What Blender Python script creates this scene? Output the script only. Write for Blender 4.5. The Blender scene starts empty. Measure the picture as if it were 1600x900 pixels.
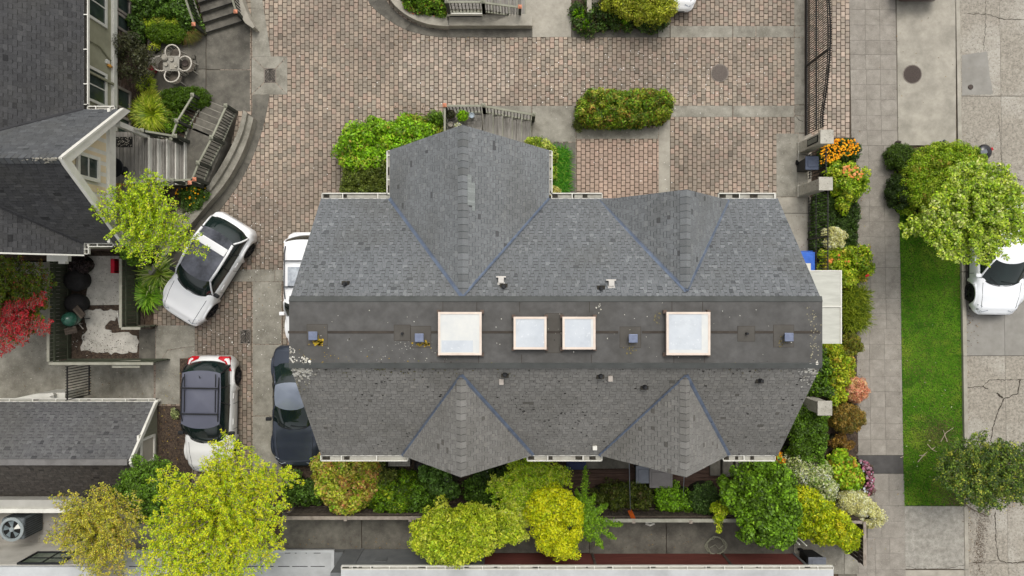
import bpy, bmesh, math, random
import numpy as np
from mathutils import Vector, Matrix
R = random.Random(7)
NR = np.random.RandomState(11)
S = bpy.context.scene
COL = S.collection
rad = math.radians

# ---------------------------------------------------------------- camera
CAM_H = 27.4                     # metres above the driveway, looking straight down
F_PX = 1069.0                    # focal length in pixels of a 1600 px wide frame
cd = bpy.data.cameras.new('camera'); cam = bpy.data.objects.new('camera', cd); COL.objects.link(cam)
cam.location = (0, 0, CAM_H); cam.rotation_euler = (0, 0, 0)
cd.sensor_width = 36; cd.lens = 36*F_PX/1600; cd.clip_start = .1; cd.clip_end = 600
S.camera = cam

# ---------------------------------------------------------------- light
SUN_EL, SUN_AZ = 62.0, 12.0      # soft sun from the north (top of the picture), a little east
w = bpy.data.worlds.new('World'); S.world = w; w.use_nodes = True
nt = w.node_tree; bg = nt.nodes['Background']
sky = nt.nodes.new('ShaderNodeTexSky'); sky.sky_type = 'NISHITA'; sky.sun_disc = False
sky.sun_elevation = rad(SUN_EL); sky.sun_rotation = rad(SUN_AZ)
sky.air_density = 1.0; sky.dust_density = 4.0; sky.ozone_density = 1.0
hs = nt.nodes.new('ShaderNodeHueSaturation'); hs.inputs['Saturation'].default_value = .12
nt.links.new(sky.outputs[0], hs.inputs['Color']); nt.links.new(hs.outputs[0], bg.inputs[0])
bg.inputs[1].default_value = 0.14
sd = bpy.data.lights.new('sun', 'SUN'); sd.energy = 0.8; sd.angle = rad(24); sd.color = (1, .93, .84)
so = bpy.data.objects.new('sun', sd); COL.objects.link(so)
_d = Vector((math.sin(rad(SUN_AZ))*math.cos(rad(SUN_EL)), math.cos(rad(SUN_AZ))*math.cos(rad(SUN_EL)), math.sin(rad(SUN_EL))))
so.rotation_euler = _d.to_track_quat('Z', 'Y').to_euler(); so.location = _d*60
S.view_settings.view_transform = 'Standard'; S.view_settings.look = 'None'
S.view_settings.gamma = 1; S.view_settings.exposure = 0.40

# ---------------------------------------------------------------- helpers
def P(px, py, z=0.0):
    k = (CAM_H-z)/F_PX
    return Vector(((px-800)*k, (450-py)*k, z))
def c(r, g, b):
    def f(v):
        v /= 255.0
        return v/12.92 if v <= .04045 else ((v+.055)/1.055)**2.4
    return (f(r), f(g), f(b), 1.0)
def mixc(a, b, t): return tuple(a[i]*(1-t)+b[i]*t for i in range(3))+(1.0,)

MATS = {}
def mat(name, c1, c2=None, scale=3.0, detail=6, rough=.85, bump=.0, bscale=60, metal=0, vcol=False,
        speck=None, stain=None, rnd=0.0, stretch=None, transl=0, spec=.3, coat=0, wave=None):
    """procedural surface: two-colour noise, fine speckle, large soft stains, per-object variation, fine bump"""
    if name in MATS: return MATS[name]
    m = bpy.data.materials.new(name); m.use_nodes = True
    n = m.node_tree; L = n.links; N = n.nodes; bs = N['Principled BSDF']
    tc = N.new('ShaderNodeTexCoord'); oi = N.new('ShaderNodeObjectInfo')
    off = N.new('ShaderNodeVectorMath'); off.operation = 'MULTIPLY_ADD'
    cmb = N.new('ShaderNodeCombineXYZ')
    for i in range(3): L.new(oi.outputs['Random'], cmb.inputs[i])
    L.new(cmb.outputs[0], off.inputs[0]); off.inputs[1].default_value = (37.1, 71.3, 13.7)
    L.new(tc.outputs['Object'], off.inputs[2]); vec = off.outputs[0]
    if stretch:
        mp = N.new('ShaderNodeMapping'); mp.inputs['Scale'].default_value = stretch
        L.new(vec, mp.inputs[0]); vec = mp.outputs[0]
    def noise(sc, det=5, r=.6):
        t = N.new('ShaderNodeTexNoise'); t.inputs['Scale'].default_value = sc; t.inputs['Detail'].default_value = det
        t.inputs['Roughness'].default_value = r; L.new(vec, t.inputs['Vector']); return t.outputs['Fac']
    def ramp(f, a, b):
        r_ = N.new('ShaderNodeMapRange'); r_.inputs[1].default_value = a; r_.inputs[2].default_value = b; L.new(f, r_.inputs[0]); return r_.outputs[0]
    def mix(f, A, B, mode='MIX'):
        x = N.new('ShaderNodeMix'); x.data_type = 'RGBA'; x.blend_type = mode; x.clamp_factor = True
        if isinstance(f, float): x.inputs[0].default_value = f
        else: L.new(f, x.inputs[0])
        for k, v in ((6, A), (7, B)):
            if isinstance(v, tuple): x.inputs[k].default_value = v
            else: L.new(v, x.inputs[k])
        return x.outputs[2]
    if c2 is None: c2 = tuple(min(1, v*.72) for v in c1[:3])+(1,)
    base = mix(ramp(noise(scale, detail, .65), .34, .66), c1, c2)
    if vcol:
        at = N.new('ShaderNodeAttribute'); at.attribute_name = 'Col'
        base = mix(1.0, base, at.outputs['Color'], 'MULTIPLY')
    if stain:   # (colour, scale, lo, hi, strength)
        f = ramp(noise(stain[1], 4, .55), stain[2], stain[3])
        mm = N.new('ShaderNodeMath'); mm.operation = 'MULTIPLY'; mm.inputs[1].default_value = stain[4]; mm.use_clamp = True; L.new(f, mm.inputs[0])
        base = mix(mm.outputs[0], base, stain[0])
    if speck:   # (colour, scale, lo, hi, strength)
        f = ramp(noise(speck[1], 2, .7), speck[2], speck[3])
        mm = N.new('ShaderNodeMath'); mm.operation = 'MULTIPLY'; mm.inputs[1].default_value = speck[4]; mm.use_clamp = True; L.new(f, mm.inputs[0])
        base = mix(mm.outputs[0], base, speck[0])
    if rnd:
        h = N.new('ShaderNodeHueSaturation'); L.new(base, h.inputs['Color'])
        mr = N.new('ShaderNodeMapRange'); mr.inputs[3].default_value = 1-rnd; mr.inputs[4].default_value = 1+rnd
        L.new(oi.outputs['Random'], mr.inputs[0]); L.new(mr.outputs[0], h.inputs['Value']); base = h.outputs[0]
    L.new(base, bs.inputs['Base Color'])
    bs.inputs['Roughness'].default_value = rough; bs.inputs['Metallic'].default_value = metal
    bs.inputs['Specular IOR Level'].default_value = spec
    if coat: bs.inputs['Coat Weight'].default_value = coat; bs.inputs['Coat Roughness'].default_value = .04
    if bump:
        b = N.new('ShaderNodeBump'); b.inputs['Strength'].default_value = bump; b.inputs['Distance'].default_value = .02
        L.new(noise(bscale, 4, .7), b.inputs['Height']); L.new(b.outputs[0], bs.inputs['Normal'])
    if transl:
        tr = N.new('ShaderNodeBsdfTranslucent'); L.new(base, tr.inputs[0]); ms = N.new('ShaderNodeMixShader')
        ms.inputs[0].default_value = transl; L.new(bs.outputs[0], ms.inputs[1]); L.new(tr.outputs[0], ms.inputs[2])
        L.new(ms.outputs[0], N['Material Output'].inputs[0])
    MATS[name] = m; return m

W1 = (1, 1, 1, 1)
class MB:
    """collects faces of one mesh"""
    def __init__(s): s.v = []; s.f = []; s.c = []
    def face(s, pts, col=W1):
        i = len(s.v); s.v += [tuple(p) for p in pts]; s.f.append(tuple(range(i, i+len(pts)))); s.c.append(col)
    def box(s, x0, x1, y0, y1, z0, z1, col=W1, bottom=True):
        if x0 > x1: x0, x1 = x1, x0
        if y0 > y1: y0, y1 = y1, y0
        i = len(s.v)
        s.v += [(x0,y0,z0),(x1,y0,z0),(x1,y1,z0),(x0,y1,z0),(x0,y0,z1),(x1,y0,z1),(x1,y1,z1),(x0,y1,z1)]
        q = [(4,5,6,7),(0,1,5,4),(1,2,6,5),(2,3,7,6),(3,0,4,7)]
        if bottom: q.append((3,2,1,0))
        for a in q: s.f.append(tuple(i+k for k in a)); s.c.append(col)
        return s
    def bar(s, p, q, w=.05, h=.05, up=(0,0,1), col=W1):
        p = Vector(p); q = Vector(q); d = (q-p).normalized(); u = Vector(up)
        if abs(d.dot(u)) > .98: u = Vector((0,1,0))
        r = d.cross(u).normalized()*(w/2); t = r.cross(d).normalized()*(h/2)
        i = len(s.v)
        for e in (p, q): s.v += [tuple(e-r-t), tuple(e+r-t), tuple(e+r+t), tuple(e-r+t)]
        for a in ((0,1,2,3),(7,6,5,4),(0,4,5,1),(1,5,6,2),(2,6,7,3),(3,7,4,0)): s.f.append(tuple(i+k for k in a)); s.c.append(col)
        return s
    def tube(s, pts, r, n=6, col=W1, r2=None):
        pts = [Vector(p) for p in pts]; m = len(pts); i = len(s.v)
        for k, p in enumerate(pts):
            d = (pts[min(k+1, m-1)]-pts[max(k-1, 0)]).normalized(); u = Vector((0,0,1)) if abs(d.z) < .9 else Vector((1,0,0))
            a = d.cross(u).normalized(); b = d.cross(a).normalized()
            rr = r if r2 is None else r+(r2-r)*k/(m-1)
            for j in range(n):
                t = 2*math.pi*j/n; s.v.append(tuple(p+a*rr*math.cos(t)+b*rr*math.sin(t)))
        for k in range(m-1):
            for j in range(n):
                j2 = (j+1) % n; s.f.append((i+k*n+j, i+k*n+j2, i+(k+1)*n+j2, i+(k+1)*n+j)); s.c.append(col)
        s.f.append(tuple(i+j for j in range(n-1, -1, -1))); s.c.append(col)
        s.f.append(tuple(i+(m-1)*n+j for j in range(n))); s.c.append(col)
        return s
    def lathe(s, cx, cy, prof, n=20, col=W1, cap=True):
        i = len(s.v)
        for (r, z) in prof:
            for j in range(n):
                t = 2*math.pi*j/n; s.v.append((cx+r*math.cos(t), cy+r*math.sin(t), z))
        for k in range(len(prof)-1):
            for j in range(n):
                j2 = (j+1) % n; s.f.append((i+k*n+j, i+k*n+j2, i+(k+1)*n+j2, i+(k+1)*n+j)); s.c.append(col)
        if cap:
            s.f.append(tuple(i+(len(prof)-1)*n+j for j in range(n))); s.c.append(col)
            s.f.append(tuple(i+j for j in range(n-1, -1, -1))); s.c.append(col)
        return s
    def prism(s, poly, z0, z1, col=W1):
        """poly: (x,y) counter-clockwise or clockwise; z0,z1 numbers or lists"""
        n = len(poly); a = sum(poly[k][0]*poly[(k+1)%n][1]-poly[(k+1)%n][0]*poly[k][1] for k in range(n))
        if a < 0: poly = poly[::-1]
        i = len(s.v)
        s.v += [(p[0], p[1], z0) for p in poly]+[(p[0], p[1], z1) for p in poly]
        s.f.append(tuple(i+n+k for k in range(n))); s.c.append(col)
        s.f.append(tuple(i+k for k in range(n-1, -1, -1))); s.c.append(col)
        for k in range(n):
            k2 = (k+1) % n; s.f.append((i+k, i+k2, i+n+k2, i+n+k)); s.c.append(col)
        return s
    def mesh(s, name, m, off=None, smooth=False):
        me = bpy.data.meshes.new(name)
        v = s.v if off is None else [(a-off[0], b-off[1], d-off[2]) for a, b, d in s.v]
        me.from_pydata(v, [], s.f)
        if any(cc is not W1 for cc in s.c):
            at = me.color_attributes.new('Col', 'FLOAT_COLOR', 'CORNER')
            arr = np.repeat(np.array(s.c, dtype=np.float32), [len(f) for f in s.f], axis=0)
            at.data.foreach_set('color', arr.ravel())
        if m: me.materials.append(m)
        if smooth: me.polygons.foreach_set('use_smooth', [True]*len(me.polygons))
        me.update(); return me
    def build(s, name, m, parent=None, local=False, bevel=0, smooth=False, kind=None, wn=False):
        off = None
        if parent is not None and not local:
            off = base_of(parent)
        elif parent is None and s.v and not local:
            a = np.array(s.v); off = (float((a[:,0].min()+a[:,0].max())/2), float((a[:,1].min()+a[:,1].max())/2), float(a[:,2].min()))
        me = s.mesh(name, m, off, smooth)
        o = bpy.data.objects.new(name, me); COL.objects.link(o)
        if parent is not None: o.parent = parent
        elif off: o.location = off
        if bevel:
            b = o.modifiers.new('bevel', 'BEVEL'); b.width = bevel; b.segments = 2; b.limit_method = 'ANGLE'
        if kind: o['kind'] = kind
        return o
def base_of(o):
    x, y, z = o.location
    while o.parent is not None:
        o = o.parent; x += o.location[0]; y += o.location[1]; z += o.location[2]
    return (x, y, z)
def thing(name, label, cat, loc=(0,0,0), group=None, rz=0):
    o = bpy.data.objects.new(name, None); COL.objects.link(o); o.location = loc; o.rotation_euler = (0,0,rz)
    o.empty_display_size = .2
    o['label'] = label; o['category'] = cat
    if group: o['group'] = group
    return o
def tag(o, label=None, cat=None, group=None, kind=None):
    if label: o['label'] = label
    if cat: o['category'] = cat
    if group: o['group'] = group
    if kind: o['kind'] = kind
    return o
def structure(name, mb, m, bevel=0):
    return tag(mb.build(name, m, bevel=bevel), kind='structure')
def child_copy(src, parent, loc, rz=0, name=None):
    """a copy that shares mesh data; loc in world, parents unrotated"""
    o = src.copy(); COL.objects.link(o); o.parent = parent
    b = base_of(parent) if parent is not None else (0,0,0)
    o.location = (loc[0]-b[0], loc[1]-b[1], loc[2]-b[2]); o.rotation_euler = (0,0,rz); return o

def in_poly(x, y, poly):
    r = False; n = len(poly); j = n-1
    for i in range(n):
        xi, yi = poly[i]; xj, yj = poly[j]
        if (yi > y) != (yj > y) and x < (xj-xi)*(y-yi)/(yj-yi)+xi: r = not r
        j = i
    return r
def clip_poly(sub, clip):
    """Sutherland-Hodgman, clip convex CCW"""
    out = sub
    for i in range(len(clip)):
        ax, ay = clip[i]; bx, by = clip[(i+1) % len(clip)]; inp = out; out = []
        if not inp: return []
        def side(p): return (bx-ax)*(p[1]-ay)-(by-ay)*(p[0]-ax)
        for k in range(len(inp)):
            p = inp[k]; q = inp[(k+1) % len(inp)]; sp = side(p); sq = side(q)
            if sp >= 0: out.append(p)
            if (sp >= 0) != (sq >= 0):
                t = sp/(sp-sq); out.append((p[0]+(q[0]-p[0])*t, p[1]+(q[1]-p[1])*t))
    return out
def arc(cx, cy, r, a0, a1, n=16):
    return [(cx+r*math.cos(rad(a0+(a1-a0)*k/n)), cy+r*math.sin(rad(a0+(a1-a0)*k/n))) for k in range(n+1)]
def W2(px, z=0.0): return [tuple(P(a, b, z)[:2]) for a, b in px]

# ---------------------------------------------------------------- materials
M_conc = mat('concrete', c(158,154,142), c(122,118,107), 2.2, 10, .92, .35, 45, stain=(c(94,90,80), .8, .5, .74, .6), speck=(c(192,189,178), 26, .60, .70, .45), rnd=.05)
M_conc_l = mat('concrete_pale', c(174,168,155), c(148,143,131), 2.4, 10, .92, .3, 45, stain=(c(124,120,110), .9, .5, .76, .55), speck=(c(196,191,180), 30, .6, .7, .35), rnd=.03)
M_conc_w = mat('concrete_worn_pale', c(204,200,190), c(172,168,158), 3, 10, .95, .4, 60, stain=(c(120,114,104), 5, .58, .70, .5), speck=(c(70,62,54), 14, .64, .68, .8))
M_conc_d = mat('concrete_dark', c(118,114,104), c(84,81,74), 2.0, 10, .85, .35, 40, stain=(c(60,57,51), .8, .48, .72, .6), speck=(c(156,152,142), 28, .62, .72, .4), rnd=.06)  # darker concrete for alley, patio, kerb and stairs
M_slab = mat('sidewalk_slab', c(156,150,140), c(130,124,115), 3.0, 10, .95, .4, 70, stain=(c(114,109,100), 1.3, .5, .74, .4), speck=(c(190,185,175), 34, .57, .68, .45), rnd=.03)
M_street = mat('street_aggregate', c(172,165,152), c(134,128,117), 9, 10, .95, .8, 40, stain=(c(196,192,182), .45, .5, .72, .55), speck=(c(92,87,78), 16, .55, .67, .6))
M_street_s = mat('street_smooth', c(150,147,140), c(134,131,124), 2, 8, .95, .3, 60, speck=(c(110,107,100), 30, .64, .74, .4), stain=(c(126,122,115), .5, .5, .8, .4))
M_asph = mat('asphalt', c(88,86,84), c(74,72,70), 3, 8, .95, .5, 80)
M_joint = mat('joint_sand', c(96,84,72), c(66,57,48), 6, 6, .98, .3, 60, stain=(c(76,82,52), 1.2, .6, .75, .5))
M_paver = mat('paver_face', (1,1,1,1), (.78,.77,.76,1), 14, 6, .93, .5, 60, vcol=True, stain=(c(120,108,98), .35, .48, .75, .35))
M_paver1 = mat('paver_single', c(184,166,150), c(150,140,128), 1.0, 2, .93, .5, 60, rnd=.12, speck=(c(176,158,142), 14, .5, .7, .3), stain=(c(150,144,128), .9, .5, .6, .45))
M_soil = mat('soil', c(96,80,66), c(58,48,40), 7, 10, .98, 1.0, 30, speck=(c(150,134,112), 26, .64, .72, .6))
M_bark = mat('bark_mulch', c(92,78,66), c(44,37,32), 12, 8, .98, 1.0, 20, speck=(c(150,132,112), 30, .62, .70, .6))
M_lawn = mat('lawn_soil', c(64,96,20), c(48,78,14), 1.2, 8, .98, .8, 30, stain=(c(96,92,48), .55, .55, .75, .7))
M_shn = mat('shingle_face', (1,1,1,1), (.76,.76,.76,1), 34, 4, .95, .5, 120, vcol=True, spec=.15, stain=(c(88,86,78), .45, .46, .74, .38), speck=(c(150,150,146), 42, .64, .72, .3))
M_flat = mat('roll_roofing', c(98,97,95), c(82,81,79), 2.6, 10, .93, .5, 150, stain=(c(74,72,68), .7, .48, .74, .5), speck=(c(128,126,122), 60, .66, .76, .3), spec=.2)
M_flat2 = mat('roll_roofing_patch', c(92,89,84), c(82,79,74), 2, 8, .93, .5, 150, spec=.2)
M_seam = mat('roof_seam', c(74,68,62), c(58,53,48), 3, 6, .9, spec=.2)
M_white = mat('white_trim', c(226,224,214), c(210,208,198), 2, 6, .55, stain=(c(150,146,134), 3, .62, .8, .35))
M_cream = mat('cream_panel', c(232,216,182), c(222,205,170), 1.5, 6, .8)
M_olive = mat('olive_siding', c(158,156,132), c(140,138,115), 2, 6, .85, .2, 60)
M_sage = mat('sage_siding', c(142,142,124), c(126,126,108), 2, 6, .85, .2, 60)
M_brick = mat('brick_wall', c(112,94,84), c(76,64,58), 14, 4, .95, .6, 40)
M_glass = mat('window_glass', c(66,76,72), c(44,54,50), 1.5, 3, .06, spec=.5)
M_dark = mat('dark_void', c(24,24,22), c(16,16,15), 2, 3, .8)
M_flash = mat('valley_metal', c(116,128,146), c(92,102,120), 3, 6, .5, metal=.4)
M_gutw = mat('gutter_floor', c(176,174,164), c(150,146,136), 5, 5, .8)
M_gutin = mat('gutter_inside', c(70,66,58), c(30,28,24), 9, 5, .95)
M_iron = mat('black_iron', c(36,33,31), c(26,24,22), 6, 4, .5, spec=.4)
M_rail = mat('rail_paint', c(150,150,134), c(132,132,116), 3, 5, .7)
M_raild = mat('rail_dark', c(66,68,60), c(54,56,48), 3, 5, .75)
M_fgreen = mat('fence_green', c(82,86,70), c(64,68,54), 3, 6, .9, .3, 60, stretch=(1,1,.3), rnd=.12)
M_fcap = mat('fence_cap', c(160,158,144), c(138,136,122), 3, 6, .9, .3, 60)
M_deck = mat('deck_wood', c(150,146,139), c(118,114,107), 3, 8, .92, .5, 60, stretch=(6,.6,1), rnd=.14)
M_deckb = mat('deck_wood_brown', c(92,72,62), c(62,48,42), 3, 8, .92, .5, 60, stretch=(.6,6,1), rnd=.2)
M_woodf = mat('old_fence_wood', c(98,88,78), c(66,58,52), 4, 8, .95, .5, 60, rnd=.18)
M_woodc = mat('fence_rail_wood', c(160,150,138), c(124,114,104), 4, 8, .95, .5, 60)
M_cu = mat('copper_cap', c(232,160,128), c(214,138,108), 6, 4, .45, metal=.3)
M_memb = mat('white_membrane', c(192,194,194), c(168,170,170), .8, 8, .7, stain=(c(140,140,138), .6, .55, .78, .5))
M_redwall = mat('red_siding', c(112,62,54), c(88,48,42), 3, 8, .85, stretch=(.4,1,6))
M_greywall = mat('grey_siding', c(112,114,114), c(98,100,100), 2, 6, .85)
M_stone = mat('cast_stone', c(186,182,170), c(160,156,144), 3, 8, .95, .5, 50, speck=(c(84,80,72), 16, .60, .68, .8))
M_tyre = mat('tyre_rubber', c(30,30,31), c(22,22,23), 8, 4, .85)
M_rim = mat('wheel_rim', c(70,72,76), c(48,50,54), 6, 3, .35, metal=.6)
M_black = mat('black_plastic', c(34,35,37), c(24,25,27), 6, 4, .5)
M_grate = mat('iron_grate', c(140,132,122), c(112,104,96), 12, 5, .7, .3, 80, metal=.3)
M_manh = mat('manhole_iron', c(88,78,72), c(66,58,54), 30, 4, .75, .6, 60, metal=.2)
M_trunk = mat('tree_bark', c(120,108,92), c(76,66,56), 9, 8, .95, .8, 30, stretch=(1,1,.3))
M_blue = mat('blue_plastic', c(62,112,206), c(50,96,186), 3, 4, .45)
M_grey_p = mat('grey_plastic', c(112,116,124), c(98,102,110), 3, 4, .5)
M_navy = mat('navy_plastic', c(78,88,108), c(64,72,90), 3, 4, .4)
# ================================================================ GROUND
def rects_minus(xs, ys, hole):
    mb = MB()
    for i in range(len(xs)-1):
        for j in range(len(ys)-1):
            cx = (xs[i]+xs[i+1])/2; cy = (ys[j]+ys[j+1])/2
            if not hole(cx, cy): mb.face([(xs[i],ys[j],-.06),(xs[i+1],ys[j],-.06),(xs[i+1],ys[j+1],-.06),(xs[i],ys[j+1],-.06)])
    return mb
XR = P(243,0).x                      # where the path starts to fall to the lower court
YW = -2.86                           # south wall of the fenced yard
YG = -8.15                           # south wall of the garage
XF = -17.72                          # west fence of the yard
def hole(x, y): return (-26 < x < XR and YG < y < YW) or (-26 < x < XF and YW < y < 1.1)
structure('ground', rects_minus([-120,-26,XF,XR,120], [-120,YG,YW,1.1,120], hole), M_soil)
# lower court with its ramp
ct = MB(); zc = -1.5; xr2 = -17.0
ct.face([(xr2,YW,zc),(XR,YW,-.01),(XR,YG,-.01),(xr2,YG,zc)][::-1])
ct.face([(-26,YG,zc),(xr2,YG,zc),(xr2,YW,zc),(-26,YW,zc)]); ct.face([(-26,YW,zc),(XF,YW,zc),(XF,1.1,zc),(-26,1.1,zc)])
structure('lower_court', ct, M_conc)
rw = MB(); rw.box(XF-.001,XF+.16,YW,1.1,zc-.05,-.005); rw.box(XF+.161,XR,YW,YW+.14,zc-.05,-.008)
structure('retaining_wall', rw, M_conc_d)

# ---- driveway of pavers
JX = [(395,-260),(1262,-260),(1262,320),(520,330),(440,330),(440,760),(300,760),(300,500),(240,512),(240,300),(355,330),(360,290)]
drive = thing('paved_driveway', 'paved driveway', 'driveway', (0,0,0)); del drive['label']; del drive['category']; drive['kind'] = 'structure'
base = MB(); base.prism(W2([(345,-260),(1262,-260),(1262,330),(540,330),(540,770),(240,770),(240,330)]), -.055, -.022)
base.build('joint_bed', M_joint, drive)
PW, PL = .1785, .2285
pal_p = [mixc((q_[0]*1.0,q_[1]*.99,q_[2]*1.0,1), c(172,158,142), .36) for q_ in (c(190,172,152), c(182,166,147), c(170,158,140), c(156,148,132), c(142,136,122), c(196,178,158), c(184,166,150), c(164,156,140), c(194,168,150))]
def near_cat(x, y): return False
PAVE = [W2([(345,-200),(1262,-200),(1262,312),(530,330),(300,330),(345,300)]),
        W2([(240,330),(530,330),(530,560),(500,760),(240,760)])]
solo = []; allp = []
JX_ = 0; kx0 = int(P(240,0).x/PW)-1; kx1 = int(P(1262,0).x/PW)+1
ky0 = int(P(0,760).y/PL)-1; ky1 = int(P(0,-200).y/PL)+1
for i in range(kx0, kx1+1):
    for j in range(ky0, ky1+1):
        x = i*PW; y = j*PL+(PL/2 if i % 2 else 0)+.02*math.sin(i*.7)
        if any(in_poly(x, y, q) for q in PAVE):
            px = x*39.01+800; py = 450-y*39.01
            if 520 < px < 1230 and py > 318: continue        # under the house
            if 812 < px < 1045 and py < 56 and px < 1045 and (px < 905 or py > 42): continue
            allp.append((x, y))
allp.sort(key=lambda p: (p[0]+2.2)**2*.5+(p[1]-8.7)**2)
def paver(mb, x, y, sx, sy, z, col):
    a = .007; b = .016
    x0, x1, y0, y1 = x-sx/2, x+sx/2, y-sy/2, y+sy/2
    i = len(mb.v)
    mb.v += [(x0,y0,z-.03),(x1,y0,z-.03),(x1,y1,z-.03),(x0,y1,z-.03),(x0+a,y0+a,z),(x1-a,y0+a,z),(x1-a,y1-a,z),(x0+a,y1-a,z)]
    for q in ((4,5,6,7),(0,1,5,4),(1,2,6,5),(2,3,7,6),(3,0,4,7)): mb.f.append(tuple(i+k for k in q)); mb.c.append(col)
proto = MB(); paver(proto, 0, 0, PW-.020, PL-.019, 0, W1)
pme = proto.mesh('paver', M_paver1)
for k, (x, y) in enumerate(allp[:300]):
    o = bpy.data.objects.new('paver', pme); COL.objects.link(o); o.parent = drive
    o.location = (x, y, R.uniform(-.003, .003)); o.rotation_euler = (R.uniform(-.01,.01), R.uniform(-.01,.01), R.uniform(-.02,.02))
    sc = R.uniform(.97, 1.03); o.scale = (1, sc, 1)
rest = MB()
for (x, y) in allp[300:]:
    v = R.uniform(.90, 1.08)
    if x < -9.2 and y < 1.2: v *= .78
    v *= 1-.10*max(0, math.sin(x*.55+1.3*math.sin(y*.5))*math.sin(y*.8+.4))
    if R.random() < .012: v *= .72
    k = R.random(); cc = pal_p[R.randrange(len(pal_p))]
    n1 = math.sin(x*1.3+math.sin(y*.9)*2)+math.sin(y*1.1-x*.4)
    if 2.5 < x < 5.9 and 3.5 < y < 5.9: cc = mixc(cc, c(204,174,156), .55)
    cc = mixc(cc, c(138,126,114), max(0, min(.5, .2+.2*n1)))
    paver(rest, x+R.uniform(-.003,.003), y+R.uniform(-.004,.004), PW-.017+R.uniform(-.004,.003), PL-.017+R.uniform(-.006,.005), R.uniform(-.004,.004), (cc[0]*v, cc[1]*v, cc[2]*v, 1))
rest.build('distant_pavers', M_paver, drive, kind='stuff')
# apron strip of pavers outside the gate
strip = thing('paved_apron', '', '', (0,0,0)); del strip['label']; del strip['category']; strip['kind'] = 'structure'
MB().prism(W2([(1262,-120),(1330,-120),(1332,215),(1262,215)]), -.055, -.022).build('joint_bed', M_joint, strip)
ap = MB(); kk = 0
for i in range(int(P(1266,0).x/PW), int(P(1330,0).x/PW)+1):
    for j in range(int(P(0,210).y/PL), int(P(0,-100).y/PL)+1):
        x = i*PW+.05; y = j*PL+(PL/2 if i % 2 else 0)
        if P(1264,0).x < x < P(1326,0).x:
            if kk < 240 and P(0,208).y < y < P(0,6).y and x > P(1285,0).x:
                o = bpy.data.objects.new('paver', pme); COL.objects.link(o); o.parent = strip; o.location = (x, y, R.uniform(-.003,.003)); kk += 1
            else:
                cc = pal_p[R.randrange(len(pal_p))]; paver(ap, x, y, PW-.012, PL-.012, R.uniform(-.003,.003), cc)
ap.build('apron_pavers', M_paver, strip, kind='stuff')

# ---- concrete bands and slabs set among the pavers (each poured panel its own piece)
bands = thing('concrete_bands', '', '', (0,0,0)); del bands['label']; del bands['category']; bands['kind'] = 'structure'
def panel(px, m=None, z0=-.05, z1=.006, parent=None, name='concrete_panel', gap=.017):
    w = W2(px); cx = sum(p[0] for p in w)/len(w); cy = sum(p[1] for p in w)/len(w)
    q = []
    for (x, y) in w:
        d = math.hypot(x-cx, y-cy); q.append((x-(x-cx)/d*gap, y-(y-cy)/d*gap))
    return MB().prism(q, z0, z1).build(name, m or M_conc, parent or bands, bevel=.006)
def R4(x0, y0, x1, y1): return [(x0,y0),(x1,y0),(x1,y1),(x0,y1)]
for r in [(893,42,1028,58.5),(1028,42,1047,58.5),(1047,40.5,1145,58.5),(1145,40.5,1181,58.5),(1181,40.5,1241,58.5),
          (1047,165,1145,183),(1145,165,1241,183),(1241,-60,1262,40.5),(1241,40.5,1262,58.5),(1241,58.5,1262,164),(1241,164,1262,181),
          (1241,181,1262,208),(1029,183,1047,320),(900,200,1029,217),(1000,28,1047,42)]:
    panel(R4(*r), M_conc_d if r[:2] == (893,42) else (M_conc_l if r[0] in (1029,) else M_conc))
for r in [(803,-90,893,58.5)]: panel(R4(*r), M_conc_l)
for r in [(831,165,900,222),(740,165,831,222)]: panel(R4(*r), M_conc)
panel(R4(862,222,900,315), M_conc_d)
panel(R4(1213,208,1247,308)); panel(R4(1247,208,1268,300), M_conc_l)
for r in [(1213,308,1268,333),(1213,333,1268,425),(1213,425,1268,540)]: panel(R4(*r), M_conc_l)
# left spine
for r in [(395,440,440,538),(395,538,440,650),(395,650,440,735)]: panel(R4(*r), M_conc)
for r in [(300,421,430,440),(430,421,446,440)]: panel(R4(*r), M_conc)
panel([(243,508),(305,508),(305,540),(262,547),(247,568),(243,568)], M_conc); panel([(243,568),(247,568),(262,547),(305,540),(305,556),(284,560),(281,632),(243,632)], M_conc)
panel([(217,508),(243,508),(243,568),(217,560)], M_conc_d)
# catch basin with four mitred panels
panel([(393,88),(449,88),(431,107),(413,107)]); panel([(449,88),(449,148),(431,129),(431,107)]); panel([(449,148),(393,148),(413,129),(431,129)]); panel([(393,148),(393,88),(413,107),(413,129)])
def grate(px0, py0, px1, py1, label):
    a = P(px0,py1); b = P(px1,py0); t = thing('drain_grate', label, 'drain', ((a.x+b.x)/2,(a.y+b.y)/2,0), 'square drains in the driveway')
    fr = MB(); fr.box(a.x,b.x,a.y,b.y,-.05,.006); fr.build('drain_pit', M_dark, t)
    f2 = MB()
    for (x0,x1,y0,y1) in ((a.x,b.x,b.y-.03,b.y),(a.x,b.x,a.y,a.y+.03),(a.x,a.x+.03,a.y+.03,b.y-.03),(b.x-.03,b.x,a.y+.03,b.y-.03)): f2.box(x0,x1,y0,y1,.007,.018)
    f2.build('frame', M_grate, t)
    cx = (a.x+b.x)/2; cy = (a.y+b.y)/2; h = (b.x-a.x)/2-.03; v = (b.y-a.y)/2-.03
    for k in range(9):
        yy = -v+(k+.5)*2*v/9
        for s in (-1, 1):
            MB().bar((cx+s*.012, cy+max(-v,yy-.05), .012), (cx+s*h, cy+min(v,yy+.06), .012), .018, .012).build('slat', M_grate, t)
grate(413,107,431,129,'square iron grate at the centre of the mitred catch basin, left of the driveway')
grate(375,515,392,537,'square iron grate in the pavers between the two white cars')
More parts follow.
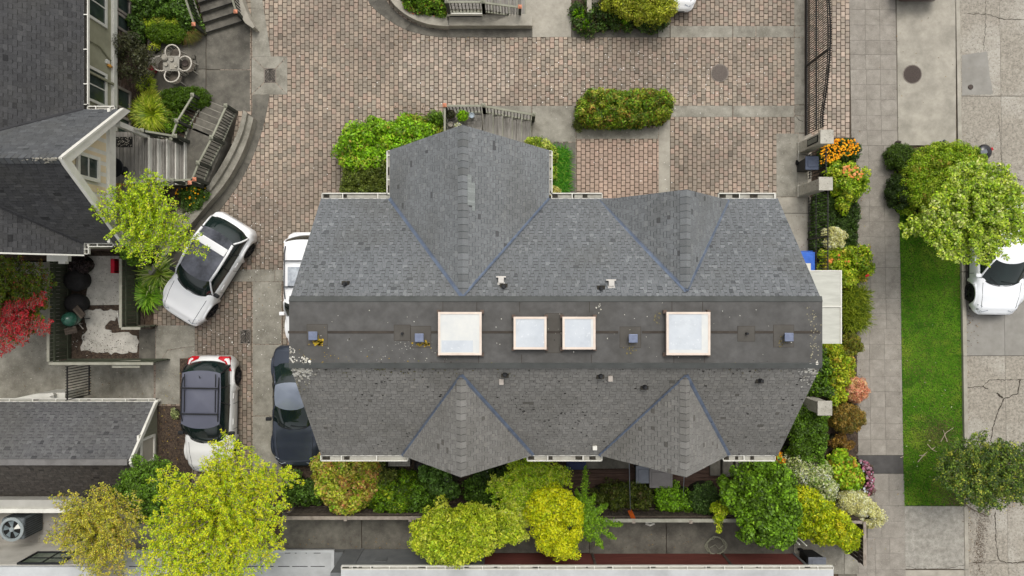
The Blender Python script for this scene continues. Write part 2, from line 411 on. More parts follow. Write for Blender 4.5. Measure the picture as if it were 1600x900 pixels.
def manhole(px, py, r, m, label, z=.006):
    p = P(px, py); t = thing('manhole_cover', label, 'manhole', (p.x,p.y,z))
    MB().lathe(p.x,p.y,[(r+.025,z-.03),(r+.025,z+.004),(r,z+.004)],28).build('ring', M_grate, t)
    MB().lathe(p.x,p.y,[(r-.012,z-.02),(r-.012,z+.012),(r-.03,z+.016)],28).build('lid', m, t)
    s = MB()
    for k in range(-4,5):
        for l in range(-4,5):
            if math.hypot(k,l) < 4.4: s.box(p.x+k*r/5.4-.017,p.x+k*r/5.4+.017,p.y+l*r/5.4-.017,p.y+l*r/5.4+.017,z+.014,z+.021)
    s.build('lid_pattern', m, t, kind='stuff')
manhole(1124.5,114,.335,mat('manhole_worn', c(112,103,96), c(90,82,76), 30, 4, .8, .6, 60),'round worn manhole cover in the brick pavers')
manhole(1425.5,116,.36,M_manh,'dark round manhole cover in the concrete drive apron')
p = P(1516.5,136); tag(MB().lathe(p.x,p.y,[(.1,0),(.1,.02),(.085,.026)],16).build('valve_cover', M_manh), 'small round valve cover in the grey street patch', 'valve cover')

# ---- curved kerb on the left (walkway ring) -------------------------------------------------
def ribbon(inner, outer, z0, z1, m, name, parent, every=3, gapn=.01):
    """inner/outer: pixel polylines with same number of points; panels every n spans"""
    n = len(inner)-1; k = 0
    while k < n:
        e = min(n, k+every)
        poly = inner[k:e+1]+outer[k:e+1][::-1]
        w = W2(poly, z1)
        MB().prism(w, z0, z1).build(name, m, parent, bevel=.008); k = e
ring = thing('ring_kerb', '', '', (0,0,0)); del ring['label']; del ring['category']; ring['kind'] = 'structure'
def poly_interp(pts, n):
    d = [0]
    for a, b in zip(pts, pts[1:]): d.append(d[-1]+math.hypot(b[0]-a[0], b[1]-a[1]))
    out = []
    for k in range(n+1):
        t = d[-1]*k/n; i = max(0, min(len(pts)-2, sum(1 for q in d[1:] if q < t)))
        u = (t-d[i])/(d[i+1]-d[i]); out.append((pts[i][0]+(pts[i+1][0]-pts[i][0])*u, pts[i][1]+(pts[i+1][1]-pts[i][1])*u))
    return out
def smooth(pts, it=2):
    for _ in range(it):
        q = [pts[0]]
        for a, b in zip(pts, pts[1:]): q += [(a[0]*.75+b[0]*.25, a[1]*.75+b[1]*.25), (a[0]*.25+b[0]*.75, a[1]*.25+b[1]*.75)]
        pts = q+[pts[-1]]
    return pts
outA = poly_interp(smooth([(405,-60),(409,0),(418,50),(423,88)]), 8); inA = poly_interp(smooth([(388,-60),(391,0),(394,40),(394,88)]), 8)
ribbon(inA, outA, -.05, .012, M_conc, 'kerb_panel', ring, 4)
outB = poly_interp(smooth([(421,148),(417,175),(407,215),(390,258),(366,300),(340,332),(300,388),(262,440)]), 24)
inB = poly_interp(smooth([(394,148),(394,180),(386,214),(372,250),(350,288),(322,318),(280,370),(240,425)]), 24)
ribbon(inB, outB, -.05, .012, M_conc_d, 'kerb_panel', ring, 4)
outC = poly_interp(smooth([(396,184),(389,214),(374,250),(352,288),(325,318),(282,370),(235,430)]), 24)
inC = poly_interp(smooth([(381,176),(376,208),(361,242),(338,279),(312,306),(268,358),(222,416)]), 24)
wall = MB()
for k in range(24):
    w4 = W2([inC[k], inC[k+1], outC[k+1], outC[k]], .42); wall.prism(w4, -.05, .42+.0005*(k % 2))
tag(wall.build('curved_planter_wall', M_conc), 'low curved concrete planter wall beside the stairs, above the white car', 'wall')
# patio
patio = thing('patio', '', '', (0,0,0)); del patio['label']; del patio['category']; patio['kind'] = 'structure'
for q in [[(230,60),(322,50),(322,108),(230,108)],[(230,108),(322,108),(322,165),(230,165)],[(322,30),(391,30),(391,109),(322,109)],[(322,109),(391,109),(391,175),(322,170)]]:
    panel(q, M_conc_d, parent=patio, name='patio_slab')
# yard floor inside the green fence
yard = thing('yard_floor', '', '', (0,0,0)); del yard['label']; del yard['category']; yard['kind'] = 'structure'
MB().prism(W2([(95,395),(190,395),(225,500),(225,566),(92,566)]), -.055, .0).build('bark_bed', M_bark, yard)
MB().prism(W2([(137,400),(187,400),(187,476),(133,477),(139,440),(132,415)]), -.04, .03).build('pale_slab', M_conc_w, yard)
def ragged(pts, amp, seed):
    rr = random.Random(seed); q = poly_interp(pts+[pts[0]], 70); return [(x+rr.uniform(-amp,amp), y+rr.uniform(-amp,amp)) for x, y in q[:-1]]
MB().prism(W2(ragged([(130,484),(184,484),(185,498),(166,503),(164,514),(178,520),(204,520),(217,530),(217,548),(185,552),(150,552),(128,546),(128,530),(138,512)],2.2,4)), -.04, .03).build('pale_slab', M_conc_w, yard)

# ---- sidewalk
walk = thing('sidewalk', '', '', (0,0,0)); del walk['label']; del walk['category']; walk['kind'] = 'structure'
SK = .0155
MB().prism(W2([(1326,-120),(1400,-120),(1416,1000),(1300,1000),(1338,620),(1338,250),(1330,210)]), -.055, -.010).build('joint_bed', mat('slab_joint', c(118,112,102), c(98,93,84), 6, 6, .98), walk)
M_jw = mat('slab_joint', c(112,106,96), c(92,87,79), 6, 6, .98)
rows = [-56,-32,-9,15,39,63,85.5,109,132.5,156,180,203.5,227.5,251.5,275,298.5,322,346,370,394,418,442,466.5,490,514,538,562,588,612,636,662,687,711]
rows2 = [740.5,766,790,815,840.5,865.5,890,915]
def slabrow(a, b, xs):
    for u, v in zip(xs, xs[1:]):
        sk0 = SK*a; sk1 = SK*b
        g_ = .42 if abs(a-227.5) < 1 or abs(a-418) < 1 or abs(a-612) < 1 else .17
        q = [(u+sk0+.17, a+g_),(v+sk0-.17, a+g_),(v+sk1-.17, b-.17),(u+sk1+.17, b-.17)]
        MB().prism(W2(q), -.03, R.uniform(-.002,.004)).build('paving_slab', M_slab, walk)
for a, b in zip(rows, rows[1:]):
    xs = [1327,1351.5,1374,1399] if b < 230 else [1334,1353.5,1377,1400.5]
    if b > 530: xs = [1330,1350,1373.5,1400.5]
    slabrow(a, b, xs)
for a, b in zip(rows2, rows2[1:]):
    slabrow(a, b, [1343,1365,1401.5] if 830 > a > 780 else [1325,1342,1354,1377,1401.5])
MB().prism(W2([(1341,711.5),(1410.5,711.5),(1411,740),(1341,740)]), -.03, .003).build('asphalt_patch', M_asph, walk)
# drive apron slabs to the street
apron = thing('drive_apron', '', '', (0,0,0)); del apron['label']; del apron['category']; apron['kind'] = 'structure'
MB().prism(W2([(1400,-120),(1492,-120),(1494,227),(1403.5,227)]), -.05, .002).build('apron_slab', M_conc_l, apron)
MB().prism(W2([(1413.5,791),(1511,791),(1512,889),(1415,889)]), -.05, .002).build('apron_slab', mat('apron_rough', c(170,166,156), c(134,130,121), 5, 10, .95, .8, 40, speck=(c(104,100,92), 22, .56, .66, .5)), apron)
MB().prism(W2([(1415,891),(1512,891),(1514,1000),(1417,1000)]), -.05, .002).build('apron_slab', M_conc_l, apron)
# kerb
kerb = thing('street_kerb', '', '', (0,0,0)); del kerb['label']; del kerb['category']; kerb['kind'] = 'structure'
for (a, b, h) in ((-120,227,.012),(227,300,.12),(300,425,.12),(425,556,.12),(556,700,.12),(700,791,.12),(791,890,.03),(890,1000,.03)):
    MB().prism(W2([(1493.5+SK*a,a+.4),(1499.5+SK*a,a+.4),(1499.5+SK*b,b-.4),(1493.5+SK*b,b-.4)]), -.05, h).build('kerb_stone', M_conc_l, kerb, bevel=.012)
# street
street = thing('street', '', '', (0,0,0)); del street['label']; del street['category']; street['kind'] = 'structure'
for (a, b, m) in ((-300,150,M_street),(150,425,M_street),(425,556,M_street_s),(556,880,M_street),(880,1200,M_street)):
    for (u, v) in ((1499.8,1562),(1562,2600)):
        t0, t1 = (0 if a != 150 else -3), 0
        MB().prism(W2([(u+SK*a+.2,a+.4),(v+SK*a-.2,a+.4),(v+SK*b-.2,b-.4),(u+SK*b+.2,b-.4)]), -.06, -.012).build('street_slab', m, street)
MB().prism(W2(ragged([(1503,86),(1543,80),(1546,110),(1552,147),(1503,149)],.7,9)), -.03, -.007).build('street_patch', M_street_s, street)
MB().prism(W2([(1500.5,791),(1511,791),(1514,1000),(1513,1000)]), -.03, -.008).build('street_patch', M_street_s, street)
def crack(pts, w, seed, parent=street, z=-.008, m=None):
    rr = random.Random(seed); q = poly_interp(pts, max(6, int(sum(math.hypot(b[0]-a[0],b[1]-a[1]) for a,b in zip(pts,pts[1:]))/3)))
    q = [(x+rr.uniform(-1,1), y+rr.uniform(-1,1)) for x, y in q]; mb = MB(); ww = [w*rr.uniform(.5,1.4) for _ in q]
    for k in range(len(q)-1):
        (x0,y0),(x1,y1) = q[k], q[k+1]; L = math.hypot(x1-x0,y1-y0) or 1; nx, ny = -(y1-y0)/L, (x1-x0)/L
        w4 = [(x0-nx*ww[k],y0-ny*ww[k]),(x0+nx*ww[k],y0+ny*ww[k]),(x1+nx*ww[k+1],y1+ny*ww[k+1]),(x1-nx*ww[k+1],y1-ny*ww[k+1])]
        mb.face([P(a,b,z) for a, b in w4][::-1])
    mb.build('crack', m or mat('crack_dirt', c(72,64,55), c(56,50,43), 8, 4, .98), parent)
crack([(1511,606),(1535,604),(1546,594),(1600,593)], .45, 1); crack([(1594,593),(1590,615),(1568,624),(1560,640),(1550,672),(1548,690)], .8, 2)
crack([(1558,614),(1566,622)], 1.3, 3); crack([(1535,604),(1545,608)], .9, 12)
crack([(1512,22),(1545,22),(1552,26),(1568,30),(1600,31)], .45, 4); crack([(1540,-5),(1540,40),(1537,80)], .35, 5)
crack([(1555,800),(1556,848),(1560,875),(1575,880),(1600,878)], .6, 6); crack([(1520,880),(1558,876)], .4, 7)
crack([(1416,884),(1432,889),(1480,888),(1510,882)], .35, 8, apron, .004); crack([(1565,270),(1600,283)], .45, 9)
crack([(1560,180),(1563,215),(1566,270)], .35, 10); crack([(1243,182),(1250,188),(1256,190)], .35, 11, bands, .009)
# dark tyre-grime strip of the gutter is bare aggregate; the street patch at the left kerb
# ---- lawn strip
lawn = MB(); lawn.prism(W2([(1405,325),(1499,325),(1506,790),(1412.5,790)]), -.05, .0); lo = structure('lawn_bed', lawn, M_lawn)
def blades(mb, x, y, z, h, w, lean, col, ang):
    dx, dy = math.cos(ang), math.sin(ang); ex, ey = -dy*w/2, dx*w/2
    mb.face([(x-ex,y-ey,z),(x+ex,y+ey,z),(x+dx*lean,y+dy*lean,z+h)], col)
from mathutils import noise as mnoise
gr = MB() 
for _ in range(34000):
    py = R.uniform(328,789); px = R.uniform(1405.5,1498)+SK*(py-320)*1.02
    p = P(px,py); n = 3*mnoise.noise(Vector((p.x*1.6,p.y*1.6,0)))+1.5*mnoise.noise(Vector((p.x*5,p.y*5,3)))
    cc = mixc(c(80,136,18), c(122,168,40), max(0,min(1,.4+.25*n+R.uniform(-.3,.3))))
    n2 = 1.6*mnoise.noise(Vector((p.x*.7,p.y*.6,7)))+.7*mnoise.noise(Vector((p.x*3,p.y*3,9)))+.45*math.exp(-((px-1455)/25)**2-((py-410)/30)**2)
    if n2 > .25: cc = mixc(cc, c(150,172,56), min(.7,(n2-.25)*1.3))
    if n2 < -.5: cc = mixc(cc, c(52,104,16), .6)
    if R.random() < .10: cc = c(134,136,66)
    if R.random() < .85*math.exp(-((px-1466)/30)**2-((py-676)/24)**2): cc = mixc(c(110,98,66), c(96,120,40), R.random()*.5)
    if R.random() < .95*math.exp(-((px-1500)/26)**2-((py-782)/20)**2): cc = c(112,98,72)
    blades(gr, p.x, p.y, 0, R.uniform(.025,.055), R.uniform(.02,.034), R.uniform(.03,.09), cc, R.uniform(0,6.28))
M_grass = mat('grass_blade', (1,1,1,1), (.8,.8,.8,1), 6, 3, .8, vcol=True, transl=.2, spec=.2)
tag(gr.build('lawn_grass', M_grass), kind='stuff')
# planting-bed soil
bed = MB()
bed.prism(W2([(1268,300),(1340,300),(1338,620),(1341,706),(1300,760),(1225,720),(1240,620),(1262,560)]), -.05, .012)
bed.prism(W2([(1268,215),(1335,215),(1338,302),(1268,302)]), -.05, .012)
bed.prism(W2([(1215,680),(1341,712),(1344,800),(1300,812),(1140,812),(1140,760)]), -.05, .010)
bed.prism(W2([(440,715),(1140,715),(1140,808),(440,800)]), -.05, .008)
bed.prism(W2([(178,0),(322,0),(322,50),(228,60),(228,210),(178,210)]), -.05, .005)
bed.prism(W2([(228,150),(330,150),(330,180),(290,215),(228,215)]), -.04, .009)
bed.prism(W2([(545,206),(620,190),(690,182),(690,310),(538,310)]), -.05, .010)
bed.prism(W2([(845,222),(862,226),(882,250),(884,315),(845,315)]), -.05, .012)
bed.prism(W2([(918,150),(1036,150),(1036,196),(912,196)]), -.05, .011)
bed.prism(W2([(893,-60),(1000,-60),(1047,28),(1000,42),(893,42)]), -.05, .011)
bed.prism(W2([(245,634),(281,634),(281,560),(300,560),(300,760),(245,760)]), -.05, .012)
structure('planting_beds', bed, M_bark)
# alley
alley = thing('alley', '', '', (0,0,0)); del alley['label']; del alley['category']; alley['kind'] = 'structure'
for (u, v, y1) in ((440,565,862),(565,770,862),(770,921,864),(921,1041,866),(1041,1240,866)):
    MB().prism(W2([(u+.5,795),(v-.5,795),(v-.5,y1),(u+.5,y1)]), -.05, .004).build('alley_slab', M_conc_d, alley, bevel=.006)
for (u, v) in ((1240,1319),(1319,1343)):
    MB().prism(W2([(u+.5,815),(v-.5,815),(v-.5,897),(u+.5,897)]), -.05, .004).build('alley_slab', M_conc, alley, bevel=.006)
# pebbles / litter specks on pavers
pb = MB()
for _ in range(900):
    px, py = (R.gauss(960,170), R.gauss(120,28)) if R.random() < .5 else (R.uniform(400,1230), R.uniform(10,300))
    if px < 400 or px > 1235 or py < 60: continue
    if R.random() < .35: px, py = R.uniform(310,440), R.uniform(250,620)
    p = P(px,py); r = R.uniform(.008,.028); v = R.uniform(.6,.95)
    pb.face([(p.x+r*math.cos(a)*R.uniform(.6,1.1), p.y+r*math.sin(a)*R.uniform(.6,1.1), .010+.0001*(_%7)) for a in (0,1.2,2.4,3.6,4.9)], (v,v*.97,v*.9,1))
tag(pb.build('fallen_petals', mat('petal', W1, (.9,.9,.9,1), 9, 2, .9, vcol=True)), kind='stuff')

# leaf litter on kerbs, beds' edges and paving
lt_ = MB()
def litter(cx, cy, sx, sy, n, cols, r0=.012, r1=.035, z=.012):
    for _ in range(n):
        p = P(R.gauss(cx,sx), R.gauss(cy,sy)); r = R.uniform(r0,r1); a0 = R.uniform(0,6.3); cc = R.choice(cols); v = R.uniform(.7,1.1)
        zz = z+.12 if False else z
        lt_.face([(p.x+r*math.cos(a0+t)*k, p.y+r*math.sin(a0+t)*k, zz+R.uniform(0,.012)) for t, k in ((0,1),(1.4,.45),(3.14,1),(4.8,.45))], (cc[0]*v,cc[1]*v,cc[2]*v,1))
LB = [c(120,88,52), c(96,70,44), c(150,120,60), c(74,58,42)]; LY = [c(206,190,60), c(180,160,60), c(150,110,60)]
litter(1510,250,4,20,40,LB); litter(1512,560,2.5,70,90,LB); litter(1514,800,5,50,110,LB); litter(1522,500,6,40,50,LB)
litter(1560,790,30,8,120,LY+LB); litter(1440,770,26,12,40,LY); litter(1345,330,4,60,60,LY+LB); litter(1342,600,3,80,60,LB); litter(1350,470,5,30,40,LB)
litter(1450,640,26,70,26,[c(230,226,200),c(220,214,180)],z=.05); litter(400,410,16,60,90,[c(214,210,196),c(180,170,150)]+LB); litter(330,560,40,50,80,LB+[c(220,216,204)])
litter(700,62,80,3,60,LB); litter(640,170,30,4,40,LB); litter(1250,330,8,60,40,LB); litter(1000,845,140,8,90,LB); litter(560,850,60,6,60,LB); litter(60,550,40,30,140,[c(214,210,196),c(200,190,170)]+LB,z=-1.48)
litter(180,600,40,16,60,[c(214,210,196)]+LB); litter(262,690,10,40,120,LB+LY,z=.03); litter(120,830,50,12,120,LB+LY,z=.04); litter(1440,60,30,60,30,LB); litter(1300,850,40,20,50,LB+LY)
tag(lt_.build('fallen_leaves', MATS['petal']), kind='stuff')

lt_ = MB(); litter(1531,850,5,30,700,[c(96,78,62),c(110,92,76),c(80,66,54)],.01,.03,z=-.004); litter(1540,800,5,14,160,[c(96,78,62),c(110,92,76)],.01,.03,z=-.004)
litter(1506,520,2,120,260,[c(90,76,62),c(110,98,84)],.008,.02,z=-.004); litter(1404,500,1.6,160,160,[c(96,84,60),c(70,90,40)],.01,.025,z=.006)
tag(lt_.build('gutter_dirt', MATS['petal']), kind='stuff')

lt_ = MB(); litter(150,535,30,12,260,[c(92,78,66),c(60,50,42),c(204,200,190)],.012,.04,z=.034); litter(160,440,16,26,120,[c(80,70,60),c(60,50,42)],.008,.02,z=.034)
tag(lt_.build('scattered_bark', MATS['petal']), kind='stuff')
# ================================================================ ROOFS
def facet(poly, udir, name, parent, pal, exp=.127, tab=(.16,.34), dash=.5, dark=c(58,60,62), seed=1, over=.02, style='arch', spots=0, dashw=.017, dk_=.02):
    """real overlapping shingles over a planar 3-D polygon; u runs along the courses, v up the slope"""
    rr = random.Random(seed)
    P3 = [Vector(p) for p in poly]; u = Vector(udir).normalized()
    n = Vector((0,0,0))
    for i in range(len(P3)): n += (P3[i]-P3[0]).cross(P3[(i+1) % len(P3)]-P3[0])
    n.normalize()
    if n.z < 0: n = -n
    v = n.cross(u).normalized()
    if v.z < 0: v = -v
    O = P3[0]; q = [((p-O).dot(u), (p-O).dot(v)) for p in P3]
    ar = sum(q[i][0]*q[(i+1)%len(q)][1]-q[(i+1)%len(q)][0]*q[i][1] for i in range(len(q)))
    if ar < 0: q = q[::-1]
    u0 = min(a for a, b in q); u1 = max(a for a, b in q); v0 = min(b for a, b in q); v1 = max(b for a, b in q)
    # deck below
    dk = MB(); dk.face([p-n*.01 for p in P3]); 
    top = MB(); j = 0; vv = v0-over
    def put(a, b, cc, d, za, zb, col):
        cl = clip_poly([(a,cc),(b,cc),(b,d),(a,d)], q)
        if len(cl) < 3: return
        pts = [O+u*x+v*y+n*(za+(zb-za)*max(0,min(1,(y-cc)/(d-cc)))) for x, y in cl]
        if (pts[1]-pts[0]).cross(pts[2]-pts[0]).dot(n) < 0: pts = pts[::-1]
        top.face(pts, col)
    while vv < v1:
        uu = u0-rr.uniform(0,.3); raised = rr.random() < .5
        while uu < u1:
            w = rr.uniform(*tab); k = rr.random()
            col = mixc(pal[0], pal[1], rr.random()); s = rr.uniform(.965, 1.035)
            if k < dk_: col = pal[2]; s = rr.uniform(.85,1.05)
            elif k < .08: col = mixc(pal[0],pal[3],.6)
            n2 = math.sin(uu*1.1+seed)+math.sin(vv*1.7+uu*.6); s *= 1+.025*n2
            col = (col[0]*s, col[1]*s, col[2]*s, 1)
            h = .012 if raised else .006
            put(uu, uu+w-.006, vv, vv+exp+.006, h, .001, col)
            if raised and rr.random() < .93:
                put(uu+.004, uu+w-.006, vv-dashw, vv, h*.45, h*.45, dark)  # shadow line below a raised tab, put into colour like printed granules
            if spots and rr.random() < spots*(1+n2)*.5:
                x = uu+rr.uniform(0,w); y = vv+rr.uniform(0,exp); r = rr.uniform(.012,.034)
                put(x-r, x+r*rr.uniform(.6,1.4), y-r*.7, y+r*.7, .016, .016, c(36,34,32))
            uu += w; raised = not raised if style == 'arch' else rr.random() < .5
        vv += exp; j += 1
    dk.build('roof_deck', M_dark if False else mat('roof_underlay', c(60,60,58), c(52,52,50), 3, 4, .95), parent)
    o = top.build(name, M_shn, parent, kind='stuff')
    return o
PAL_N = (c(125,128,130), c(113,116,118), c(96,99,101), c(142,146,147))
PAL_G = (c(142,145,146), c(129,132,133), c(104,105,106), c(148,150,149))
PAL_S = (c(146,144,139), c(133,131,126), c(112,109,103), c(150,147,140))
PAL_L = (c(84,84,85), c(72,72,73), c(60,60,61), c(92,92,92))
PAL_L_LIT = (c(100,102,104), c(88,90,92), c(76,78,80), c(110,112,114))  # lighter copy of the left shingles: north slope's light put into colour
def ridge_caps(p0, p1, halfw, slope, parent, pal, step=.2, seed=2):
    rr = random.Random(seed); p0 = Vector(p0); p1 = Vector(p1); d = (p1-p0); L = d.length; d.normalize()
    s = d.cross(Vector((0,0,1))).normalized(); n = int(L/step)
    me = None
    for k in range(n+1):
        a = k*step; b = min(L, a+step+.02)
        if b-a < .05: break
        mb = MB(); v = rr.uniform(.9,1.1); col = mixc(pal[0], pal[1], rr.random()); col = (col[0]*v,col[1]*v,col[2]*v,1)
        A = p0+d*a; B = p0+d*b; up = Vector((0,0,1)); drop = up*(-halfw*slope)
        for sg in (-1, 1):
            f = [A+up*.030, B+up*.018, B+s*sg*halfw+drop+up*.018, A+s*sg*halfw+drop+up*.030]
            if sg > 0: f = f[::-1]
            mb.face(f if (f[1]-f[0]).cross(f[2]-f[0]).z > 0 else f[::-1], col)
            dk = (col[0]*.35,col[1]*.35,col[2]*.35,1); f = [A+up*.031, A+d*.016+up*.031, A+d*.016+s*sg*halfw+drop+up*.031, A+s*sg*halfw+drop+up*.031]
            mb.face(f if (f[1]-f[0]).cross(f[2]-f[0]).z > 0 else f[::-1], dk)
        mb.build('ridge_cap', M_shn, parent)
def flashing(p, q, parent, n=(0,0,1), w=.1, lift=.035):
    p = Vector(p)+Vector((0,0,lift)); q = Vector(q)+Vector((0,0,lift)); mb = MB()
    d = (q-p).normalized(); s = d.cross(Vector((0,0,1))).normalized()
    mb.bar(p+s*.03, q+s*.03, w*.8, .012); mb.bar(p-s*.028+Vector((0,0,.012)), q-s*.028+Vector((0,0,.012)), .018, .02)
    mb.build('valley_flashing', M_flash, parent)
def gutter(p, q, parent, w=.11, name='gutter', out=(0,0,0), br=1.0, lite=True):
    """open white gutter, lip outside; brackets as sub-parts"""
    p = Vector(p); q = Vector(q); d = (q-p).normalized(); o = Vector(out)
    mb = MB()
    mb.bar(p+o*w, q+o*w, .030, .10); mb.bar(p+Vector((0,0,-.06))+o*w/2, q+Vector((0,0,-.06))+o*w/2, w, .02)
    mb.bar(p+o*w*.5-d*.0, p+o*w*.5+d*.02, w+.03, .10); mb.bar(q+o*w*.5-d*.02, q+o*w*.5, w+.03, .10)
    mb.bar(p-o*.015,q-o*.015,.02,.10)
    g = mb.build(name, M_white, parent)
    gi = MB(); gi.bar(p+Vector((0,0,-.03))+o*w/2, q+Vector((0,0,-.03))+o*w/2, w-.03, .02)
    gi.build('gutter_floor', M_gutw if lite else M_gutin, g)
    if lite:
        gd = MB(); LL = (q-p).length; k = .05
        while k < LL-.3:
            e_ = k+R.uniform(.04,.3); gd.bar(p+d*k+Vector((0,0,-.015))+o*w/2, p+d*min(e_,LL-.05)+Vector((0,0,-.015))+o*w/2, w-.05, .015); k = e_+R.uniform(.05,.5 if k < .6 or k > LL-1 else 2.2)
        gd.build('gutter_debris', M_gutin, g)
    L = (q-p).length; k = br*.6
    while k < L:
        MB().bar(p+d*k-o*.02+Vector((0,0,.045)), p+d*k+o*w+Vector((0,0,.045)), .03, .02).build('bracket', M_white, g); k += br
    return g

# ================================================================ MAIN HOUSE
ZE, ZT = 5.0, 8.2
XW, XE = -6.25, 8.70
YN, YS, YTN, YTS = 2.934, -5.49, -.36, -2.12
house = thing('townhouse', 'large grey shingled townhouse with flat top, four skylights and four gables in the middle', 'house', (1.2,-1.3,0))
wl = MB(); wl.box(XW+.45, XE-.45, YS+.45, YN-.4, -.05, ZE-.1); wl.box(-3.55, .8, YN-.4, 4.05, -.05, ZE-.1)
wl.build('wall', M_sage, house)
# end gable walls under the rakes
for x in (XW+.44, XE-.44):
    g = MB(); s = -1 if x < 0 else 1
    g.v = [(x,YS+.45,ZE-.1),(x,YN-.4,ZE-.1),(x,YTN,ZT-.15),(x,YTS,ZT-.15),(x-s*.1,YS+.45,ZE-.1),(x-s*.1,YN-.4,ZE-.1),(x-s*.1,YTN,ZT-.15),(x-s*.1,YTS,ZT-.15)]
    g.f = [(0,1,2,3),(7,6,5,4),(0,3,7,4),(1,5,6,2),(3,2,6,7),(0,4,5,1)]; g.c = [W1]*6
    g.build('end_gable', M_sage, house)
roof = MB()   # solid body just below the shingles
o = -.03
pts = [(XW,YS,ZE+o),(XW,YTS,ZT+o),(XW,YTN,ZT+o),(XW,YN,ZE+o)]
prof = [(YS,ZE+o),(YTS,ZT+o),(YTN,ZT+o),(YN,ZE+o),(YN,ZE-.16),(YTN-.1,ZT-.25),(YTS+.1,ZT-.25),(YS,ZE-.16)]
i = len(roof.v)
for x in (XW+.012, XE-.012):
    roof.v += [(x, a, b) for a, b in prof]
n8 = len(prof)
for k in range(n8): roof.f.append((i+k, i+(k+1)%n8, i+n8+(k+1)%n8, i+n8+k)); roof.c.append(W1)
roof.f += [(0,7,6,1),(1,6,5,2),(2,5,4,3),(8,9,14,15),(9,10,13,14),(10,11,12,13)]; roof.c += [W1]*6
rf = roof.build('roof', mat('roof_body', c(84,82,78), c(70,68,65), 2, 5, .9), house)
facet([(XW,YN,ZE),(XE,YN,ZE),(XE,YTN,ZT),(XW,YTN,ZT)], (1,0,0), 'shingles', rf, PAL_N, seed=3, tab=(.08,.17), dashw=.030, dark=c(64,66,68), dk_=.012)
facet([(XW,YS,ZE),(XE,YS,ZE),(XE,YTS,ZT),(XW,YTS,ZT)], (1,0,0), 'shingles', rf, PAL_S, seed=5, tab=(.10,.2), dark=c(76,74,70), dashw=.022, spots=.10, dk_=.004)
fl = MB(); fl.box(XW, XE, YTS-.02, YTN+.02, ZT-.02, ZT+.022); fl.build('flat_top', M_flat, rf)
for yy, s in ((YTN,1),(YTS,-1)):
    e = MB(); e.bar((XW,yy+s*.05,ZT-.005),(XE,yy+s*.05,ZT-.005),.16,.05,up=(0,s*.35,.94)); e.build('flat_top_edge', mat('edge_strip', c(84,86,84), c(72,74,72), 2, 6, .9), rf)
# seam along the flat top
def flatpt(px, py): return P(px, py, ZT+.03)
for a, b in ((450,480),(512,615),(673,684),(752,802),(854,879),(930,966),(1003,1041),(1110,1152),(1180,1209),(1240,1281)):
    p0 = flatpt(a,519); p1 = flatpt(b,520); MB().box(p0.x,p1.x,p0.y-.035,p0.y+.035,ZT+.022,ZT+.034).build('seam', M_seam, rf)
def patch(px0,py0,px1,py1,name='patch',m=None,h=.03):
    a = flatpt(px0,py1); b = flatpt(px1,py0); MB().box(a.x-.012,b.x+.012,a.y-.012,b.y+.012,ZT+.02,ZT+h-.006).build('patch_edge', M_seam, rf)
    MB().box(a.x,b.x,a.y,b.y,ZT+.021,ZT+h).build(name, m or M_flat2, rf)
for q in ((480,507,511,540),(642,510,673,543),(616,508,641,532),(969,511,1001,543),(1209,508,1240,542),(1153,510,1179,533),(853,490,878,551)): patch(*q)
for (x,y0,y1) in ((540,0,0),):
    pass
sl = MB()
for x in (692,745,812,921,1050,1098):
    a = flatpt(x,470); b = flatpt(x,488); sl.box(a.x-.008,a.x+.008,b.y,a.y,ZT+.022,ZT+.027); a = flatpt(x+3,554); b = flatpt(x+3,568); sl.box(a.x-.008,a.x+.008,b.y,a.y,ZT+.022,ZT+.027)
sl.build('lap_seams', M_seam, rf, kind='stuff')
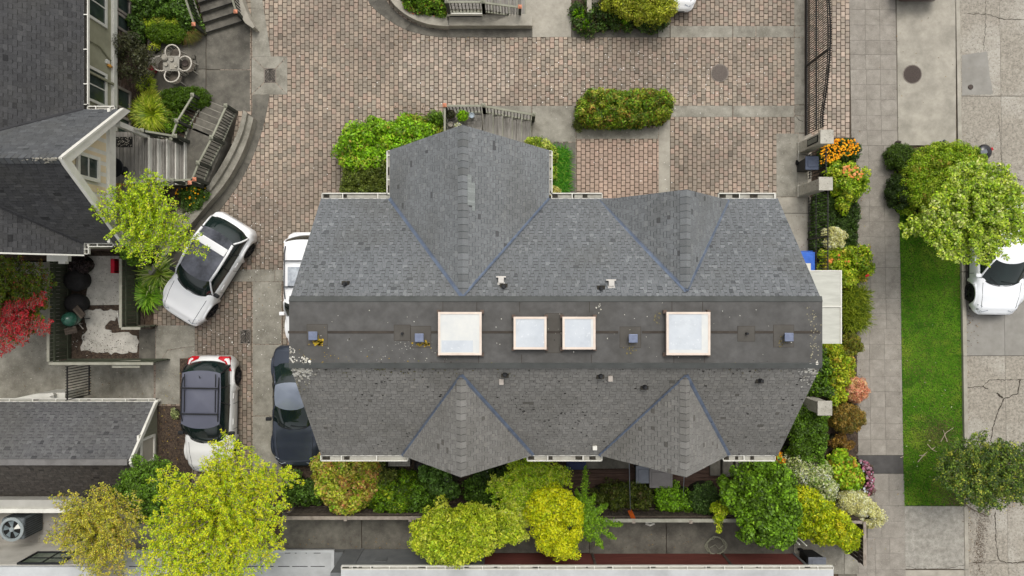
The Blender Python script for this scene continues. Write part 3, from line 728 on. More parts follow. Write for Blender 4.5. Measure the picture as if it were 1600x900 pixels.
# skylights
M_sky_w = mat('skylight_white', c(212,212,206), c(200,202,200), 2, 4, .25, spec=.5)
M_sky_g = mat('skylight_frost', c(198,203,207), c(184,190,196), 1.2, 6, .2, spec=.5, stain=(c(170,176,180), 3, .5, .8, .5), speck=(c(226,228,228), 9, .62, .7, .4))
M_sky_f = mat('skylight_frame', c(222,208,194), c(206,190,176), 3, 5, .6)
M_sky_c = mat('skylight_curb', c(108,92,82), c(84,72,64), 6, 5, .9)
def skylight(px0,py0,px1,py1,kind):
    a = P(px0,py1,ZT+.3); b = P(px1,py0,ZT+.3); z = ZT+.02
    cb = MB(); cb.box(a.x+.03,b.x-.03,a.y+.03,b.y-.03,z,z+.2); s = cb.build('skylight', M_sky_c, rf)
    f = MB(); t = .06
    for (x0,x1,y0,y1) in ((a.x,b.x,b.y-t,b.y),(a.x,b.x,a.y,a.y+t),(a.x,a.x+t,a.y+t,b.y-t),(b.x-t,b.x,a.y+t,b.y-t)): f.box(x0,x1,y0,y1,z+.201,z+.28)
    f.build('frame', M_sky_f, s)
    g = MB(); g.box(a.x+t,b.x-t,a.y+t,b.y-t,z+.201,z+.262); g.build('glazing', M_sky_w if kind == 'w' else M_sky_g, s)
    if kind == 'w':
        q0 = P(690,550,z+.27); q1 = P(739,532,z+.27); MB().box(q0.x,q1.x,q0.y,q1.y,z+.2621,z+.266).build('lower_pane', M_sky_g, s)
    if kind == 'g':
        MB().box(b.x-.24,b.x-t,a.y+t,b.y-t,z+.2621,z+.266).build('inner_frame', M_sky_w, s)
        MB().box(a.x+t,b.x-.24,a.y+t,a.y+t+.09,z+.2621,z+.266).build('inner_frame', M_sky_w, s)
    if kind == 's': MB().box(b.x-.12,b.x-t,a.y+t,b.y-t,z+.2621,z+.266).build('inner_frame', M_sky_w, s)
    for (x,y) in ((a.x,a.y),(b.x,a.y),(b.x,b.y),(a.x,b.y)):
        MB().box(x-.05,x+.05,y-.05,y+.05,z,z+.12).build('corner_flashing', M_sky_c, s)
skylight(684.5,487.5,752.5,555,'w'); skylight(802.5,495,854,546,'n'); skylight(879,495,930.5,546,'s'); skylight(1041.5,487.5,1110,555,'g')
for (x,y) in ((492,524),(656.5,527),(987.5,528),(1228.5,526)):
    p = flatpt(x,y); v = MB(); v.box(p.x-.07,p.x+.07,p.y-.07,p.y+.07,ZT+.03,ZT+.2); r = v.build('roof_vent', M_black, rf)
    MB().box(p.x-.125,p.x+.125,p.y-.12,p.y+.12,ZT+.2,ZT+.245).build('vent_hood', mat('vent_hood', c(120,128,150), c(106,114,134), 8, 4, .4, metal=.3), r, bevel=.015)
for (x,y) in ((629,521),(1166,521)):
    p = flatpt(x,y); MB().lathe(p.x,p.y,[(.035,ZT+.03),(.035,ZT+.16),(.022,ZT+.16)],10).build('vent_pipe', M_black, rf)
# lichen and droppings on the flat top
lc = MB(); rr = random.Random(31)
def blot(x, y, z, r, col, n=(0,0,1)):
    n = Vector(n).normalized(); a = n.cross(Vector((0,1,0))).normalized(); b = n.cross(a); o_ = Vector((x,y,z))
    f = [o_+a*r*math.cos(t)*rr.uniform(.6,1.2)+b*r*math.sin(t)*rr.uniform(.6,1.2) for t in (0,1.05,2.1,3.15,4.2,5.25)]
    if (f[1]-f[0]).cross(f[2]-f[0]).dot(n) < 0: f = f[::-1]
    lc.face(f, col)
def slope_pt(px, py):      # point on the house roof seen at a pixel
    z = ZT
    for _ in range(8):
        p = P(px,py,z)
        z = ZT if YTS <= p.y <= YTN else (ZE+(YN-p.y)*(ZT-ZE)/(YN-YTN) if p.y > YTN else ZE+(p.y-YS)*(ZT-ZE)/(YTS-YS))
        z = .5*z+.5*p.z
    return P(px,py,z), ((0,0,1) if YTS <= p.y <= YTN else ((0,.7,.72) if p.y > YTN else (0,-.7,.72)))
def scatter(px, py, sx, sy, n, r0, r1, cols):
    for _ in range(n):
        p, nn = slope_pt(rr.gauss(px,sx), rr.gauss(py,sy))
        if XW+.03 < p.x < XE-.03: blot(p.x, p.y, p.z+.04, rr.uniform(r0,r1), cols[rr.randrange(len(cols))], nn)
Lw = [c(206,202,190), c(186,182,168), c(220,218,208)]; Ly = [c(168,142,40), c(150,128,52), c(188,158,44)]
scatter(472,578,9,9,150,.015,.05,Lw); scatter(456,560,4,12,45,.008,.025,Lw); scatter(462,600,9,18,110,.01,.03,[c(140,132,104),c(120,114,92),c(170,164,140)])
scatter(1268,575,6,5,60,.02,.055,Lw); scatter(1258,590,6,8,30,.01,.04,Lw); scatter(1270,520,5,26,70,.01,.028,[c(140,134,112),c(160,154,132)])
scatter(499,534,4,3,36,.02,.05,Ly); scatter(660,538,7,2.5,30,.015,.035,Ly); scatter(985,543,4,5,14,.01,.03,[c(120,110,70)]); scatter(1221,535,4,4,20,.01,.03,[c(124,114,78)])
scatter(500,560,60,12,50,.006,.02,Ly+[c(120,116,84)]); scatter(865,520,230,26,90,.006,.018,Lw); scatter(640,545,40,14,60,.006,.014,Lw)
scatter(1027,498,2.5,8,16,.01,.03,[c(122,114,84)]); scatter(935,478,2,6,10,.01,.03,Lw); scatter(700,690,160,20,30,.005,.014,Lw)
scatter(530,640,60,45,70,.010,.026,[c(44,40,36),c(58,52,40)]); scatter(870,640,40,30,90,.012,.028,[c(40,38,36)]); scatter(1130,650,50,30,50,.01,.024,[c(44,40,38)])
scatter(620,578,120,6,130,.012,.03,[c(60,58,52),c(104,102,70)]); scatter(1180,578,60,6,60,.012,.028,[c(110,104,76),c(62,60,54)])
lc.build('lichen_spots', mat('lichen', W1, (.85,.85,.85,1), 30, 3, .95, vcol=True), rf, kind='stuff')

def gable(xc, half, yf, ytip, zr, yv, yj, sgn, seed, pal):
    """yf: eave-level front y; ytip: ridge tip y; yv: where valley starts; yj: ridge meets the main slope"""
    g = MB(); tip = (xc,ytip,zr); j = (xc,yj,zr)
    for s in (-1, 1):
        poly = [(xc+s*half,yf,ZE),(xc,ytip,zr),(xc,yj,zr),(xc+s*half,yv,ZE)]
        if abs(yv-yf) < .02: poly = poly[:3]
        lift = [(a,b,cc+.035) for a,b,cc in poly]
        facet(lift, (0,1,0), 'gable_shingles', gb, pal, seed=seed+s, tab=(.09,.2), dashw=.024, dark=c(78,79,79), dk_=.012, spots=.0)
        g.face([(a,b,cc+.02) for a,b,cc in poly]); g.face([(a,b,cc-.15) for a,b,cc in poly])
        g.face([(xc+s*half,yf,ZE+.02),(xc,ytip,zr+.02),(xc,ytip,zr-.15),(xc+s*half,yf,ZE-.15)])
        g.face([(xc+s*half,yf,ZE+.02),(xc+s*half,yv,ZE+.02),(xc+s*half,yv,ZE-.15),(xc+s*half,yf,ZE-.15)])
        flashing((xc+s*half,yv,ZE+.03),(xc,yj,zr+.03), gb)
    return g
for (xc,half,yf,yt,zr,yv,yj,sg,seed) in ((-1.39,2.60,4.505,4.60,8.08,2.934,-.24,1,20),(4.96,2.12,2.87,2.80,7.93,2.87,-.08,1,30),(-1.457,2.14,-5.47,-5.40,7.85,-5.47,-2.49,-1,40),(4.96,2.12,-5.47,-5.40,7.85,-5.47,-2.49,-1,50)):
    gb = bpy.data.objects.new('gable_roof', None); COL.objects.link(gb); gb.parent = house; b0 = base_of(house); gb.location = (xc-b0[0], yf-b0[1], ZE-b0[2])
    pal = PAL_G if sg > 0 else PAL_S
    g = gable(xc,half,yf,yt,zr,yv,yj,sg,seed,pal); g.build('gable_body', MATS['roof_body'], gb)
    ridge_caps((xc,yt-sg*0,zr+.035),(xc,yj,zr+.035), .15 if sg>0 else .14, 1.2, gb, (mixc(pal[0],W1,.01),pal[1]), seed=seed)
    # gable wall triangle
    yw = yf-sg*.4; tri = MB(); k = (zr-ZE)/half; hw = half-.35
    tri.v = [(xc-hw,yw,ZE-.1),(xc+hw,yw,ZE-.1),(xc,yw,ZE-.1+hw*k),(xc-hw,yw-sg*.1,ZE-.1),(xc+hw,yw-sg*.1,ZE-.1),(xc,yw-sg*.1,ZE-.1+hw*k)]
    tri.f = [(0,1,2),(5,4,3),(0,3,4,1),(1,4,5,2),(2,5,3,0)]; tri.c = [W1]*5
    tri.build('gable_wall', M_cream, gb)
    wmb = MB(); 
    for s in (-1,1): wmb.bar((xc+s*(half-.06),yf-sg*.12,ZE-.14),(xc,yt-sg*.12,zr-.16),.04,.2,up=(0,0,1))
    wmb.build('barge_board', M_white, gb)
# replaced pale shingles and lichen beside the ridge of the first gable
ps = MB(); zz = lambda x: 8.12-(x+1.39)*(3.08/2.60)
for k in range(14):
    y0 = P(0,273+k*4,7.9).y; x0 = P(731,0,7.9).x; wdt = .10 if k < 3 else .2
    xa = x0; xb = x0+wdt if k < 12 else x0+.2; xa = x0+.12 if k >= 12 else x0
    v = R.uniform(.85,1.08); col = c(158,163,160); col = tuple(q*v for q in col[:3])+(1,)
    ps.face([(xa,y0-.07,zz(xa)+.03),(xb,y0-.07,zz(xb)+.03),(xb,y0,zz(xb)+.03),(xa,y0,zz(xa)+.03)], col)
ps.build('replaced_shingles', M_shn, house)
# gutters
def eave_g(px0, px1, y, sg): 
    gutter((P(px0,0,ZE-.02).x, y, ZE-.03), (P(px1,0,ZE-.02).x, y, ZE-.03), house, .16, out=(0,sg,0), br=1.15)
eave_g(503,610,YN+.005,1); eave_g(861,941,YN+.005,1); eave_g(1122,1212,YN+.005,1)
eave_g(501,638,YS-.005,-1); eave_g(823,941,YS-.005,-1); eave_g(1129,1211,YS-.005,-1)
gutter((-4.0,YN+.13,ZE-.03),(-4.0,4.50,ZE-.03),house,.09,out=(-1,0,0),br=.8); gutter((1.22,YN+.13,ZE-.03),(1.22,4.50,ZE-.03),house,.09,out=(1,0,0),br=.8)
# roof fittings on the slopes
def slope_item(px, py, size, h, name, m, dark_side=True):
    p, nn = slope_pt(px, py); o = MB(); a, b = size; o.box(p.x-a/2,p.x+a/2,p.y-b/2,p.y+b/2,p.z-.05,p.z+h); t = o.build(name, m, house, bevel=.012)
    return t, p
M_ventw = mat('vent_cream', c(206,202,194), c(186,182,176), 4, 4, .6)
for (x,y) in ((783,438),(954.5,443)):
    t, p = slope_item(x, y, (.16,.16), .16, 'hood_vent', M_ventw); MB().box(p.x-.14,p.x+.14,p.y+.08,p.y+.12,p.z-.04,p.z+.07).build('vent_flange', M_ventw, t)
    MB().box(p.x-.10,p.x+.10,p.y-.16,p.y-.06,p.z+.02,p.z+.13).build('vent_mouth', M_ventw, t)
for (x,y) in ((783.5,596),(953,591)):
    t, p = slope_item(x, y, (.13,.17), .13, 'hood_vent', mat('vent_beige', c(176,168,158), c(156,148,140), 4, 4, .6))
for (x,y) in ((929,699),): slope_item(x, y, (.14,.14), .12, 'hood_vent', M_white)
t, p = slope_item(1036.5,704,(.2,.2),.9,'hood_vent',mat('vent_steel', c(150,164,172), c(120,134,142), 6, 4, .3, metal=.5))
for (x,y) in ((540,444),(787,448),(939,451),(789,585),(938,587),(1187,594),(1007,604)):
    p, nn = slope_pt(x,y); t = MB().lathe(p.x,p.y,[(.07,p.z-.06),(.07,p.z+.05),(.045,p.z+.07),(.045,p.z+.22)],10).build('vent_pipe', M_black, house)
    MB().box(p.x-.11,p.x+.11,p.y-.09,p.y+.09,p.z-.08,p.z+.03).build('pipe_boot', M_gutin, t)
# porch roof on the east side
pr = MB(); a = P(1262,424,2.9); b = P(1313,479,2.9); b2 = P(1315,537,2.9); x0 = 7.9
M_aw = mat('pale_roof_panel', c(196,196,186), c(180,180,170), 1.2, 7, .7, stain=(c(150,150,140), 1.5, .55, .8, .4), stretch=(1,5,1))
MB().box(x0,b.x,b.y+.012,a.y,2.86,2.9).build('porch_roof_panel', M_aw, house); MB().box(x0,b2.x,b2.y,b.y-.012,2.84,2.88).build('porch_roof_panel', M_aw, house)
MB().box(x0,b.x+.03,b.y-.02,b.y+.02,2.885,2.93).build('porch_roof_seam', M_white, house)
fb = MB(); fb.box(b.x+.002,b.x+.05,b2.y,a.y,2.72,2.915); fb.box(x0,b.x+.05,a.y+.001,a.y+.04,2.72,2.915); fb.build('porch_fascia', M_white, house)
for y in (a.y-.2, b2.y+.2): MB().box(b.x-.2,b.x-.08,y-.06,y+.06,-.05,2.838).build('porch_post', M_white, house)
# windows of the house walls
def window(parent, cpt, w, h, axis, sg, rows=1, cols=2, m=M_white, t=.07, glass=None):
    """axis 'x' : wall faces +-x ; cpt = centre on the wall plane"""
    x, y, z = cpt
    def bx(u0,u1,v0,v1,d0,d1):
        q = MB()
        if axis == 'y': q.box(x+u0,x+u1,min(y+sg*d0,y+sg*d1),max(y+sg*d0,y+sg*d1),z+v0,z+v1)
        else: q.box(min(x+sg*d0,x+sg*d1),max(x+sg*d0,x+sg*d1),y+u0,y+u1,z+v0,z+v1)
        return q
    pane = bx(-w/2,w/2,-h/2,h/2,0,.02); win = pane.build('window', glass or M_glass, parent)
    for (u0,u1,v0,v1) in ((-w/2-t,w/2+t,h/2,h/2+t),(-w/2-t,w/2+t,-h/2-t,-h/2),(-w/2-t,-w/2,-h/2,h/2),(w/2,w/2+t,-h/2,h/2)):
        bx(u0,u1,v0,v1,0,.07).build('frame', m, win)
    for k in range(1, cols): 
        u = -w/2+w*k/cols; bx(u-.02,u+.02,-h/2,h/2,.021,.045).build('mullion', m, win)
    for k in range(1, rows):
        v = -h/2+h*k/rows; bx(-w/2,w/2,v-.02,v+.02,.021,.047).build('mullion', m, win)
    return win
for x in (-4.9,-2.4,-.4,2.9,5.0,7.2): window(house,(x,YS+.45,3.3),1.1,1.3,'y',-1)
for x in (-4.9,2.6,5.0,7.0): window(house,(x,YN-.4,3.3),1.1,1.3,'y',1)
for y in (-3.6,-.5): window(house,(XE-.45,y,4.0),1.0,1.2,'x',1); window(house,(XW+.45,y,3.4),1.0,1.2,'x',-1)

# ================================================================ railings, decks
def railing(name, label, pts, h=1.0, z=None, cat='railing', group=None, step=.13, capm=None, barm=None, post=(0,-1), cap=True, copper=(), w=.07, bw=.03):
    """pts: list of (x,y,z) foot points; bars vertical, top and bottom rails, posts at the ends"""
    pts = [Vector(p) for p in pts]; t = thing(name, label, cat, tuple(pts[0]), group); up = Vector((0,0,1))
    for a, b in zip(pts, pts[1:]):
        MB().bar(a+up*h, b+up*h, w, .045).build('top_rail', capm or M_rail, t)
        MB().bar(a+up*.1, b+up*.1, w*.8, .04).build('bottom_rail', capm or M_rail, t)
        L = (b-a).length; n = max(2, int(L/step))
        for k in range(1, n):
            q = a+(b-a)*(k/n); MB().bar(q+up*.1, q+up*(h-.02), bw, bw).build('baluster', barm or M_raild, t)
    for i, q in enumerate(pts):
        MB().box(q.x-.055,q.x+.055,q.y-.055,q.y+.055,q.z-.02,q.z+h+.09).build('post', barm or M_raild, t)
        cm = M_cu if i in copper else (capm or M_rail)
        k = MB(); i0 = len(k.v); s = .075
        zc_ = q.z+h+.09
        k.v += [(q.x-s,q.y-s,zc_),(q.x+s,q.y-s,zc_),(q.x+s,q.y+s,zc_),(q.x-s,q.y+s,zc_),(q.x,q.y,zc_+.07)]
        k.f += [(3,2,1,0),(0,1,4),(1,2,4),(2,3,4),(3,0,4)]; k.c += [W1]*5
        k.build('post_cap', cm, t)
    return t
def steps(name, label, p0, p1, width_dir, wid, n, z0, z1, m, riser=None, boards=0, group=None):
    """stairs climbing from p0 to p1 (plan points of first riser and top), width along width_dir"""
    p0 = Vector((p0[0],p0[1],0)); p1 = Vector((p1[0],p1[1],0)); wd = Vector((width_dir[0],width_dir[1],0)).normalized()
    t = thing(name, label, 'stairs', (p0.x,p0.y,z0), group); d = (p1-p0)/n; dh = (z1-z0)/n; dn = d.normalized()
    for k in range(n):
        a = p0+d*k; b = p0+d*(k+1); zt = z0+dh*(k+1)
        if boards:
            for j in range(boards):
                u = a+(b-a)*(j/boards)+dn*.006; v = a+(b-a)*((j+1)/boards)-dn*.006
                q = [u, v, v+wd*wid, u+wd*wid]; MB().prism([(s.x,s.y) for s in q], zt-.035, zt).build('tread_board', m, t)
        else:
            q = [a+dn*.0, b, b+wd*wid, a+wd*wid]; MB().prism([(s.x,s.y) for s in q], z0-.05, zt-(0 if riser is None else 0)).build('step', m, t, bevel=.008)
        if riser is not None:
            q = [a-dn*.03, a+dn*.004, a+dn*.004+wd*wid, a-dn*.03+wd*wid]; MB().prism([(s.x,s.y) for s in q], zt-dh+.001, zt-.002+.012).build('riser', riser, t)
    return t
def deck(name, label, poly, z, m, along, bw=.13, z0=0.0, frame=None, cat='deck'):
    xs = [p[0] for p in poly]; ys = [p[1] for p in poly]
    t = thing(name, label, cat, ((min(xs)+max(xs))/2,(min(ys)+max(ys))/2,z0))
    q = poly; ar = sum(q[i][0]*q[(i+1)%len(q)][1]-q[(i+1)%len(q)][0]*q[i][1] for i in range(len(q)))
    if ar < 0: q = q[::-1]
    if along == 'y':
        x = min(xs)
        while x < max(xs):
            cl = clip_poly([(x,min(ys)),(x+bw-.012,min(ys)),(x+bw-.012,max(ys)),(x,max(ys))], q)
            if len(cl) > 2: MB().prism(cl, z-.03, z+R.uniform(-.002,.003)).build('board', m, t)
            x += bw
    else:
        y = min(ys)
        while y < max(ys):
            cl = clip_poly([(min(xs),y),(max(xs),y),(max(xs),y+bw-.012),(min(xs),y+bw-.012)], q)
            if len(cl) > 2: MB().prism(cl, z-.03, z+R.uniform(-.002,.003)).build('board', m, t)
            y += bw
    MB().prism(q, z0-.04, z-.06).build('skirt', frame or M_white, t)
    return t
# porch of the main house
dz = .75
def PW2(px, z): return [tuple(P(a,b,z)[:2]) for a, b in px]
deck('porch_deck', 'small grey board porch deck with potted plants, at the tip of the big gable', PW2([(693,166),(753,166),(753,232),(693,232)],dz), dz, M_deck, 'x', .12)
a = P(829,0,0).x; b = P(755,0,dz).x; y1 = P(0,175,.4).y; y0 = P(0,240,.4).y
steps('porch_steps', 'grey wooden porch steps leading down right from the porch deck with pots', (a,y0),(b,y0),(0,1),y1-y0,5,0,dz,M_deck,M_rail,2)
railing('porch_railing', 'dark railing with pale top rail around the porch deck with pots', [P(699,240,dz),P(699,176,dz),P(757,176,dz)], 1.0, copper=(1,))
railing('stair_railing', 'sloping dark railing beside the wooden steps below the driveway hedge', [P(757.5,176,dz),P(833,189,0.0)], .95)
MB_ = panel([(683,176),(740,165),(740,200),(683,200)], M_conc)
# ---------------- upper porch (top edge of the picture)
dz2 = .75
up = deck('porch_deck', 'grey porch deck with white skirt at the top edge above the curved kerb', PW2([(699,-90),(753,-90),(753,14),(699,14)],dz2), dz2, M_deck, 'x', .12)
sk = MB(); p0 = P(699,17,dz2); p1 = P(754,17,dz2); sk.box(p0.x,p1.x,p0.y-.06,p0.y-.001,.0,.62); sk.build('white_skirt_board', M_white, up)
q = MB(); q.box(p0.x,p1.x,p0.y-.10,p0.y-.061,.52,.7); q.build('white_trim_board', M_white, up)
q = MB(); q.box(p0.x+.05,p1.x-.05,p0.y-.075,p0.y-.0605,.30,.44); q.build('skirt_slot', M_dark, up)
a = P(820,0,0).x; b = P(755,0,dz2).x
steps('porch_steps', 'grey wooden porch steps at the top edge, right of the white-skirted porch', (a,P(0,22,.4).y),(b,P(0,22,.4).y),(0,1),3.4,5,0,dz2,M_deck,M_rail,2)
railing('porch_railing', 'dark baluster railing on the white-skirted porch at the top edge', [P(702,-80,dz2),P(702,20,dz2),P(756,20,dz2)], 1.0)
railing('stair_railing', 'sloping railing beside the porch steps at the top edge, with a copper post cap', [P(757,20,dz2),P(812,27,0.0)], .95, copper=(1,))
wl2 = MB(); wl2.prism(PW2([(697,22),(832,22),(832,40),(700,40)],.35), -.05, .35); tag(wl2.build('planter_ledge', M_conc_l, bevel=.02), 'straight pale concrete ledge along the top porch steps', 'wall')
o1 = poly_interp(smooth([(590,-60),(604,-5),(630,22),(665,38),(701,41)]), 16); i1 = poly_interp(smooth([(598,-60),(614,-8),(640,12),(668,24),(701,26)]), 16)
wall = MB()
for k in range(16): wall.prism(PW2([i1[k],i1[k+1],o1[k+1],o1[k]],.35), -.05, .35)
tag(wall.build('curved_planter_wall', M_conc_l), 'curved pale concrete planter wall round the shrub bed at the top edge', 'wall')
o2 = poly_interp(smooth([(560,-60),(571,0),(590,20),(628,46),(670,57),(700,58.5)]), 12); i2 = poly_interp(smooth([(584,-60),(596,-8),(618,20),(650,40),(680,46),(700,47)]), 12)
kk2 = thing('curved_kerb', '', '', (0,0,0)); del kk2['label']; del kk2['category']; kk2['kind'] = 'structure'
for k in range(0,12,4): MB().prism(W2(o2[k:k+5]+i2[k:k+5][::-1]), -.05, .012).build('kerb_panel', M_conc_d, kk2, bevel=.008)
MB().prism(W2([(700.5,40),(832,40),(832,58.5),(700.5,58.5)]), -.05, .012).build('kerb_panel', M_conc_d, kk2, bevel=.008)
sc = MB(); sc.box(P(915,0).x,P(922,0).x,P(0,28).y,P(0,-20).y,0,.55); sc.box(P(922,0).x,P(955,0).x,P(0,18).y,P(0,-20).y,0,.25)
tag(sc.build('concrete_wing_wall', M_conc_l), 'narrow concrete wing wall among the shrubs at the top edge', 'wall')

# ---------------- left house
LE = 3.7
lh = thing('neighbour_house', 'dark-roofed house with cream front gable and olive siding on the left edge', 'house', (-18,4,0))
xw = -15.25
MB().box(-24, xw, 1.5, 22, 1.22, LE-.05).build('siding_wall', M_olive, lh)
sd_ = MB(); z = 1.42
while z < LE-.1:
    i0 = len(sd_.v); sd_.v += [(xw,1.5,z+.16),(xw+.022,1.5,z),(xw+.022,22,z),(xw,22,z+.16),(xw,1.5,z),(xw,22,z)]
    sd_.f += [(i0,i0+1,i0+2,i0+3),(i0+4,i0+5,i0+2,i0+1)]; sd_.c += [W1]*2; z += .13
sd_.build('lap_boards', M_olive, lh, kind='stuff')
MB().box(-24, xw+.02, 1.5, 22, -.05, 1.22).build('brick_base', M_brick, lh)
bk = MB(); zb = 0; row = 0
while zb < 1.15:
    y = 5.6+(row % 2)*.1
    while y < 13:
        k = R.uniform(.75,1.15); cc = R.choice([c(120,98,88), c(100,82,74), c(134,118,108), c(92,78,70)])
        bk.box(xw+.021, xw+.034, y, y+.19, zb, zb+.06, (cc[0]*k,cc[1]*k,cc[2]*k,1), bottom=False); y += .2
    zb += .07; row += 1
bk.build('bricks', mat('brick_face', W1, (.8,.8,.8,1), 20, 4, .95, .5, 60, vcol=True), lh, kind='stuff')
bb = P(175,0,1.22).x; MB().box(xw+.001, xw+.14, 6.0, 22, 1.2, 1.42).build('belt_board', M_white, lh)
# windows of the upper wall, facing the garden
def lwin(y0, y1, z0, z1, mull, zone, m=M_white):
    return window(lh, (zone, (y0+y1)/2, (z0+z1)/2), y1-y0, z1-z0, 'x', 1, 1, mull, m, .10)
ya = lambda py, z: P(0,py,z).y
lwin(ya(158,2.4), ya(112,2.4), 1.85, 3.35, 2, xw+.022); lwin(ya(30,2.4), ya(-22,2.4), 1.85, 3.35, 2, xw+.022)
M_wg = mat('window_frame_grey', c(150,142,134), c(128,120,112), 3, 5, .8)
for (p0, p1) in ((168,142),(215,186),(46,28),(18,-5)):
    lwin(ya(p0,.7), ya(p1,.7), .28, 1.08, 1, xw+.036, M_wg)
MB().box(xw+.08,xw+.15,ya(122,2.3),ya(122,2.3)+.08,1.43,3.2).build('downspout', M_olive, lh)
MB().tube([(xw+.07,8.9,3.15),(xw+.07,8.9,2.2),(xw+.06,8.6,1.5)],.03,6).build('conduit', M_olive, lh)
lt = MB(); lp = P(167,96,1.75); lt.box(lp.x-.1,lp.x+.03,lp.y-.08,lp.y+.08,1.6,1.78); lamp = lt.build('wall_lamp', M_white, lh, bevel=.02)
MB().lathe(lp.x+.02,lp.y-.12,[(.05,1.5),(.07,1.62),(.04,1.7)],10).build('lamp_shade', mat('amber_glass', c(226,168,84), c(206,144,64), 4, 3, .3), lamp)
# main roof, east slope
xe = -14.83; sl_ = .89; ys = 1.15; xr = xe-4.3; zr_ = LE+4.3*sl_
yg, hg, zg = 3.87, 2.31, 6.97
zv = 6.97; xv = xe-(zg-LE)/sl_
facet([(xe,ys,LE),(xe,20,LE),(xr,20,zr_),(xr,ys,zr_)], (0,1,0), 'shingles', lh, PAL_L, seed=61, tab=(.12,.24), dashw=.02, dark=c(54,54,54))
bd = MB(); bd.face([(xe,ys,LE-.02),(xe,20,LE-.02),(xr,20,zr_-.02),(xr,ys,zr_-.02)]); bd.face([(xe,ys,LE-.2),(xe,20,LE-.2),(xr,20,zr_-.2),(xr,ys,zr_-.2)][::-1])
bd.face([(xe,ys,LE-.02),(xr,ys,zr_-.02),(xr,ys,zr_-.2),(xe,ys,LE-.2)]); bd.face([(xe,ys,LE-.02),(xe,20,LE-.02),(xe,20,LE-.2),(xe,ys,LE-.2)])
bd.face([(xr,ys,zr_-.02),(xr,20,zr_-.02),(xr-4.3,20,LE),(xr-4.3,ys,LE)]); bd.build('roof', MATS['roof_body'], lh)
gx = -13.52
for s, pal, sd2 in ((1,PAL_L_LIT,71),(-1,PAL_L,72)):
    yc = yg+s*hg
    poly = [(gx,yc,LE+.02),(gx,yg,zg+.02),(xv,yg,zg+.02),(xe,yc,LE+.02)]
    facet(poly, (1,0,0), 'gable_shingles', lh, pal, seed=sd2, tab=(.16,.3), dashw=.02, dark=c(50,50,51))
    g = MB(); g.face([(a,b,cc-.03) for a,b,cc in poly]); g.face([(a,b,cc-.16) for a,b,cc in poly]); g.face([(gx,yc,LE),(xe,yc,LE),(xe,yc,LE-.16),(gx,yc,LE-.16)]); g.build('gable_roof', MATS['roof_body'], lh)
    # barge board: a wide white board on the rake
    A = Vector((gx+.02,yc,LE)); B = Vector((gx+.02,yg,zg)); mb = MB()
    # vertical face board leaning nothing, 0.3 deep
    dn = Vector((0,0,-1)); th = Vector((.045,0,0)); dd = .36
    f = [A+Vector((0,s*.06,-.02)), B+Vector((0,0,.06)), B+Vector((0,0,.06-dd*1.5)), A+Vector((0,s*.06,-.02))+Vector((0,-s*.0,-dd*1.15))]
    i0 = len(mb.v); mb.v += [tuple(p) for p in f]+[tuple(p+th) for p in f]
    mb.f += [(i0,i0+1,i0+2,i0+3),(i0+7,i0+6,i0+5,i0+4)]+[(i0+k,i0+4+k,i0+4+(k+1)%4,i0+(k+1)%4) for k in range(4)]; mb.c += [W1]*6
    mb.build('barge_board', M_white, lh)
    # trim on the roof edge: pale board seen from above
    bar = MB(); bar.bar(A+Vector((.02,s*.02,.02)), B+Vector((.02,0,.02)), .12, .06, up=(0,s*.8,.6)); bar.build('rake_trim', M_white, lh)
    flashing((xe,yc,LE+.03),(xv,yg,zg+.02), lh, w=.08)
for o_ in list(lh.children):
    if o_.name.startswith('valley_flashing'): o_.data.materials[0] = mat('dark_valley', c(58,58,60), c(48,48,50), 3, 4, .7)
ridge_caps((gx,yg,zg+.05),(xv,yg,zg+.05), .14, 1.3, lh, PAL_L_LIT, seed=73)
lic = MB()
for _ in range(60):
    x = gx-abs(R.gauss(0,.5))-.03; y = yg-abs(R.gauss(0,.05)); r = R.uniform(.012,.04); lic.box(x-r,x+r,y-r*.6,y+r*.6,zg-abs(y-yg)*1.4+.05,zg-abs(y-yg)*1.4+.085)
lic.build('lichen_crust', mat('lichen_crust', c(176,172,160), c(120,116,104), 30, 3, .95), lh, kind='stuff')
# gable wall with cream panels between white battens
xg = -13.9; zb0 = LE-.03
tri = MB(); k_ = (zg-LE)/hg; hw = hg-.1
tri.prism([(0,0),(1,0),(1,1)], 0, 1); tri = MB()
tri.v = [(xg,yg-hw,zb0),(xg,yg+hw,zb0),(xg,yg,zb0+hw*k_),(xg-.12,yg-hw,zb0),(xg-.12,yg+hw,zb0),(xg-.12,yg,zb0+hw*k_)]
tri.f = [(0,1,2),(5,4,3),(0,3,4,1),(1,4,5,2),(2,5,3,0)]; tri.c = [W1]*5
tri.build('gable_wall', M_white, lh)
ybat = [P(0,py,zb0).y for py in (208,224,243,259.5,276,292.5,309,325,344)]
def zroof(y): return zb0+(hw-abs(y-yg))*k_-.30
for a, b in zip(ybat, ybat[1:]):
    y0, y1 = b+.07, a-.07; z0 = zb0+.32
    za, zb_ = zroof(y0), zroof(y1)
    if max(za,zb_) <= z0+.05: continue
    pl = MB(); za = max(za,z0+.02); zb_ = max(zb_,z0+.02)
    pts = [(y0,z0),(y1,z0),(y1,zb_)]+([(yg,zroof(yg))] if y0 < yg < y1 else [])+[(y0,za)]
    n_ = len(pts); pl.v = [(xg+.001,a_,b_) for a_,b_ in pts]+[(xg+.012,a_,b_) for a_,b_ in pts]
    pl.f = [tuple(range(n_,2*n_)),tuple(range(n_-1,-1,-1))]+[(k,(k+1)%n_,n_+(k+1)%n_,n_+k) for k in range(n_)]; pl.c = [W1]*len(pl.f)
    pl.build('cream_panel', M_cream, lh)
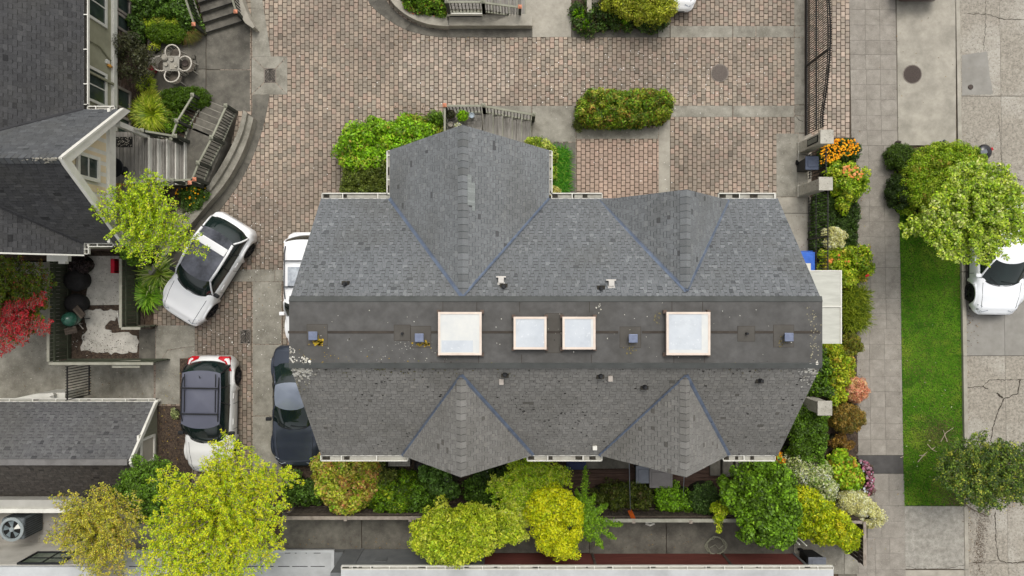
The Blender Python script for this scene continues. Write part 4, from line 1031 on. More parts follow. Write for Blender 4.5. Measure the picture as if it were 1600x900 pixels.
MB().box(xg+.001, xg+.09, yg-hw-.1, yg+hw+.1, zb0-.12, zb0+.24).build('base_trim', M_white, lh)
gw = P(126,260,5.2); window(lh, (xg+.035, gw.y, 5.05), .62, .95, 'x', 1, 2, 1, M_white, .12)
# gutters of the house
gutter((xe+.0,6.35,LE-.04),(xe,20,LE-.04),lh,.13,out=(1,0,0),br=1.2,lite=False)
gutter((xe+.1,yg+hg+.03,LE-.06),(gx-.25,yg+hg+.03,LE-.06),lh,.09,out=(0,1,0),br=.5,lite=True)
gutter((xe+.1,yg-hg-.03,LE-.06),(gx-.3,yg-hg-.03,LE-.06),lh,.09,out=(0,-1,0),br=.6,lite=False)
gutter((xe+.02,ys+.02,LE-.05),(xe+.02,yg-hg-.0,LE-.05),lh,.13,out=(1,0,0),br=.3,lite=False)
MB().bar((xe,ys-.02,LE+.0),(xr,ys-.02,zr_+.0),.05,.12).build('rake_board', M_white, lh)
cb = P(92,406,2.9); q = MB(); q.box(cb.x-.4,cb.x+.35,cb.y-.05,cb.y+.22,2.75,2.95); q.box(cb.x+.0,cb.x+.25,cb.y-.14,cb.y-.051,2.75,2.93); q.build('downspout_box', M_white, lh)
# porch posts & beams
pz = 1.7
for (px, py) in ((228,212),(232,371)):
    f = P(px,py,pz); MB().box(f.x-.09,f.x+.09,f.y-.09,f.y+.09,pz-.1,LE-.15).build('porch_post', M_white, lh)
f = P(213,375,pz); MB().box(xe-.2,gx-.45,1.62,1.8,2.9,3.55).build('porch_end_wall', M_olive, lh); MB().box(xe-.2,gx-.4,1.55,1.619,2.85,3.0).build('porch_beam', M_white, lh); MB().box(gx-.6,gx-.42,1.55,1.75,1.7,3.54).build('porch_post', M_white, lh)
# deck, steps, landing, stone stairs
deck('front_deck', 'weathered board front deck below the cream gable on the left', PW2([(158,206),(222,206),(222,385),(158,385)],pz), pz, M_deck, 'y', .14, frame=M_conc_d)
xa = P(291,0,.8).x; xb = P(222,0,pz).x; y0 = P(0,288,1.2).y; y1 = P(0,219,1.2).y
steps('deck_steps', 'wide grey wooden steps with white risers leading up to the front deck', (xa,y0),(xb,y0),(0,1),y1-y0,5,.8,pz,M_deck,M_white,3)
steps('side_steps', 'short wooden steps behind the leafy tree below the front deck', (P(250,0,1).x,P(0,322,1).y),(P(215,0,1).x,P(0,322,1).y),(0,1),.75,2,1.2,pz,M_deck,M_white,2)
lz = .8
ld = MB(); ld.prism(PW2([(289,206),(303,200),(346,218),(352,220),(325,285),(289,288)],lz), -.05, lz); tag(ld.build('stair_landing', M_conc_d, bevel=.01), 'raised concrete landing between the stone stairs and the wooden steps', 'landing')
def stairs_px(name, label, foot0, foot1, top0, top1, n, z0, z1, nos=None):
    """steps between two pixel edges: foot0-foot1 the first riser line (at z0), top0-top1 the last (at z1)"""
    t = thing(name, label, 'stairs', tuple(P(*foot0, z0)))
    A0, A1, B0, B1 = P(*foot0, z0), P(*foot1, z0), P(*top0, z1), P(*top1, z1)
    for k in range(n):
        u = k/n; v = (k+1)/n
        q = [A0.lerp(B0,u), A1.lerp(B1,u), A1.lerp(B1,v), A0.lerp(B0,v)]; zt = z0+(z1-z0)*v
        MB().prism([(s.x,s.y) for s in q], -.05, zt+.0).build('step', M_conc_d, t, bevel=.01)
        n0 = q[0]; n1 = q[1]; d = (q[3]-q[0]).normalized()*.035
        MB().prism([(s.x,s.y) for s in (n0, n1, n1+d, n0+d)], zt-.03, zt+.003).build('nosing', nos or M_conc_d, t)
    return t
stairs_px('stone_stairs', 'concrete stairs from the small patio up to the landing, between two railings', (324,157),(372,176), (300,203),(347,222), 5, 0, lz, M_conc)
stairs_px('stone_stairs', 'dark concrete stairs at the top left corner, between copper-capped railings', (324,54),(384,35), (300,-40),(352,-58), 6, 0, .95, M_dark)  # dark nosings put the shadow of the risers into colour
railing('stair_railing', 'railing left of the concrete stairs beside the clipped low hedge', [P(320,160,0),P(297,199,lz),P(288,226,lz)], 1.0, step=.16)
railing('stair_railing', 'railing right of the concrete stairs, running down along the curved planter wall', [P(370,176,0),P(349,224,lz),P(329,262,lz),P(317,292,lz)], 1.0, step=.13, copper=(3,))
railing('stair_railing', 'dark railing left of the top corner stairs, with a copper cap over the brown grass', [P(290,-40,.9),P(322,54,0)], 1.0, step=.14, copper=(1,))
railing('stair_railing', 'dark railing right of the top corner stairs, with a copper cap near the kerb', [P(360,-50,.9),P(385,35,0)], 1.0, step=.14, copper=(1,))
railing('deck_railing', 'railing along the upper side of the front deck and wooden steps', [P(212,204,pz),P(246,214,pz),P(295,222,lz)], 1.0, step=.15)
railing('deck_railing', 'railing along the lower side of the wooden steps, half hidden by the leafy tree', [P(222,292,pz),P(290,288,lz),P(324,287,lz)], 1.0, step=.15, copper=(2,))
wc = MB(); q = poly_interp(smooth([(352,-60),(366,0),(377,32),(395,44)]), 8); q2 = poly_interp(smooth([(362,-60),(378,0),(388,25),(398,42)]), 8)
for k in range(8): wc.prism(PW2([q[k],q[k+1],q2[k+1],q2[k]],.5), -.05, .5)
tag(wc.build('stair_wall', M_conc_l), 'pale concrete wall right of the top corner stairs', 'wall')
tw = MB()
q = poly_interp(smooth([(380,172),(374,200),(360,232),(340,268),(322,292)]), 10); q2 = poly_interp(smooth([(386,176),(381,203),(367,236),(346,274),(328,298)]), 10)
for k in range(10): tw.prism(PW2([q[k],q[k+1],q2[k+1],q2[k]],.6), -.05, .6)
tag(tw.build('stair_wall', M_conc), 'low concrete wall beside the railing, right of the stone stairs', 'wall')

# ---------------- yard fences (green boards)
def board_fence(name, label, A, B, h, face, z=0, bw=.14, capm=None, m=None, post=None, group=None, capw=.1, gap=.012):
    """vertical boards from A to B (plan), boards on the side 'face' (unit vector)"""
    A = Vector((A[0],A[1],z)); B = Vector((B[0],B[1],z)); d = (B-A); L = d.length; d.normalize(); f = Vector((face[0],face[1],0)); upv = Vector((0,0,1))
    t = thing(name, label, 'fence', tuple((A+B)/2), group)
    MB().bar(A+upv*(h+.02), B+upv*(h+.02), capw, .04).build('cap_rail', capm or M_fcap, t)
    MB().bar(A+upv*(h*.18)+f*.055, B+upv*(h*.18)+f*.055, .04, .09).build('rail', m or M_fgreen, t); MB().bar(A+upv*(h*.8)+f*.055, B+upv*(h*.8)+f*.055, .04, .09).build('rail', m or M_fgreen, t)
    k = 0; n = int(L/bw)
    pr_ = MB(); pr_.bar(Vector((0,0,0)), Vector((0,0,h)), bw-gap, .022, up=tuple(f)); me = pr_.mesh('board', m or M_fgreen)
    for k in range(n):
        p_ = A+d*((k+.5)*L/n)+f*.022
        o = bpy.data.objects.new('board', me); COL.objects.link(o); o.parent = t; b = base_of(t); o.location = (p_.x-b[0], p_.y-b[1], p_.z-b[2]+R.uniform(-.005,.005))
    return t
cz = 1.3
A = P(76,400,cz); B = P(76,565,cz); board_fence('yard_fence', 'grey-green board fence behind the barbecue, left side of the sunken yard', (A.x,A.y),(B.x,B.y),cz,(1,0))
A = P(77,568,cz); B = P(240,568,cz); board_fence('yard_fence', 'long grey-green board fence on the lower side of the yard, above the iron gate', (A.x,A.y),(B.x,B.y),cz,(0,1))
A = P(189,404,cz); B = P(189,512,cz); board_fence('yard_fence', 'grey-green board fence between the yard and the strappy plant', (A.x,A.y),(B.x,B.y),cz,(1,0))
A = P(190,513,cz); B = P(220,513,cz); board_fence('yard_fence', 'short grey-green fence return by the front bumper of the tilted white car', (A.x,A.y),(B.x,B.y),cz,(0,1))
fp = P(236,507,.6); tag(MB().box(P(222,0).x,P(242,0).x,P(0,514,.2).y,P(0,508,.2).y,0,.35).build('low_post_base', M_woodf), 'low wooden kerb beam at the end of the short yard fence', 'beam')
bl = MB(); q0 = P(175,569,1.2); q1 = P(219,569,1.2); bl.box(q0.x,q1.x,q0.y-.14,q0.y-.04,1.15,1.22); bl.prism([tuple(P(a,b,1.1)[:2]) for a,b in ((186,564),(218,563),(220,570),(214,575))],1.0,1.08)
tag(bl.build('folded_trellis', M_fcap, bevel=.01), 'pale folded board leaning on the lower yard fence', 'board')
# gate to the lower court
gt = thing('iron_gate', 'black iron gate of thin bars at the foot of the long green fence', 'gate', tuple(P(141,596,-.6)))
xg_ = P(141,596,-.7).x
ya_, yb_ = P(0,570,.6).y-.05, P(0,617,.1).y+.25
z0g, hgt = -.75, 1.6
for z_ in (z0g+.12, z0g+hgt-.1): MB().bar((xg_,ya_,z_),(xg_,yb_-.35,z_),.045,.04).build('rail', M_iron, gt)
for k in range(13):
    y = ya_+(yb_-.35-ya_)*(k/12); MB().bar((xg_,y,z0g),(xg_,y,z0g+hgt),.026,.026).build('bar', M_iron, gt)

# ---------------- garage bottom left
ge = .25; gr_ = 2.1
gar = thing('garage', 'low garage with grey shingle roof and sage gable end at the lower left', 'garage', (-16,-6.4,-1.5))
ge_y, gs_y, gm_y = -4.5, -8.38, -6.44; gxe = -14.14+.0
gxe = P(240,627,ge).x; gw_ = P(243,0,ge).x-.06
MB().box(-26, gw_, gs_y+.25, ge_y-.2, -1.55, ge-.05).build('wall', M_sage, gar)
tri = MB(); tri.v = [(gw_,ge_y-.2,ge-.05),(gw_,gs_y+.2,ge-.05),(gw_,gm_y,gr_-.15),(gw_-.1,ge_y-.2,ge-.05),(gw_-.1,gs_y+.2,ge-.05),(gw_-.1,gm_y,gr_-.15)]
tri.f = [(1,0,2),(3,4,5),(0,1,4,3),(1,2,5,4),(2,0,3,5)]; tri.c = [W1]*5; tri.build('gable_wall', M_sage, gar)
bt = MB(); y = gs_y+.3
while y < ge_y-.2:
    zt = ge+(gr_-.18-ge)*(1-abs(y-gm_y)/1.94); bt.box(gw_, gw_+.015, y, y+.02, ge-.05, max(ge,zt)); y += .14
bt.build('battens', M_sage, gar, kind='stuff')
gxr = gxe+.05
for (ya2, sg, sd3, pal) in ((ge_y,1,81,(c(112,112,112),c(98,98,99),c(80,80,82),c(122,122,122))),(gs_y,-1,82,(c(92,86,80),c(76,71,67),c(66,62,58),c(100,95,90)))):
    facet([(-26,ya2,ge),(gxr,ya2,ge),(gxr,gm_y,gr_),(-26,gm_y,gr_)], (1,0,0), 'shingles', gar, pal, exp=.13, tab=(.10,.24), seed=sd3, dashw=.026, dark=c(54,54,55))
    g = MB(); g.face([(-26,ya2,ge-.03),(gxr,ya2,ge-.03),(gxr,gm_y,gr_-.03),(-26,gm_y,gr_-.03)]); g.face([(-26,ya2,ge-.15),(gxr,ya2,ge-.15),(gxr,gm_y,gr_-.15),(-26,gm_y,gr_-.15)]); g.face([(-26,ya2,ge-.03),(gxr,ya2,ge-.03),(gxr,ya2,ge-.15),(-26,ya2,ge-.15)]); g.build('roof', MATS['roof_body'], gar)
    MB().bar((gxr+.045,ya2,ge-.05),(gxr+.045,gm_y,gr_-.05),.09,.16).build('barge_board', M_white, gar)
MB().box(-26,gxr-.05,gm_y-.11,gm_y+.11,gr_-.05,gr_+.03).build('ridge', mat('ridge_strip', c(118,116,114), c(102,100,98), 3, 5, .9), gar)
gutter((-26,ge_y+.01,ge-.03),(gxr+.05,ge_y+.01,ge-.03),gar,.09,out=(0,1,0),br=.92)
dp = P(245,627,ge); tag_ = MB().lathe(dp.x,dp.y,[(.06,-.05),(.06,.28),(.045,.3)],12).build('downspout', M_white, gar)
window(gar, (gw_+.003, P(0,703,.8).y, .78), .85, .85, 'x', 1, 1, 1, M_white, .09, mat('door_panel', c(186,180,166), c(172,166,152), 2, 4, .7))
q0 = P(229,681,1.0); MB().box(gw_+.004,gw_+.08,q0.y-.08,q0.y+.12,1.3,1.5).build('wall_light', M_white, gar)
# low pale wall beside the garage eave, with a lamp
lw = MB(); lw.prism(PW2([(15,624),(60,615),(103,613),(103,624),(60,627),(15,628)],-.3), -1.5, -.25); tag(lw.build('court_wall', M_white), 'pale low wall in the court by the iron gate, against the garage eave', 'wall')
lp2 = P(78,618,.1); tag(MB().lathe(lp2.x,lp2.y,[(.05,-.25),(.07,-.1),(.1,0),(.03,.1)],10).build('wall_lamp', M_white), 'small white lamp on the low wall left of the iron gate', 'lamp')

# ---------------- buildings along the bottom
nb = thing('pale_building', 'pale building with a dark-framed window at the bottom left corner', 'building', (-17,-11,0))
xb1 = P(150,0,2.3).x
MB().box(-26,xb1-.1,-16,P(0,848).y,-.05,2.15).build('wall', mat('pale_wall', c(190,186,176), c(168,164,154), 1, 7, .9, stain=(c(132,126,114), 1.2, .55, .8, .5)), nb)
MB().box(-26,xb1,-16,P(0,886,2.3).y,2.16,2.3).build('roof', M_memb, nb)
wn = window(nb,(P(78,0,1.6).x, P(0,848).y, 1.62),1.55,1.0,'y',1,2,2,M_black,.06,mat('sky_reflection_glass', c(118,126,112), c(84,92,78), 2.5, 4, .15))  # pane colour lightened to hold the reflected sky
tag(MB().prism(W2([(60,835),(440,850),(440,870),(60,870)]), -.05, .03).build('footing_ledge', M_conc), 'pale concrete ledge behind the yellow trees at the bottom left', 'ledge')
pw = thing('parapet', 'pale slab ledge with white coping below the garage roof', 'wall', tuple(P(60,790,.9)))
p0 = P(0,781,.85); p1 = P(118,795,.85); MB().box(-26,p1.x,p1.y,p0.y,-.05,.85).build('slab', mat('ledge_slab', c(176,174,166), c(160,158,150), 1, 6, .9), pw)
p0 = P(0,795,.95); p2 = P(0,801.5,.95); MB().box(-26,p1.x,p2.y,p0.y-.002,-.05,.95).build('coping', M_white, pw)
pv = MB(); pv.prism(W2([(-60,800),(300,800),(300,850),(-60,850)]), -.05, .02); structure('side_yard_paving', pv, mat('side_paving', c(150,146,138), c(128,124,116), 1.2, 8, .95, .3, 50, stain=(c(92,88,80), .8, .5, .8, .5)))
br = thing('flat_roof_shed', 'flat pale membrane roof with dark seam, bottom edge beside the big yellow-green tree', 'building', (-9.5,-12,0))
bz = .35; p0 = P(190,859,bz); p1 = P(522.5,859,bz); 
MB().box(p0.x,p1.x-.1,-17,p0.y-.08,-.05,bz-.06).build('wall', M_greywall, br); MB().box(p0.x,p1.x,-17,p0.y,bz-.06,bz).build('roof', M_memb, br)
MB().box(p0.x,p1.x,p0.y-.10,p0.y+.0,bz+.001,bz+.05).build('edge_trim', mat('trim_pale', c(190,192,192), c(176,178,178), 2, 4, .6), br)
MB().box(p1.x-.11,p1.x+.0,-17,p0.y-.101,bz+.001,bz+.05).build('edge_trim', MATS['trim_pale'], br)
sm = MB(); y_ = P(0,885,bz).y; x_ = p0.x+.3
while x_ < p1.x-.3: 
    w_ = R.uniform(.1,.6); sm.box(x_,min(x_+w_,p1.x-.15),y_-.012,y_+.012,bz+.001,bz+.008); x_ += w_+R.uniform(0,.25)
y_ = P(0,864,bz).y; x_ = P(445,0,bz).x
while x_ < p1.x-.4:
    w_ = R.uniform(.05,.3); sm.box(x_,x_+w_,y_-.015,y_+.015,bz+.001,bz+.008); x_ += w_+R.uniform(.1,.4)
sm.build('seams', M_dark, br, kind='stuff')
cz2 = 2.4; yr_ = -415*27.4/1069
cb_ = thing('long_building', 'long low building with grey and red siding and white gutter along the bottom edge', 'building', (2,-13,0))
yw_ = -408*27.4/1069; x0_ = P(533,0,cz2).x; x1_ = P(1302,0,cz2).x
MB().box(P(522.7,0).x,P(539,0).x,-17,yw_,-.05,.34).build('low_end_wall', M_greywall, cb_)
segs = ((539.4,567,M_greywall),(567.4,757,M_greywall),(757.4,925,M_redwall),(925.4,1128,M_redwall),(1128.4,1239,M_redwall))
for k,(a_,b_,m_) in enumerate(segs):
    MB().box(P(a_,0).x+.01,P(b_,0).x-.01,-17,yw_ if k < 2 else yr_,-.05,cz2-.12).build('siding_panel', m_, cb_)
lb = MB(); lr = MB(); z = .1
while z < cz2-.2:
    for (a_,b_,dst) in ((568,756,lb),(758,924,lr),(926,1128,lr),(1129,1238,lr)):
        yv_ = yw_ if dst is lb else yr_
        xa_, xb_ = P(a_,0).x, P(b_,0).x; i0 = len(dst.v); dst.v += [(xa_,yv_,z+.14),(xa_,yv_+.02,z),(xb_,yv_+.02,z),(xb_,yv_,z+.14)]; dst.f.append((i0,i0+1,i0+2,i0+3)); dst.c.append(W1)
    z += .14
lb.build('lap_boards', M_greywall, cb_, kind='stuff'); lr.build('lap_boards', M_redwall, cb_, kind='stuff')
for a_ in (567,757,925,1128,1239.5):
    x_ = P(a_,0).x; yv_ = yw_ if a_ < 800 else yr_; MB().box(x_-.05,x_+.05,yv_-.02,yv_+.045,-.05,cz2-.12).build('corner_board', M_greywall if a_ < 900 or a_ > 1200 else M_woodf, cb_)
MB().box(x0_,x1_,-17,-435*25/1069-.1,cz2-.1,cz2+.02).build('roof', M_memb, cb_)
g = gutter((x0_,-435*25/1069-.09,cz2-.02),(x1_,-435*25/1069-.09,cz2-.02),cb_,.11,out=(0,1,0),br=.68)
wv = MB(); 
for k in range(4):
    a_ = 577+k*30; p_ = P(a_,0,2.05); wv.box(p_.x,p_.x+.68,yw_+.021,yw_+.06,1.7,2.15)
wv.build('window', M_dark, cb_)
p_ = P(586,0,1.2); MB().box(p_.x,p_.x+.45,yw_+.025,yw_+.045,.95,1.35).build('hatch', M_greywall, cb_)
# board fence along the alley
fz = 1.45
xk = [P(a,0,fz).x for a in (441,640,855,990,1290)]; yk = P(0,809,fz).y; yk2 = P(0,813,fz).y
board_fence('alley_fence', 'weathered brown board fence along the alley, left half below the red-tinged shrub', (xk[0],yk),(xk[2],yk),fz,(0,1),m=M_woodf,capm=M_woodc,capw=.13)
board_fence('alley_fence', 'weathered brown board fence along the alley, right half with the pale rail', (xk[2]+.02,yk2),(xk[4],yk2),fz,(0,1),m=M_woodf,capm=M_fcap,capw=.13)
for (px, py, par) in ((540,811,0),(641,812,0),(444,810,0),(990,814.5,1),(1079,815,1)):
    q = P(px,py,fz); t_ = [o for o in COL.objects if o.name.startswith('alley_fence')][par]
    MB().box(q.x-.06,q.x+.06,q.y-.06,q.y+.06,0,fz+.06).build('post', M_woodc, t_)
fx = P(1350.5,0,1.55).x; board_fence('corner_fence', 'dark brown board fence beside the pavement at the lower right', (fx,P(0,815,1.55).y),(fx,P(0,884,1.55).y),1.55,(-1,0),m=mat('fence_dark_brown', c(74,62,56), c(52,44,40), 4, 7, .9, .4, 60, rnd=.15),capm=M_woodc,capw=.11)
board_fence('corner_fence', 'short brown return of the corner fence under the golden conifer', (P(1324,0,1.4).x,P(0,815.5,1.5).y),(fx-.06,P(0,815.5,1.5).y),1.5,(0,1),m=MATS['fence_dark_brown'],capm=M_woodc)
# timber deck behind the house
deck('back_deck', 'dark brown board walk behind the house, between shrubs and the south gables', PW2([(890,735),(1140,728),(1140,768),(890,764)],.05), .06, M_deckb, 'x', .145, z0=0, frame=M_deckb)
tag(MB().box(P(912,0).x,P(983,0).x,P(0,731).y,P(0,712).y,0,.10).build('concrete_pad', M_conc_d), 'concrete pad under the south eave beside the blue bin', 'slab')
for k in range(3):
    tag(MB().box(P(1108+k*18,0).x,P(1124+k*18,0).x,P(0,742).y,P(0,712).y,0,.14+.14*k).build('grey_step_block', M_conc_d, bevel=.01), ['lowest of the grey steps under the right south eave','middle grey step under the right south eave','highest grey step under the right south eave, nearest the big green shrub'][k], 'step')
wdk = deck('bench_slats', 'small slatted wooden bench under the left south eave, next to the olive shrub', PW2([(607,716),(641,716),(641,728),(607,728)],.4), .45, M_deck, 'x', .09, z0=0, frame=M_dark, cat='bench')
# ================================================================ PLANTS
M_leaf = mat('leaf', W1, (.80,.82,.78,1), 12, 2, .5, vcol=True, transl=.3, spec=.4)
M_flower = mat('flower', W1, (.92,.92,.92,1), 12, 2, .7, vcol=True, transl=.15, spec=.2)
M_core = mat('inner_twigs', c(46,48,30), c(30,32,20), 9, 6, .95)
def lin(cols): return np.array([q[:3] for q in cols], dtype=np.float32)
def leaf_mesh(name, cen, nor, size, cols, parent, m, asp=.55, kind='stuff'):
    """cen (N,3) nor (N,3) size (N,) cols (N,3)"""
    N = len(cen); b = base_of(parent); cen = cen-np.array(b)
    nor = nor/np.maximum(1e-6, np.linalg.norm(nor, axis=1, keepdims=True))
    t = NR.normal(size=(N,3)); d = np.cross(nor, t); d /= np.maximum(1e-6, np.linalg.norm(d, axis=1, keepdims=True)); e = np.cross(nor, d)
    s = size[:,None]*1.18
    cols = np.clip(cols*(1.1 if m is M_flower else 1.36), .004, .88); g_ = np.clip((cols[:,1]/np.maximum(cols[:,0],.001)-1.1)*3, 0, 1)
    cols[:,0] = np.maximum(cols[:,0], cols[:,1]*.50)*(1+.04*g_); cols[:,2] = np.where(cols[:,1] > cols[:,0]*1.02, np.minimum(cols[:,2], cols[:,1]*.42), cols[:,2])*(1-.3*g_)
    cols = np.clip(cols, .003, .9)
    v = np.empty((N,4,3), dtype=np.float32)
    v[:,0] = cen-d*s*.5; v[:,1] = cen+e*s*asp*.5+nor*s*.10-d*s*.05; v[:,2] = cen+d*s*.5-nor*s*.08; v[:,3] = cen-e*s*asp*.5+nor*s*.10-d*s*.05
    me = bpy.data.meshes.new(name); me.vertices.add(N*4); me.vertices.foreach_set('co', v.ravel())
    me.loops.add(N*4); me.loops.foreach_set('vertex_index', np.arange(N*4, dtype=np.int32))
    me.polygons.add(N); me.polygons.foreach_set('loop_start', np.arange(0, N*4, 4, dtype=np.int32)); me.polygons.foreach_set('loop_total', np.full(N, 4, dtype=np.int32))
    at = me.color_attributes.new('Col', 'FLOAT_COLOR', 'CORNER'); ca = np.ones((N,4,4), dtype=np.float32); ca[:,:,:3] = cols[:,None,:]
    at.data.foreach_set('color', ca.ravel()); me.materials.append(m); me.update(calc_edges=True); me.validate()
    o = bpy.data.objects.new(name, me); COL.objects.link(o); o.parent = parent
    if kind: o['kind'] = kind
    return o
def dist_edge(x, y, poly):
    P_ = np.array(poly); Q = np.roll(P_, -1, 0); d = np.full(len(x), 1e9)
    for a, b in zip(P_, Q):
        ab = b-a; L = (ab**2).sum()+1e-9; t = np.clip(((x-a[0])*ab[0]+(y-a[1])*ab[1])/L, 0, 1)
        d = np.minimum(d, np.hypot(x-a[0]-t*ab[0], y-a[1]-t*ab[1]))
    return d
def inside(x, y, poly):
    r = np.zeros(len(x), bool); n = len(poly); j = n-1
    for i in range(n):
        xi, yi = poly[i]; xj, yj = poly[j]
        r ^= ((yi > y) != (yj > y)) & (x < (xj-xi)*(y-yi)/(yj-yi+1e-12)+xi); j = i
    return r
def pick(pal, n):
    cols = lin([q[0] for q in pal]); w = np.array([q[1] for q in pal], float); w /= w.sum()
    return cols[NR.choice(len(pal), n, p=w)]
def crown(poly_px, zt, zb, parent, pal, rc=.28, per=90, size=.09, cover=1.5, R_=None, name='crown', keep=1.0, inset=.6, layers=2, asp=.55, up=.35, side=0, jit=.27, m=None, squash=.8):
    """billowing crown: leafy clumps spread through the volume of a dome drawn over a plan outline"""
    poly = [tuple(P(a,b,(zt+zb)/2)[:2]) for a, b in poly_px]; xs = [p[0] for p in poly]; ys = [p[1] for p in poly]
    ar = abs(sum(poly[i][0]*poly[(i+1)%len(poly)][1]-poly[(i+1)%len(poly)][0]*poly[i][1] for i in range(len(poly))))/2
    K = max(3, int(cover*ar/(rc*rc*1.6)))
    X = NR.uniform(min(xs), max(xs), K*6); Y = NR.uniform(min(ys), max(ys), K*6)
    ok = inside(X, Y, poly); X = X[ok]; Y = Y[ok]; D = dist_edge(X, Y, poly); ok = D > rc*inset*NR.uniform(.3,1.2,len(D)); X, Y, D = X[ok][:K], Y[ok][:K], D[ok][:K]
    K = len(X)
    if K == 0: return None
    Rd = R_ or max(.3, D.max())
    Z = zb+(zt-zb)*np.sqrt(np.clip(1-(1-np.clip(D/Rd,0,1))**2, 0, 1))+NR.normal(0, rc*.6, K)-rc*.6
    C = [np.stack([X,Y,Z],1)]
    for l in range(1, layers):
        C.append(np.stack([X+NR.normal(0,rc*.4,K), Y+NR.normal(0,rc*.4,K), np.maximum(rc*.5, Z-rc*1.1*l)], 1))
    if side:   # leafy sides down to the ground
        Bp = np.array(poly); Q = np.roll(Bp,-1,0); L = np.hypot(*(Q-Bp).T); n = max(6, int(L.sum()/rc*side)); t = NR.choice(len(L), n, p=L/L.sum()); u = NR.rand(n)[:,None]
        S_ = Bp[t]*(1-u)+Q[t]*u; cc_ = Bp.mean(0); S_ = S_+(cc_-S_)*rc*.5/np.maximum(.2,np.hypot(*(cc_-S_).T))[:,None]
        C.append(np.column_stack([S_, NR.uniform(rc*.4, max(rc*.5, zb), n)]))
    cc = np.concatenate(C); K2 = len(cc); n = int(per*keep)
    ids = np.repeat(np.arange(K2), n); N = len(ids)
    dv = NR.normal(size=(N,3)); dv /= np.linalg.norm(dv, axis=1, keepdims=True); dv[:,2] = np.abs(dv[:,2])*np.where(NR.rand(N) < .8, 1, -.6)
    r = rc*(.55+.5*NR.rand(N)**.7)*(.8+.45*NR.rand(K2)[ids])
    pos = cc[ids]+dv*r[:,None]*np.array([1,1,squash]); nor = dv*.95+np.array([0,0,up*.7])+NR.normal(0,.55,(N,3))
    nor[:,2] = np.abs(nor[:,2])
    base = pick(pal, K2)[ids]; leaf = pick(pal, N); mixv = NR.uniform(.2,1.0,N)[:,None]
    col = base*(1-mixv)+leaf*mixv; col *= (1+NR.normal(0,jit,N)*1.15)[:,None]*(1+NR.normal(0,.15,K2)[ids])[:,None]
    ok = pos[:,2] > .02
    o = leaf_mesh(name, pos[ok], nor[ok], (size*NR.uniform(.6,1.35,N))[ok], np.clip(col[ok],.004,1), parent, m or M_leaf, asp, kind='stuff')
    return o, cc
